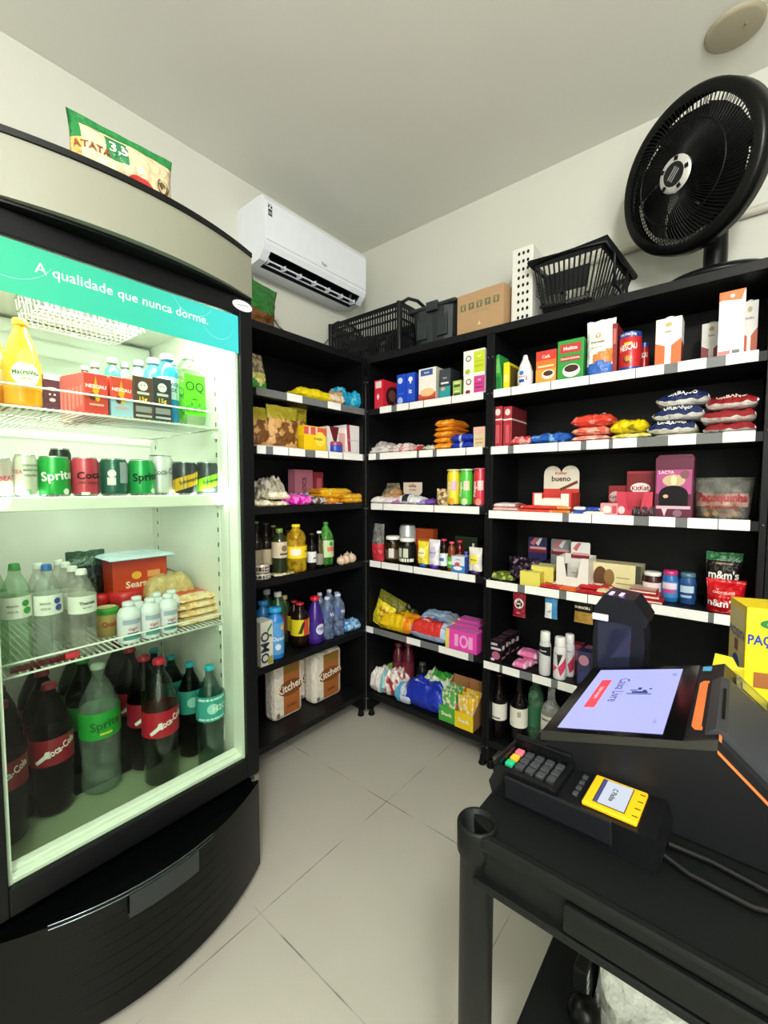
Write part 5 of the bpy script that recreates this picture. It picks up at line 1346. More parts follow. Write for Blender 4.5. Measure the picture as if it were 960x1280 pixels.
TB = lambda hx, c2: [('r', .5, .08, 1, .92, hx), ('c', .25, .68, .13, '3a3438'), ('c', .25, .68, .09, 'e8e4e4'), ('t', .75, .72, .12, 'chá', 'f4f0e8'), ('r', .55, .5, .95, .54, c2), ('e', .22, .16, .12, .1, c2), ('r', .55, .3, .95, .36, c2)]
C('tea_box', 'white and magenta tea box, lower one at the right end of the middle unit', 'box', (MM, 1, 579.5, 606, 468.5, .01), .07, 'f0ece8', TB('d03c90', '8c2450'))
zz = slot(MM, 1, 579.5, 606, 468.5, .01, .07)[1]
C('tea_box', 'white and lime yellow tea box standing on the magenta one', 'box', (MM, 1, 579.5, 606, 437, .01, zz+.0005), .07, 'f2efea', TB('c8d818', 'a8c040'))
# second shelf
for k, (a, c2, yt, up, d, hx, lb) in enumerate(((460, 491, 556, 0, .008, 'ece8e4', 'white flat bag, lowest at the left corner of the second shelf'), (461, 490, 546, .022, .02, 'e8e0dc', 'white flat bag lying on the other white bag, second shelf corner'), (462, 480, 541, .044, .06, 'c8c0bc', 'clear grey bag thrown on top of the white bags'), (488, 512, 555, 0, .008, 'f0dcd8', 'white and pink bag, lower one right of the white bags'), (487, 514, 547, .02, .02, 'f0e0dc', 'white and pink bag, upper one right of the white bags'), (508, 529, 548, 0, .01, 'e8b8b4', 'pink bag with a red end on the second shelf'), (527, 543, 551, 0, .01, '5a8a48', 'small green and white bag before the orange packs'))):
    W('pastry_bag', lb, 'bag', (MM, 2, a, c2, yt, d, up), .14, (lambda hx, k: lambda u, v: ('c83c3c' if k == 5 and u > .6 else (BL('3c8a38', 'e8e4d8', 40) if k == 6 else (BL(hx, 'e08c88', 45, .62) if k > 2 else hx))))(hx, k), [('t', .5, .3, .016, 'Panco', 'c84a44')] if k in (3, 4) else (), seed=110+k, h=.03, crinkle=1.6)
tops = (523.5, 533, 538, 546, 553)
zs_ = [slot(MM, 2, 542, 566, t_, .012, .01)[1] for t_ in tops]; z = 0
for k in reversed(range(5)):
    W('biscuit_pack', ['orange biscuit pack, topmost of the stack', 'orange biscuit pack, second from the top of the stack', 'orange biscuit pack, middle of the stack', 'orange biscuit pack, second from the bottom of the stack', 'orange biscuit pack, lowest of the stack'][k], 'biscuits', (MM, 2, 543-(k > 1)*1.5, 566-(k > 1)*1, tops[k], .012+.004*(k % 2), z), .17, lambda u, v: BL('f09820', 'f8bc50', 40, .58) if .07 < u < .93 else 'd8781c', [('t', .5, .15, .014, 'MAIZENA', 'a83c18')], seed=120+k, group='orange biscuit packs', h=zs_[k]-z, crinkle=.5, pw=6)
    z = zs_[k]-.0005
zz = .036
for k in range(2):
    W('biscuit_pack', ['royal blue biscuit pack, lower of two by the orange stack', 'royal blue biscuit pack, upper of two by the orange stack'][k], 'biscuits', (MM, 2, 563-k, 592-k, 550, .01, k*zz), .08, lambda u, v: '1c34a8' if not (.4 < u < .5) else 'c8d0e4', [('e', .7, .4, .1, .2, 'b8d4c0'), ('t', .3, .4, .018, 'OREO', 'e8ecf8')], seed=130+k, h=zz, crinkle=.8, pw=5)
C('cracker_box', 'beige box partly behind the right upright on the second shelf', 'box', (MM, 2, 592, 606, 533.5, .012), .06, 'e0c8a4', [('r', 0, .68, 1, 1, 'e8b8a8'), ('r', .15, .4, .85, .44, 'b89868'), ('r', .15, .2, .85, .3, 'c8a878')])
# third shelf
P('roll_bag', 'clear bag of bread rolls at the left corner of the third shelf', 'bag', (MM, 3, 469, 498, 604, .06), .12, lambda u, v: haze('e0d4b8', .2), seed=17, crinkle=1.4, taper=.5)
for k, (dx, dy) in enumerate(((-.045, 0), (.03, -.01), (0, .03))):
    p = slot(MM, 3, 469, 498, 604, .06, .12)[2]
    b = B(); b.sph(.034, (0, 0, .026), M('e0a848', .6), 1.15, 1, .75, wob=.15, seed=k); b.sph(.012, (-.01, -.03, .03), M('f0d898', .6))
    tag(b.done('bread_roll', loc=(p.x+dx, p.y+dy, p.z+.003+(.03 if k == 2 else 0))), ['round golden bread roll at the left in the clear bag', 'round golden bread roll at the right in the clear bag', 'round golden bread roll on top in the clear bag'][k], 'bread roll')
low = [(463, 478, 621, .008, 'f4ecec', 'white and pink flat pack at the left end of the third shelf edge'), (477, 493, 622, .008, 'f0e0e8', 'pink flat pack beside the white one at the shelf edge'), (488, 499, 625, .006, 'b070a8', 'small purple pack, left of the silver ones'), (497, 514, 618, .02, 'd8d8dc', 'silver pack with dark print under the hexagonal card'), (510, 524, 621, .01, 'e8e8ec', 'white silver pack right of the dark printed one'), (520, 531, 625, .008, 'a894d8', 'lilac pack beside the purple pack'), (528, 541, 624, .01, '7850b0', 'purple pack in front, near the yellow crisp tube'), (536, 546, 628, .006, '5a3a34', 'brown small pack next to the purple pack')]
for k, (a, c2, yt, d, hx, lb) in enumerate(low):
    W('cake_pack', lb, 'cake pack', (MM, 3, a, c2, yt, d), .10, (lambda hx, k: lambda u, v: '2c2c34' if k == 3 and .3 < u < .7 and 0 < v < .4 else hx)(hx, k), seed=140+k, crinkle=.9, pw=4)
w, h, loc, rz = slot(MM, 3, 504, 527, 603, .12, .01)
b = B(); b.prism([(-w/2, h*.55), (-w*.3, h*.3), (w*.3, h*.3), (w/2, h*.55), (w/2, h), (-w/2, h)], -.002, .002, M('d8c8b8', .4)); b.text('milka', h*.2, '7a2430', (0, -.0026, h*.85)); b.text('chocolate', h*.1, '7a3a30', (0, -.0026, h*.66), maxw=w*.8); b.box(-w*.3, w*.3, -.03, .002, 0, h*.3, M('3a1c18', .4))
tag(b.done('display_card', loc=loc), 'beige hexagonal display card with dark red print on the third shelf', 'display card')
P('snack_bag', 'brown snack bag leaning beside the yellow crisp tube', 'bag', (MM, 3, 543, 560, 611, .012), .05, lambda u, v: BL('7a5a38', 'd8c090', 45), seed=18, crinkle=1.6)
def tube_can(label, s, hx, capc, face='f4e8d0', txt='Pringles', band=None):
    w, h, loc, rz = slot(*s[:6], 0, 0, 0)
    r = w/2
    e = root('crisp_tube', label, 'crisps', loc+Vector((0, r, 0)), 0)
    can_mesh(r, h*.97, hx, [('t', -.1, .42, .14, txt, 'f6f0e8', pi/2, 9), ('c', 0, .78, .42, face), ('t', 0, .86, .03, '~~', '241c18', 0, .7), ('t', 0, .76, .05, 'v', '241c18'), ('c', .1, .14, .6, 'e8c060')]+([('r', -1.5, .5, 1.5, .66, band)] if band else []), metal=0, rim='c8c8c4').done('tube_body', e)
    b = B(); b.lathe([(r*1.02, h*.955), (r*1.03, h*.99), (r*.9, h), (0, h*.995)], 24, mt=M(capc, .4)); b.done('lid', e)
# the mascot on the real tubes is left out: a plain pale disc takes its place
def crisp(label, s, hx, capc, band, disc):
    w, h, loc, rz = slot(*s[:6], 0, 0, 0); r = w/2
    e = root('crisp_tube', label, 'crisps', loc+Vector((0, r, 0)), 0)
    can_mesh(r, h*.97, hx, [('t', -.35, .48, .13, 'Pringles', 'f8f4ec', pi/2, 9), ('r', .1, .45, 1.0, .7, band), ('c', .2, .14, .5, disc)], metal=0).done('tube_body', e)
    b = B(); b.lathe([(r*1.02, h*.955), (r*1.03, h*.99), (r*.9, h), (0, h*.995)], 24, mt=M(capc, .4)); b.done('lid', e)
crisp('yellow crisp tube, left of three on the third shelf', (MM, 3, 556, 570.5, 586.5, .01), 'ecd42c', 'e0d890', 'd8a8c8', 'e89a24')
crisp('bright green crisp tube, middle of three on the third shelf', (MM, 3, 571.5, 586.5, 586, .012), '4cc23c', 'b8d8b0', 'e8c8b0', 'c8e0a0')
crisp('red crisp tube, right of three beside the upright', (MM, 3, 589, 604, 585, .012), 'd03044', 'c8505c', 'f0c8c0', 'e88070')
# fourth shelf
P('sauce_pouch', 'clear pouch with a red lower half at the left end of the fourth shelf', 'pouch', (MM, 4, 461.5, 476, 655, .02), .06, lambda u, v: 'c83440' if v < .48 else haze('d0d0cc', .25), seed=19, crinkle=.8)
JR('olive_jar', 'brown olive jar with a flat white lid on the fourth shelf', (MM, 4, 477.5, 493, 670.5, .012), clear('c8b890', .05, .3), 'f0eee8', (.15, .5, '5c4c38'), [('r', .1, .2, .8, .55, 'd8d4cc')], liquid=M('4a3c24', .3))
JR('olive_jar', 'black and white patterned jar, lower one with a white lid', (MM, 4, 494.5, 512, 673, .012), M('15140f', .25), 'f0f0e8', (.12, .72, '1c1c18'), [('r', -.8, .28, -.1, .62, 'd8dcc8'), ('r', .1, .28, .7, .62, 'c8ccb8'), ('r', -1.4, .12, 1.4, .24, 'e8e8d8')])
CN('tin_can', 'silver tin standing behind the black and white jar', 'tin', (MM, 4, 495, 512, 656, .09), 'b8bcbc', [('t', 0, .6, .2, 'leite', '55585a')], metal=.3)
C('spice_box', 'orange box at the back of the fourth shelf', 'box', (MM, 4, 520, 541, 661, .17), .05, 'a8481c', [('r', .1, .5, .9, .7, 'c8682c')])
C('frame_pack', 'flat dark green pack leaning at the back right of the fourth shelf', 'box', (MM, 4, 569, 596, 671, .18), .02, '26301c', [('r', .1, .1, .5, .4, '4a5a20'), ('r', .8, .3, .9, .8, 'd8dcd0')])
def doy(label, s, hx, disc, capc, name='mayonnaise_pouch'):
    w, h, loc, rz = slot(*s[:6], .05)
    e = root(name, label, 'sauce', loc, rz)
    pouch_mesh(w, .05, h*.86, lambda u, v: hx, [('e', .5, .5, .34, .22, disc), ('t', .5, .5, .08, 'maionese', '6a6040')], seed=int(s[2]), crinkle=.3, gus=.8).done('pouch_body', e, loc=(0, 0, h*.14))
    b = B(); b.lathe([(0, 0), (w*.34, 0), (w*.36, h*.16), (0, h*.2)], 16, mt=M(capc, .4)); b.done('cap', e)
doy('yellow mayonnaise pouch standing on its blue cap', (MM, 4, 519.5, 533, 677, .012), 'ecd83c', 'f4ecb0', '24509c')
doy('white mayonnaise pouch standing on its purple cap', (MM, 4, 533.5, 547, 675, .012), 'e8e4ec', 'c8bcd8', '5a3ca8')
BT('soy_sauce_bottle', 'dark sauce bottle with a red cap and white blue label', 'bottle', (MM, 4, 547, 557, 674, .012), M('1c0e0a', .12), capc='d02c48', shape='oil', capr=.62, band=(.15, .55, 'dfe4ea'), prints=[('r', -.6, .3, .6, .4, '3c78b8')])
BT('pepper_sauce_bottle', 'green and amber sauce bottle with a pink red cap', 'bottle', (MM, 4, 557.5, 566.5, 677.5, .012), M('7a3c1c', .15), capc='d85068', shape='oil', capr=.62, band=(.12, .5, '4ca838'), prints=[('r', -.6, .25, .6, .35, 'd8e8a0')])
BT('pepper_sauce_bottle', 'red sauce bottle standing behind the blue and white box', 'bottle', (MM, 4, 567, 577, 676, .08), M('5c1010', .15), capc='c82c3c', shape='oil', capr=.62, band=(.12, .5, '8c1c20'), prints=[('r', -.6, .25, .6, .35, 'd8c8a0')])
C('cream_carton', 'blue and white carton with a red strawberry dot on the fourth shelf', 'box', (MM, 4, 564.5, 580.5, 695.5, .01), .06, 'e0e8f0', [('r', 0, 0, 1, .45, '3c84c8'), ('e', .45, .5, .2, .14, 'd84858'), ('e', .5, .28, .35, .12, 'f0f0f0'), ('t', .5, .8, .12, 'creme', '3c50a0')], right=[('r', 0, 0, 1, 1, '3c5cb0')])
BT('cream_bottle', 'thin violet bottle behind the blue and white carton', 'bottle', (MM, 4, 578, 584, 690, .04), M('5c5cb8', .3), capc='6a6ac8', shape='oil', capr=.6)
doy('white sauce pouch with a yellow badge on a dark purple cap, right end', (MM, 4, 583.5, 600, 685, .01), 'e6e2dc', 'e8d848', '3c2450')
# fifth shelf
P('crisp_bag', 'yellow crisp bag leaning back in the left corner of the fifth shelf', 'bag', (MM, 5, 459, 490, 742, .02), .08, lambda u, v: 'e8d430' if u < .8 and v < .75 else '6a6a20', [('t', .45, .55, .14, 'Batata', 'a83c28'), ('t', .45, .35, .14, 'Palha', 'a83c28')], seed=23, crinkle=1.8, turn=.1, lean=.35)
W('snack_bag', 'dark olive crumpled bag lying behind the yellow crisp bag', 'bag', (MM, 5, 480, 510, 760, .09), .12, lambda u, v: '5a5a24' if u < .6 else '3a3c1c', seed=24, crinkle=2)
W('pasta_pack', 'yellow and orange pasta pack lying flat on the fifth shelf', 'pasta', (MM, 5, 474, 514, 769, .005), .14, lambda u, v: 'f0c81c' if u < .75 else 'f09018', [('t', .5, .3, .03, 'Renata', 'c83c1c')], seed=25, crinkle=.6, pw=5)
W('sponge_pack', 'long pale blue and red cloth pack lying on the fifth shelf', 'pack', (MM, 5, 511, 558, 778, .005), .16, lambda u, v: 'd83a34' if (0 < v < .45 and .05 < u < .85) else 'a8c0dc', [('t', .4, .22, .022, 'Perfex', 'f4ece8'), ('e', .55, .4, .1, .08, '3c60b8'), ('e', .75, .4, .08, .08, '3c60b8')], seed=26, crinkle=.5, pw=6)
W('sponge_pack', 'pale blue pack lying behind the blue and red one', 'pack', (MM, 5, 524, 568, 767, .14), .1, lambda u, v: '9ab4d4' if u < .7 else '8a90a0', seed=27, crinkle=.5, pw=6)
for k, (a, c2, yt, d, up) in enumerate(((557, 596, 789, .008, 0), (565, 598, 781, .09, .0), (572, 600, 776, .14, .04))):
    C('sponge_box', ['bright pink pack at the right end of the fifth shelf, front one', 'bright pink pack at the right end of the fifth shelf, behind the front one', 'bright pink pack at the right end of the fifth shelf, on top at the back'][k], 'pack', (MM, 5, a, c2, yt, d, up), .075, 'e848b0', [('r', 0, 0, .12, 1, 'e8d468'), ('r', .3, .2, .42, .8, 'f4a8dc'), ('e', .6, .5, .14, .32, 'f4a8dc'), ('e', .6, .5, .08, .2, 'e848b0'), ('r', .75, .2, .88, .8, 'f4a8dc')], top='e070c0')
# bottom shelf
W('diaper_pack', 'white and teal baby wipe pack at the left end of the bottom shelf', 'pack', (MM, 6, 459, 480, 840, .01), .14, lambda u, v: 'ece8e4' if u < .75 else '9ad0d8', seed=28, crinkle=1.2)
W('diaper_pack', 'teal and green wipe pack lying behind the white one', 'pack', (MM, 6, 459, 485, 832, .12), .12, lambda u, v: '3ca8a0' if u < .5 else '8ac048', seed=29, crinkle=1.2)
W('cloth_pack', 'white and red pack with folded wings on the bottom shelf', 'pack', (MM, 6, 476, 499, 843, .02), .13, lambda u, v: BL('ece4dc', 'b0383c', 22, .56), seed=30, crinkle=1.8)
for k, (a, c2, yt) in enumerate(((488, 499.5, 805), (500, 512, 804))):
    BT('cleaner_bottle', ['dark maroon bottle, left one of the pair at the back', 'dark maroon bottle, right one of the pair at the back'][k], 'bottle', (MM, 6, a, c2, yt, .12), M('5c1c2c', .25), capc='6a2434', shape='square', capr=.7, band=(.15, .6, '6c2434'), prints=[('r', -.4, .4, .4, .42, 'd8a8b0'), ('c', 0, .3, .3, '8a4450')])
BT('cleaner_bottle', 'dim black and white bottle right of the maroon pair', 'bottle', (MM, 6, 518, 530, 830, .17), M('1c1c20', .3), capc='4a4a50', shape='square', capr=.6, band=(.2, .6, '8a8a90'))
W('toothpaste_pack', 'pale blue and white roll of napkins at the front of the bottom shelf', 'pack', (MM, 6, 492, 512, 858, .005), .10, lambda u, v: '5cb0dc' if u < .4 else 'c8d4e8', seed=31, crinkle=.8)
W('napkin_pack', 'large royal blue napkin pack lying on the bottom shelf', 'pack', (MM, 6, 502, 552, 855, .006), .16, lambda u, v: '1c34b0' if (u < .9) else '2848c8', [('t', .4, .25, .03, 'SNOB', 'e0e4f0'), ('e', .12, .6, .06, .1, 'a8c860')], seed=32, crinkle=.7, pw=4)
W('salad_bag', 'green and white bag lying on the blue napkin pack', 'bag', (MM, 6, 524, 560, 846, .07, .03), .12, lambda u, v: '3c9838' if .3 < u < .8 and abs(v) > .3 else 'c8d8b8', seed=33, crinkle=1)
def floorbox(label, s, dep, hx, fillhx, n):
    w, h, loc, rz = slot(*s[:6], dep)
    e = root('snack_display', label, 'display box', loc, rz); t = .002
    b = B(); mt = M(hx, .45, 0, 'card'); inn = M('a87848', .6)
    b.box(-w/2, w/2, -dep/2, dep/2, 0, t, mt); b.box(-w/2, w/2, -dep/2-t, -dep/2, 0, h*.42, mt)
    for sx_ in (-w/2, w/2-t):
        b.add([(sx_, -dep/2, 0), (sx_, dep/2, 0), (sx_, dep/2, h), (sx_, -dep/2, h*.42), (sx_+t, -dep/2, 0), (sx_+t, dep/2, 0), (sx_+t, dep/2, h), (sx_+t, -dep/2, h*.42)], [(0, 1, 2, 3), (4, 5, 6, 7), (2, 3, 7, 6)], inn)
    b.box(-w/2, w/2, dep/2-t, dep/2, 0, h, inn); printing(b, w, h, -dep/2-t, [('t', .5, .22, .14, 'Snack', 'f4f0e0')]); b.done('tray', e)
    for k in range(n):
        o = pouch_mesh(w*.9, .02, h*.8, lambda u, v: BL(fillhx, 'e8e0c0', 35, .55), seed=60+k, crinkle=.8).done('snack_packet', loc=(loc.x, loc.y-dep/2+.02+k*dep/(n+.5), loc.z+.003))
        tag(o, ('%s packet in the %s tray' % (('front', 'second', 'third', 'rear')[k], 'green' if 'green' in label else 'yellow')), 'snack packet')
floorbox('green open snack tray at the right of the bottom shelf, middle unit', (MM, 6, 549, 569, 857, .01), .15, '4ca83c', '5cb058', 3)
floorbox('yellow open snack tray beside the upright on the bottom shelf, middle unit', (MM, 6, 569, 592, 864, .005), .15, 'f0cc14', 'f0c020', 3)

# ------------------------------------------------------------ left unit
LL = 'L'
P('snack_bag', 'green and brown snack bag standing by the cooler on the top shelf, left unit', 'bag', (LL, 1, 311, 339, 441, .03), .07, lambda u, v: '3c9c34' if v < .22+.1*sin(u*9) else (BL('b8b850', 'e8e0a0', 45) if v < .45 else BL('6c5c44', 'a89878', 45)), seed=40, crinkle=1, taper=.5)
W('snack_bag', 'bright yellow snack bag lying on the top shelf, left unit', 'bag', (LL, 1, 376, 418, 485, .01), .15, lambda u, v: 'f0d818', [('t', .5, .25, .016, 'MILHO', '5a3c14'), ('t', .5, .45, .014, 'Yoki', 'c8783c')], seed=41, crinkle=1)
W('bread_bag', 'small cream bag between the yellow and the blue bag', 'bag', (LL, 1, 413, 432, 492, .008), .09, lambda u, v: 'dcb890' if v > .3 or v < 0 else 'e8d4b8', seed=42, crinkle=1.2)
W('snack_bag', 'turquoise blue snack bag at the right end of the top shelf, left unit', 'bag', (LL, 1, 421, 457, 488, .02), .13, lambda u, v: BL('20a4d0', '70d0ec', 38, .6) if u > .2 else 'c89a70', seed=43, crinkle=2)
for k, (a, c2, yt, d) in enumerate(((312, 342, 508, .035), (337, 377, 507, .02), (366, 388, 509, .07))):
    P('crisp_bag', ['gold and brown snack pouch half behind the cooler edge', 'large gold and brown snack pouch in the middle of the second shelf', 'gold topped snack pouch partly behind the large one'][k], 'bag', (LL, 2, a, c2, yt, d), .06, lambda u, v: 'a89a2c' if v > .68 else BL('74481c', 'd0a060', 26, .52), seed=44+k, crinkle=1.3, group=None)
W('flat_bag', 'flat white and pink bag lying at the front edge of the second shelf, left unit', 'bag', (LL, 2, 320, 380, 552, .004), .07, lambda u, v: 'e8dcd8', seed=47, h=.012)
C('cake_box', 'yellow box with red stripes on the second shelf, left unit', 'box', (LL, 2, 380, 408, 533, .012), .07, 'f4cc14', [('r', 0, .66, 1, .96, 'd8584c'), ('r', .2, .66, .28, .96, 'f0d8c8'), ('r', .5, .66, .58, .96, 'f0d8c8'), ('e', .7, .5, .24, .3, 'f8e050'), ('t', .6, .5, .14, 'Aviação', '8a5a14')], left=[('r', 0, 0, 1, .6, 'e0b810')])
C('tin_box', 'white carton with red and brown picture, left one on the second shelf', 'box', (LL, 2, 409, 433, 534, .04), .08, 'e8e0dc', [('p', [(.1, 1), (.6, 1), (.45, .4), (.3, .5)], '6a1c20'), ('r', .6, .1, .95, .8, 'd8a8a0')])
C('tin_box', 'white carton at the right end of the second shelf, left unit', 'box', (LL, 2, 433, 451, 532, .03), .10, 'ece8e8', [('p', [(0, 1), (.2, 1), (.3, .1), (.1, .1)], 'b04050'), ('r', .1, .48, 1, .5, 'c0b8b8')])
CN('tin_can', 'small blue and red tin in front of the white cartons', 'tin', (LL, 2, 418.5, 432, 552, .005), '2848b0', [('r', -1.5, .7, 1.5, .9, 'c83c30')], metal=0)
# third shelf
for k, (a, c2, yt, d, up, hx, lb) in enumerate(((321, 340, 625, .01, 0, 'd8ccac', 'pale pasta bag in front, nearest the cooler'), (333, 362, 627, .012, 0, 'd4c4a0', 'pale pasta bag in front, second from the cooler'), (337, 364, 614, .03, .03, 'e0d8b8', 'pale pasta bag lying across the two front ones'), (322, 338, 605, .10, .02, '7c7260', 'grey brown bag at the back by the cooler'), (332, 356, 598, .11, .04, '9a947c', 'grey patterned bag at the back of the third shelf'), (364, 392, 619, .008, 0, 'd020a0', 'magenta candy bag at the front of the third shelf'), (362, 398, 618, .07, 0, '58a0c8', 'light blue bag behind the magenta one'), (392, 410, 622, .02, 0, '6a4a44', 'dark brown and white bag right of the magenta one'))):
    W('pasta_bag', lb, 'bag', (LL, 3, a, c2, yt, d, up), .10, (lambda hx, k: lambda u, v: BL(hx, ('f4ecd4' if k < 3 else ('f070d0' if k == 5 else 'c8c0b4')), 36, .52))(hx, k), seed=150+k, crinkle=1.8)
C('brochure_box', 'pinkish box with vertical lettering standing at the back of the third shelf', 'box', (LL, 3, 366, 391, 587, .16), .04, '9c5c6c', [('t', .55, .45, .2, 'CROCS', '3a1c28', pi/2), ('r', .0, .0, .08, 1, '6a3c4c'), ('e', .6, .2, .12, .1, 'c82c4c')])
C('brochure_box', 'dark red box at the back, right of the pinkish lettered one', 'box', (LL, 3, 392, 404, 590, .17), .04, '7c2430', [('r', .3, .2, .8, .8, 'a8505c')])
ys = [(398, 441, 607, .06, .05, 'f0b820'), (400, 438, 615, .05, .03, 'e8a818'), (402, 440, 624, .05, .0, 'd89a1c'), (428, 458, 619, .012, .02, 'e8b028'), (430, 459, 628, .01, .0, 'e0a428')]
for k, (a, c2, yt, d, up, hx) in enumerate(ys):
    W('noodle_pack', ['golden yellow noodle pack, topmost of the rear pile', 'golden yellow noodle pack, second in the rear pile', 'golden yellow noodle pack, lowest of the rear pile', 'golden yellow noodle pack, upper one of the front right pile', 'golden yellow noodle pack, lower one of the front right pile'][k], 'noodles', (LL, 3, a, c2, yt, d, up), .10, (lambda hx: lambda u, v: BL(hx, 'f4d878', 40, .62) if .06 < u < .94 else 'c88818')(hx), seed=160+k, h=.032, crinkle=.8, pw=5)
W('noodle_pack', 'red and white noodle pack at the shelf edge before the golden ones', 'noodles', (LL, 3, 409, 430, 629, .005), .05, lambda u, v: BL('d8303c', 'f0d8d4', 50), seed=166, crinkle=.6, pw=5)
# fourth shelf
ol = haze('ecc830', .35)
for k, (a, c2, yt, d, hx, lb) in enumerate(((318, 331, 652, .05, '1c1410', 'dark bottle nearest the cooler on the fourth shelf'), (330, 344, 654, .08, '181410', 'dark vinegar bottle, second from the cooler'), (340, 352, 657, .10, '201810', 'dark bottle with a plain label behind the slanted label one'), (358, 370, 663, .09, '2a1c10', 'dark bottle behind the yellow oil bottle'))):
    BT('vinegar_bottle', lb, 'bottle', (LL, 4, a, c2, yt, d), M(hx, .15), capc=('3c6a2c', '2a2a24', '7a6a4c', '1c1c1c')[k], shape='wine', capr=.45, band=(.2, .5, ('8c8068', 'b0a484', 'c8bc98', '9a8c5c')[k]))
BT('olive_oil_bottle', 'dark green bottle with a slanted pale label beside the yellow oil', 'bottle', (LL, 4, 347, 363, 661, .02), M('26301a', .12), capc='6c8a3c', shape='square', capr=.45, band=(.38, .72, 'c8b89c'), prints=[('c', 0, .58, .4, '7a6a50'), ('r', -.6, .44, .6, .48, '4a4030')])
BT('oil_bottle', 'yellow cooking oil bottle with a yellow label in the middle of the fourth shelf', 'bottle', (LL, 4, 367.5, 389, 656, .012), ol, capc='f0d028', shape='oil', capr=.4, band=(.3, .55, 'f0d018'), prints=[('r', -1.2, .36, -.2, .5, 'e8e0c8'), ('t', .4, .44, .06, 'Soya', '2c5a24')], liquid=clear('f0d040', .3, .2), fill=.85)
BT('vinegar_bottle', 'slim black bottle with a white label right of the oil', 'bottle', (LL, 4, 389, 397.5, 667, .02), M('14100e', .15), capc='4a3a18', shape='wine', capr=.5, band=(.2, .5, 'd8dcdc'), prints=[('r', -.4, .3, .4, .34, '303030')])
BT('vinegar_bottle', 'small clear bottle with a white cap between the black and the green one', 'bottle', (LL, 4, 398.5, 406.5, 664, .02), clear('b8a890', .05, .3), capc='e8e8e0', shape='oil', capr=.6, band=(.1, .4, '8a8478'))
BT('soda_bottle', 'light green soda bottle with a pale patterned label on the fourth shelf', 'bottle', (LL, 4, 406.5, 421, 653, .012), haze('6cc458', .35), capc='3c8a34', shape='soda', capr=.34, band=(.22, .6, 'b8d0a0'), prints=[('r', -.6, .35, .6, .45, 'd87858'), ('c', 0, .52, .3, '3c9848')], liquid=clear('a8d890', .3, .15))
for k, (a, c2, yt, d) in enumerate(((422.5, 430, 691, .015), (428, 436, 692.5, .012), (435, 443, 690, .015), (430, 438, 684, .05))):
    w, h, loc, rz = slot(LL, 4, a, c2, yt, d, 0)
    b = B(); b.sph(w*.55, (0, 0, w*.5), M('d8bca4', .6), 1, 1, .95, wob=.1, seed=k); b.lathe([(.004, w*.95), (.002, w*1.2), (0, w*1.22)], 8, mt=M('c8b090', .6))
    tag(b.done('garlic_bulb', loc=loc, rz=rz), ['pale garlic bulb, left of the front three', 'pale garlic bulb in the middle of the front three', 'pale garlic bulb, right of the front three', 'pale garlic bulb behind the front three'][k], 'garlic')
h1 = slot(LL, 4, 324, 343, 717, .006, 0)[1]
CN('flat_tin', 'flat fish tin with a dark band, lower of the two by the cooler', 'tin', (LL, 4, 324, 343.5, 717.5, .004), 'c8c0b0', [('r', -1.6, .3, 1.6, .75, '3a3440'), ('t', .2, .52, .3, 'Coqueiro', 'e8e8e8')], metal=.1)
CN('flat_tin', 'flat fish tin stacked on the lower one by the cooler', 'tin', (LL, 4, 324, 341, 706, .006, h1), 'c8b8a0', [('r', -1.6, .3, 1.6, .75, '443a50'), ('t', .2, .52, .3, 'Coqueiro', 'e8e8e8')], metal=.1)
W('spice_sachet', 'flat cream and green sachets lying before the oil bottle', 'sachet', (LL, 4, 345, 370, 716, .01), .06, lambda u, v: BL('d8ccb0', '8a8c50', 50, .56), seed=171, h=.014)
# fifth shelf
C('detergent_box', 'white detergent box with dark vertical lettering next to the cooler', 'box', (LL, 5, 325.5, 341, 777, .006), .08, 'dcdcd0', [('t', .35, .42, .3, 'OMO', '2c3440', pi/2), ('p', [(.5, .8), (.9, .95), (.95, .9), (.6, .75)], '3c8a6c'), ('p', [(.5, .72), (.9, .68), (.9, .62), (.5, .68)], '5a6a3c'), ('r', .55, .02, .95, .2, '9a9a3c')], left=[('r', 0, 0, 1, 1, 'c8c8bc')])
BT('softener_bottle', 'sky blue softener bottle with a yellow flower on its label', 'bottle', (LL, 5, 341, 359, 761, .02), M('2c80cc', .3), capc='2c9cd8', shape='square', capr=.75, band=(.1, .72, '5aa0dc'), prints=[('t', 0, .4, .11, 'Downy', 'e8f4fc'), ('c', .3, .62, .3, 'd8c84c'), ('c', -.3, .25, .35, 'd8e4f0')])
BT('softener_bottle', 'blue bottle standing behind the sky blue softener', 'bottle', (LL, 5, 326, 342, 752, .11), M('2470b0', .3), capc='2a84c0', shape='square', capr=.7)
for k, (a, c2, yt, d, hx, cp) in enumerate(((331, 346, 738, .17, '1c3c2c', 'c8c8c4'), (345, 361, 741, .11, '24502c', 'e4e4dc'), (354, 366, 745, .17, '2a3c1c', 'c8b87c'))):
    BT('bleach_bottle', ['dark green bottle with a pale cap at the back, nearest the cooler', 'dark green bottle with a white cap behind the blue softener', 'dark olive bottle with a beige cap at the back'][k], 'bottle', (LL, 5, a, c2, yt, d), M(hx, .3), capc=cp, shape='square', capr=.5, band=(.25, .6, ('1c4434', '8a2c3c', '4a5a2c')[k]))
BT('sauce_bottle', 'dark bottle with a yellow and red label and a red cap, front one', 'bottle', (LL, 5, 373, 391.5, 755, .03), M('1c100c', .15), capc='b82430', shape='soda', capr=.45, band=(.3, .66, 'd8c820'), prints=[('r', -.3, .3, .3, .66, 'c83c2c'), ('p', [(-.9, .35), (-.5, .35), (-.1, .6), (-.4, .6)], '24281c'), ('p', [(.4, .35), (.8, .35), (1.1, .6), (.8, .6)], '24281c')])
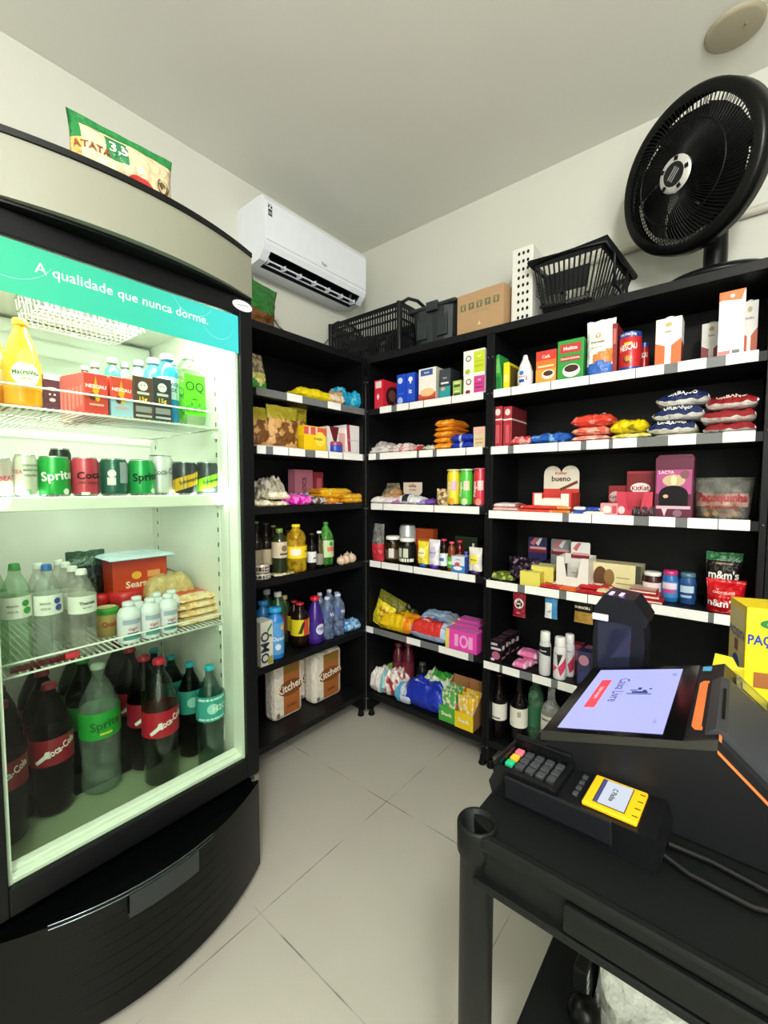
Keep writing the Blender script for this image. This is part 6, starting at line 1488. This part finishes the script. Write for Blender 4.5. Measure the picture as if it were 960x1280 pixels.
BT('sauce_bottle', 'dark bottle with a yellow and red label, behind the front one', 'bottle', (LL, 5, 366, 380, 752, .12), M('180e0c', .15), capc='8c1c24', shape='soda', capr=.45, band=(.3, .66, 'a8981c'), prints=[('r', -.3, .3, .3, .66, '8c2c1c')])
BT('cleaner_bottle', 'deep purple cleaner bottle with a red cap and white oval label', 'bottle', (LL, 5, 392.5, 409, 747, .02), M('3c1c7c', .25), capc='c81c2c', shape='jug', capr=.55, band=(.12, .48, '3c2084'), prints=[('c', 0, .32, .62, 'd0d8e8'), ('t', 0, .32, .09, 'VEJA', '5a3ca0')])
for k, (a, c2, yt, d) in enumerate(((408.5, 421, 747, .02), (422, 434.5, 743, .02), (399, 410, 742, .12), (411, 422, 738, .13), (421, 432, 741, .13))):
    BT('water_bottle', ['clear water bottle with blue print, left one of the front pair', 'clear water bottle with blue print, right one of the front pair', 'water bottle at the back behind the purple cleaner', 'water bottle at the back, middle of the rear three', 'water bottle at the back, right of the rear three'][k], 'bottle', (LL, 5, a, c2, yt, d), haze('a0b4d4', .3), capc='c8d0e4', shape='water', capr=.42, band=(.5, .7, '8494b4'), prints=[('t', 0, .6, .12, 'Vd', 'f0f4fc')], labm=haze('6c80b4', .6))
W('wipes_pack', 'small blue wipes pack at the right end of the fifth shelf, left unit', 'pack', (LL, 5, 434, 453, 776, .02), .08, lambda u, v: BL('3c88d0', 'a8d0f0', 40), seed=172, crinkle=1)
# bottom shelf: kitchen paper
def paper(label, s, dep):
    w, h, loc, rz = slot(*s[:6], dep)
    e = root('paper_towel_pack', label, 'paper towels', loc, rz)
    b = B(); b.box(-w/2, w/2, -dep/2, dep/2, 0, h, M('e8e0d0', .45, 0, 'film'), .022)
    printing(b, w, h, -dep/2, [('r', .32, .06, .88, .95, 'a8622c'), ('r', .34, .78, .84, .94, '8a6a24'), ('e', .56, .52, .42, .14, '7a4418'), ('t', .54, .54, .2, 'Kitchen', 'f4ead4', .12), ('t', .6, .2, .08, 'jumbo', '6a2418'), ('r', .08, .06, .18, .14, '7a7464')])
    b.done('wrapper', e)
    for k in (-1, 1):
        b = B(T=Matrix.Translation((k*w*.22, 0, h-.004))); b.lathe([(0, .0), (.016, .0), (.018, .006), (w*.2, .006), (w*.21, -.004)], 18, mt=M('dcd4c4', .6)); b.done('roll_end', e)
paper('tall pack of paper rolls nearest the cooler on the bottom shelf', (LL, 6, 342, 378, 826, .12), .09)
paper('tall pack of paper rolls standing back between the two front packs', (LL, 6, 374, 394, 822, .20), .08)
paper('tall pack of paper rolls on the right of the bottom shelf', (LL, 6, 392.5, 427, 814, .10), .09)

# ------------------------------------------------------------ inside the cooler
FF = 'F'
jm = M('f0a014', .25)
BT('juice_bottle', 'big orange juice bottle with a white label at the front of the top cooler shelf', 'bottle', (FF, 1, 4, 53, 394, .02), jm, capc='f4b020', shape='jug', capr=.42, band=(.20, .52, 'f0a014'), labm=M('f0a418', .3), prints=[('c', 0, .36, .78, 'f0f0d8'), ('t', 0, .38, .07, 'MacroVita', '4a6a3c', .06, 1.5), ('t', 0, .31, .02, 'laranja integral', '6a7a4c'), ('c', .1, .55, .5, 'f0c860')])
BT('juice_bottle', 'big orange juice bottle cut by the left picture edge', 'bottle', (FF, 1, -32, 12, 400, .10), M('e89c18', .25), capc='f0a828', shape='jug', capr=.42, band=(.20, .52, 'e89c18'), prints=[('c', 0, .36, .7, 'e8e0b0')])
C('grape_juice_carton', 'purple grape drink carton with a smiling face behind the juice bottle', 'carton', (FF, 1, 54, 74, 468, .05), .05, '5a2438', [('e', .5, .6, .35, .05, 'e8e0e8'), ('r', .0, .85, 1, 1, 'e8d8dc'), ('c', .35, .45, .07, 'f4e8ec'), ('c', .65, .45, .07, 'f4e8ec'), ('e', .5, .3, .2, .05, 'f0c8d0')]+[('c', .15+.17*(k % 5), .1+.08*(k//5), .08, '6c3048') for k in range(10)], left=[('r', 0, .8, 1, 1, 'd8b8c8')])
NE = lambda low: [('r', 0, 0, 1, .46 if low else 0.001, 'a8cce4'), ('p', [(.35, .55), (.5, .95), (.55, .72), (.7, .7), (.5, .4)], 'f0a818'), ('t', .5, .68, .12, 'NESCAU', 'f4f0fa', 0, .86), ('e', .35, .42, .14, .1, '6a3418'), ('r', .2, .2, .8, .25, 'e8b0a0'), ('e', .55, .4, .1, .09, 'f0c030')]
for k in range(6):
    a = 104-5.0*k; wdt = 30-1.8*k
    C('chocolate_milk_carton', ['red chocolate milk carton at the front of the left row', 'red chocolate milk carton, second in the left row', 'red chocolate milk carton, third in the left row', 'red chocolate milk carton, fourth in the left row', 'red chocolate milk carton, fifth in the left row', 'red chocolate milk carton at the back of the left row'][k], 'carton', (FF, 1, a, a+wdt, 467+.8*k, .012+.052*k), .044, 'e0443a', NE(False), left=[('r', 0, 0, 1, 1, 'd8504c'), ('r', .3, .2, .7, .7, 'e88078')], group='red chocolate milk cartons')
for k in range(3):
    a = 137.5-4.5*k
    C('chocolate_milk_carton', ['red and pale blue chocolate milk carton at the front', 'red and pale blue chocolate milk carton, second in its row', 'red and pale blue chocolate milk carton at the back of its row'][k], 'carton', (FF, 1, a, a+27.5-1.5*k, 472+k, .012+.052*k), .044, 'e04838', NE(True), left=[('r', 0, 0, 1, .46, '90b4d0')])
ND = [('c', .5, .78, .24, 'f0ece8'), ('c', .42, .8, .03, '241c18'), ('c', .58, .8, .03, '241c18'), ('t', .5, .46, .14, '15g', 'f0d040'), ('r', .2, .58, .8, .64, 'd8d4cc'), ('r', .1, .16, .9, .3, '9a9c9c'), ('r', .1, .05, .9, .1, 'c8ccd0')]
for k, (a, c2, yt, d, hx, lb) in enumerate(((165.5, 190.5, 471, .012, '5c4034', 'brown protein drink carton at the front'), (190.5, 214, 473, .012, '34363c', 'dark grey protein drink carton at the front, right of the brown one'), (161, 184, 472, .07, '54392e', 'brown protein drink carton behind the front one'), (186, 208, 474, .07, '303238', 'dark grey protein drink carton behind the front one'))):
    C('protein_carton', lb, 'carton', (FF, 1, a, c2, yt, d), .05, hx, ND, left=[('r', 0, 0, 1, 1, '8a8880')], top='c8b088')
for k, (a, c2, yt, d, hx, lab) in enumerate(((201, 227, 441, .05, '2890d8', 'c8dce8'), (184, 208, 446, .12, '3c98d0', 'a8c8dc'), (133, 154, 446, .11, '3a9c78', '8ab8a0'), (166, 187, 449, .17, '8a9a98', 'b8c8c4'), (112, 130, 452, .15, '8a9a94', 'a8b0a8'), (100, 116, 456, .19, '788a84', '98a8a0'), (150, 168, 452, .2, '889890', 'a8b8b0'))):
    BT('sports_drink_bottle', ['bright blue sports drink bottle with a pale label, front one', 'blue sports drink bottle behind the front blue one', 'teal green sports drink bottle behind the red cartons', 'grey capped sports drink bottle behind the brown carton', 'grey capped sports drink bottle above the red cartons, left one', 'grey capped sports drink bottle furthest left above the red cartons', 'grey capped sports drink bottle right of the teal one'][k], 'bottle', (FF, 1, a, c2, yt, d), M(hx, .2), capc='8c9894', shape='square', capr=.62, band=(.35, .66, lab), prints=[('t', 0, .56, .07, 'POWER', '3c5a78'), ('t', 0, .48, .07, 'ADE', '3c5a78')])
w, h, loc, rz = slot(FF, 1, 225, 260, 433, .01, .08)
for k, (dx, dy, lb) in enumerate(((0, 0, 'lime green flavoured water bottle with big dark letters, front right of the top cooler shelf'), (-.10, -.012, 'pale green flavoured water bottle behind the lime green one'))):
    e = root('flavoured_water_bottle', lb, 'bottle', loc+Vector((dx, dy, 0)), rz+.0)
    w2 = w*.92; b = B(); b.box(-w2/2, w2/2, -.035, .035, 0, h*.72, clear('e0ecd8', .05, .3), .016)
    b.lathe([(w2*.46, h*.715), (w2*.42, h*.76), (w2*.26, h*.83), (w2*.2, h*.86)], 20, mt=clear('e0ecd8', .05, .3)); b.done('bottle_body', e)
    b = B(); b._cyl(w2*.24, w2*.22, h*.86, h*.94, M('e4ecdc', .35), 18, None); b.done('cap', e)
    b = B(); b.box(-w2*.40, w2*.42, -.0365, -.0358, h*.12, h*.64, M('6ce024', .4)); b.text('OQ', h*.17, '1c4a24', (0.0, -.0371, h*.48), bold=False, maxw=w2*.7); b.text('LIMÃO', h*.03, '1c5a24', (0, -.0371, h*.33))
    for q in range(8): b.quad([(w2*(-.33+.1*q+.05*cos(t*pi/4)), -.0370-.0001*q, h*(.2+.03*(q % 3)+.03*sin(t*pi/4))) for t in range(8)], ('2c8a3c', '48b42c', '34a038')[q % 3])
    b.done('label', e)
# cans
cans = [(-14, 17.5, 572, 'd8c8c0', 'left', [('t', .6, .5, .16, 'BEATS', 'c04a58', .1)], 'pale pink can cut by the left picture edge'),
 (18, 49, 568, 'd6d2c2', 'x', [('t', .3, .76, .07, 'GUARANÁ', '4a6a4c'), ('t', .3, .64, .07, 'BAIXA EM', '4a6a4c'), ('t', .3, .52, .07, 'CALORIA', '4a6a4c'), ('c', 0, .12, .35, '8ab88c'), ('t', -.9, .6, .12, 'TEA', 'd07080')], 'pale cream can with green lettering, second from the left'),
 (50, 92.5, 570, '18a03c', 'x', [('t', 0, .50, .3, 'Sprite', 'f0f8f0', .12), ('c', .5, .14, .22, 'e8f4e8')], 'bright green can with big white lettering, the larger one'),
 (93, 128, 571.5, 'c83c50', 'x', [('t', 0, .55, .26, 'Coca', '2a1418', .1), ('t', .0, .36, .07, 'ZERO AÇÚCAR', '3a1418'), ('r', -.6, .05, 0, .12, 'f0e8e0')], 'red can with dark script lettering'),
 (129.5, 165, 573, '1c5a4c', 'x', [('p', 0, 0)][:0]+[('c', -.45, .6, .3, 'e8ece8'), ('r', .1, .35, .9, .9, 'a0a8b0'), ('r', -.8, .3, -.2, .5, 'e8e8e4')], 'dark teal green can with a white emblem'),
 (166, 199, 574.5, '14a050', 'x', [('t', 0, .50, .3, 'Sprite', '12281c', .1), ('c', .5, .14, .2, 'c8ecd0')], 'green can with dark lettering, right of the teal one'),
 (191, 221.5, 569, 'e0e0e0', 'x', [('t', .1, .6, .2, 'Coca-Cola', '8a8c90', .1)], 'silver white can with grey script behind the green one'),
 (222.5, 252, 577, '2c3238', 'x', [('r', -1.5, .25, 1.5, .62, 'e0b020', .35), ('t', 0, .44, .15, 'Schweppes', '2a2414', .3)], 'black can with a slanted golden band'),
 (252.5, 280.5, 577.5, '343c40', 'x', [('r', -1.5, .25, 1.5, .62, '7cc820', .35), ('t', 0, .44, .15, 'Schweppes', '24301c', .3)], 'black can with a slanted lime band, rightmost')]
for k, (a, c2, yt, hx, _, pr, lb) in enumerate(cans):
    CN('drink_can', lb+' on the middle cooler shelf', 'can', (FF, 2, a, c2, yt, .02 if k != 6 else .05), hx, pr, metal=.15, spin=0)
CN('drink_can', 'black topped can standing behind the big green can on the middle cooler shelf', 'can', (FF, 2, 64, 92, 560, .12), '1c2c24', (), metal=.2)
# third shelf
wc = lambda t: haze(t, .16, .08)
for k, (a, c2, yt, d, cc, lc, tint, lb) in enumerate(((0, 41, 706, .02, '3c9c44', '3c9a3c', 'd8e8d8', 'clear water bottle with a light green cap and green badge, front left'),
   (43, 80, 707, .02, '2468b8', '34509c', 'dfe4e0', 'clear water bottle with a blue cap and blue badge'),
   (88, 123.5, 713, .012, 'f0f0ec', None, 'e4e4e0', 'clear water bottle with a white cap and black lettering, front of its row'),
   (-30, 10, 702, .10, '2f8a38', None, 'd0e4d0', 'green capped water bottle behind, at the left picture edge'),
   (78, 110, 709, .08, 'ecece8', None, 'e4e4e0', 'white capped water bottle, second in its row'),
   (70, 100, 704, .14, 'e8e8e4', None, 'e4e4e0', 'white capped water bottle, third in its row'),
   (62, 90, 701, .20, 'e4e4e0', None, 'e4e4e0', 'white capped water bottle at the back of its row'),
   (34, 66, 705, .10, 'dcdcd8', None, 'e4e4e0', 'clear capped water bottle behind the blue capped one'))):
    e = BT('water_bottle', lb, 'bottle', (FF, 3, a, c2, yt, d), wc(tint), capc=cc, shape='water', capr=.38 if k < 2 else .42, band=(.50, .70, 'ecece4'), prints=([('c', .45, .635, .26, lc), ('c', .55, .565, .28, lc), ('t', -.4, .62, .03, 'MINALBA', '8a8c8a', 0, .8), ('t', -.4, .57, .03, 'ÁGUA', '8a8c8a', 0, .8)] if lc else [('t', .1, .62, .05, 'Thereza', '24282a', .03, 1.7), ('t', .1, .565, .02, 'água mineral', '6a6c6c')]))
P('coffee_bag', 'dark green bag standing at the back of the third cooler shelf', 'bag', (FF, 3, 86, 136, 690, .26), .08, lambda u, v: '2c4c38' if v > .8 else '16201c', [('e', .5, .5, .2, .1, '2c3c30')], seed=50, crinkle=1.2)
C('frozen_chicken_box', 'orange red chicken box with a sun emblem at the back of the cooler', 'box', (FF, 3, 140, 208, 698, .20), .09, 'c8401c', [('t', .42, .62, .14, 'Seara', 'f0dcc8'), ('e', .42, .75, .09, .06, 'f0b040'), ('r', .2, .3, .8, .4, 'a83418'), ('r', .62, .7, .86, .8, 'e89a5c')], left=[('r', 0, 0, 1, 1, 'b83818')], right=[('r', 0, 0, 1, 1, '9c3018')])
W('pizza_pack', 'wrapped flat pale package lying on top of the orange red box', 'pack', (FF, 3, 136, 220, 672, .16, slot(FF, 3, 140, 208, 698, .20, .09)[1]), .17, lambda u, v: 'b8d0d8', [('t', .5, .4, .012, 'PIZZA', '8aa0a8')], seed=51, h=.016, pw=6, crinkle=.4)
e = root('cream_cheese_tub', 'small tub with a green rim beside the white capped bottles', 'tub', slot(FF, 3, 123, 153, 758, .12, .07)[2], pi/2)
w, h, _, _ = slot(FF, 3, 123, 153, 758, .12, .07)
b = B(); b.lathe([(0, 0), (w*.42, 0), (w*.48, h*.8)], 24, mt=M('c8a868', .4)); b.text('Qualy', h*.22, 'a83c24', (0, 0, 0), maxw=w*.7, warp=wrap(w*.47, h*.4)); b.done('tub_body', e)
b = B(); b.lathe([(w*.5, h*.72), (w*.52, h*.84), (w*.5, h*.9), (0, h*.92)], 24, mt=M('3c9c34', .35)); b.lathe([(w*.4, h*.925), (0, h*.928)], 20, mt=M('d8d8a0', .4)); b.done('lid', e)
for k, (a, c2, yt, d) in enumerate(((122, 142, 745, .20), (141, 182, 739, .18))):
    w, h, loc, rz = slot(FF, 3, a, c2, yt, d, .08)
    e = root('red_tub', ['small tub with a red lid behind the green rimmed one', 'wide tub with a red lid in front of the orange red box'][k], 'tub', loc, rz)
    b = B(); b.lathe([(0, 0), (w*.42, 0), (w*.48, h*.8)], 24, mt=M('a83028', .4)); b.done('tub_body', e)
    b = B(); b.lathe([(w*.5, h*.74), (w*.52, h*.88), (w*.46, h), (0, h*.99)], 24, mt=M('c82428', .3)); b.done('lid', e)
W('cheese_pack', 'packed sliced cheese with a dark label lying right of the orange red box', 'pack', (FF, 3, 184, 244, 718, .16, .05), .14, lambda u, v: 'c8b078' if v < .4 else BL('5c5c50', 'a8a080', 35), [('t', .4, .6, .02, 'Queijo', 'd8d8c8'), ('e', .5, .7, .2, .12, '2c5878')], seed=52, pw=5, crinkle=.6)
for k in range(4):
    W('ham_pack', ['flat pack of sliced ham with an orange label, lowest of the pile', 'flat pack of sliced ham with an orange label, second from the bottom', 'flat pack of sliced ham with an orange label, third from the bottom', 'flat pack of sliced ham with an orange label, topmost of the pile'][k], 'sliced ham', (FF, 3, 224+2*(k % 2), 281-3*k, 745, .04+.01*k, k*.022), .15, lambda u, v: BL('d8543c', 'e8a078', 40, .6) if (v > .3 and u > .1) else BL('e8c080', 'f0d8b0', 40), seed=53+k, h=.024, pw=5, crinkle=.9, group=None)
for k, (a, c2, yt, d) in enumerate(((151, 179.5, 754, .015), (180, 203.5, 749, .015), (203, 225, 744, .02), (163, 186, 747, .075), (189, 210, 742, .075), (208, 229, 739, .08))):
    e = BT('yogurt_drink_bottle', ['small white yogurt drink bottle, front left of six', 'small white yogurt drink bottle, front middle of six', 'small white yogurt drink bottle, front right of six', 'small white yogurt drink bottle, rear left of six', 'small white yogurt drink bottle, rear middle of six', 'small white yogurt drink bottle, rear right of six'][k], 'yogurt drink', (FF, 3, a, c2, yt, d), M('e8ecf0', .35), capc='e4ecf0', shape='square', capr=.55, band=(.08, .66, 'e8e4ec'), prints=[('t', 0, .36, .1, 'Vigor', 'c84a5c', .15), ('r', -.9, .1, .9, .2, '5aa0a0'), ('r', -.9, .48, .9, .6, 'a8b4cc'), ('r', -.5, .25, .5, .28, '5a6a9c')], labm=M('e8e4ec', .35))
e = root('red_lying_bottle', 'thin red tube lying along the front of the third cooler shelf', 'tube', at(50, 848, 0, .30)*1 + Vector((-.02, 0, -.02)), 0)
e.location = (.285, -1.53, ZS['F'][3]-.0)
b = B(); b.tube([(0, -.08, .008), (0, .03, .008)], .008, clear('e07078', .2, .3), 10); b.done('tube_body', e)
b = B(); b.tube([(0, .03, .008), (0, .06, .008)], .010, M('d82c40', .3), 10); b.done('cap', e)
# bottom of the cooler
def big(label, px, py, h, r, cap, lab, prints, body, liquid=None, d=.0, wst=.0, fill=.7):
    p = at(px, py, 2, ZS['F'][4])
    p.y = min(p.y, -1.103)
    e = root('soda_bottle', label, 'bottle', (p.x, p.y, ZS['F'][4]), pi/2)
    bottle_parts(e, r, h, body, True, M(cap, .35), lab, prints, 'soda', .36, liquid=liquid, fill=fill, waist=wst)
    return e
CK = [('t', .2, .54, .075, 'Coca-Cola', 'f4f0ec', .35, 1.6), ('p', [(-1.0, .46), (-.3, .54), (-.3, .50), (-.9, .44)], 'f0ece8')]
pet = clear('c4cac4', .05, .5)
cola = M('080404', .5)
big('clear bottle with a red label and red cap at the front of the cooler floor', 203, 975, .40, .053, 'c8203c', (.42, .62, 'b0142c'), CK, pet)
big('clear bottle with a green label at the front of the cooler floor', 128, 985, .40, .055, 'b8ccb8', (.46, .66, '1c9a34'), [('t', 0, .56, .09, 'Sprite', '14601c', .1), ('r', -.3, .49, .3, .505, 'c8d820')], haze('c4d4c8', .16, .08))
big('clear bottle with a teal label and turquoise cap at the right of the cooler floor', 272, 952, .345, .044, '20b4c4', (.50, .74, '3ca8a0'), [('c', -.3, .62, .4, 'a8dcd4'), ('t', .5, .62, .08, 'H2OH', 'e4f4f0'), ('r', -1.4, .7, 1.4, .72, 'd8f0ec'), ('r', -1.4, .515, 1.4, .53, 'd8f0ec')], clear('ccd8d4', .05, .5))
p0 = at(203, 975, 2, ZS['F'][4]); p1 = Vector((.285, -1.103, 0)); p2 = at(128, 985, 2, ZS['F'][4])
def rear(base, k, h, r, cap, lab, prints, body, lb, dy=0, cl=None):
    e = root('soda_bottle', lb, 'bottle', (base.x-.115*k, base.y+dy, ZS['F'][4]), pi/2)
    bottle_parts(e, r, h, body, True, M(cap, .35), lab, prints, 'soda', .36, liquid=cl, fill=.66)
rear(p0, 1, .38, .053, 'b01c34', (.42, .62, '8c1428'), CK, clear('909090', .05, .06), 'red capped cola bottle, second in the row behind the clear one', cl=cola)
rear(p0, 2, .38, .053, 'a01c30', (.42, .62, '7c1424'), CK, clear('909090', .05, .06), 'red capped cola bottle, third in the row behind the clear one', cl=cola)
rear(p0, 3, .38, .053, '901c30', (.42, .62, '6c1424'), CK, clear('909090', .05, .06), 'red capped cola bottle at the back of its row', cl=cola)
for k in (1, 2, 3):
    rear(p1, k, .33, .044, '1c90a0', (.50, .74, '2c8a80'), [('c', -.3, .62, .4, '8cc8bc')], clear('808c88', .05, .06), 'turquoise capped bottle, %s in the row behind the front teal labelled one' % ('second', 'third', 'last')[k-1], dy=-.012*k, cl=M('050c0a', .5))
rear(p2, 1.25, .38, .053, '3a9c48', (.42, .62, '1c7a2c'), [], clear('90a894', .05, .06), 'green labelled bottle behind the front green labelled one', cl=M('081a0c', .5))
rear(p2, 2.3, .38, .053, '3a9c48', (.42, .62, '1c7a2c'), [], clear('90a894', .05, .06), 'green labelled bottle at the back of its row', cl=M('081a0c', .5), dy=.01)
for k, (x_, y_, lb) in enumerate(((.12, -1.50, 'dark cola bottle with a dim red label, front one left of the green label'), (.16, -1.615, 'dark cola bottle with a dim red label, cut by the left picture edge'), (-.0, -1.49, 'dark cola bottle with a dim red label, second in its row'), (.04, -1.60, 'dark cola bottle with a dim red label, second by the left cooler wall'), (-.12, -1.48, 'dark cola bottle at the back of the row, near the middle'), (-.08, -1.59, 'dark cola bottle at the back by the left cooler wall'))):
    e = root('soda_bottle', lb, 'bottle', (x_, y_, ZS['F'][4]), pi/2)
    bottle_parts(e, .052, .38, clear('909090', .05, .06), True, M('8c1c30', .35), (.42, .62, '8c1024'), CK if k < 2 else [], 'soda', .36, liquid=cola, fill=.66)
b = B(); b.box(-.22, .10, y0+.03, y1-.03, 0, .004, M('0c0f0c', .4));  # black sheet added to give the clear bottles a dark background
tag(b.done('floor_mat', loc=(0, 0, .3802)), 'black mat lying under the rear bottles on the cooler floor', 'mat')

# ------------------------------------------------------------ group phrases for things that come more than once
def place(o):
    x, y, z = o.location
    if x < .36 and y < -.99: return 'in the drinks cooler'
    if x < .0 and y < .0: return 'on the left shelving'
    if y >= -.03 and z > 2.02: return 'on top of the shelving'
    if y >= -.03: return 'on the middle shelving' if x < .746 else 'on the right shelving'
    return 'by the checkout'
kinds = {}
for o in col.objects:
    if o.parent is None and o.get('label') and not o.get('group'):
        kinds.setdefault((o.name.split('.')[0], place(o)), []).append(o)
for (nm, pl), lst in kinds.items():
    if len(lst) > 1:
        w_ = nm.replace('_', ' ')
        w_ = w_[:-1]+'ies' if w_.endswith('y') and w_[-2] not in 'aeiou' else (w_+'es' if w_.endswith(('x', 's', 'ch')) else w_+'s')
        for o in lst: o['group'] = w_ if nm == 'shelving_unit' else w_+' '+pl
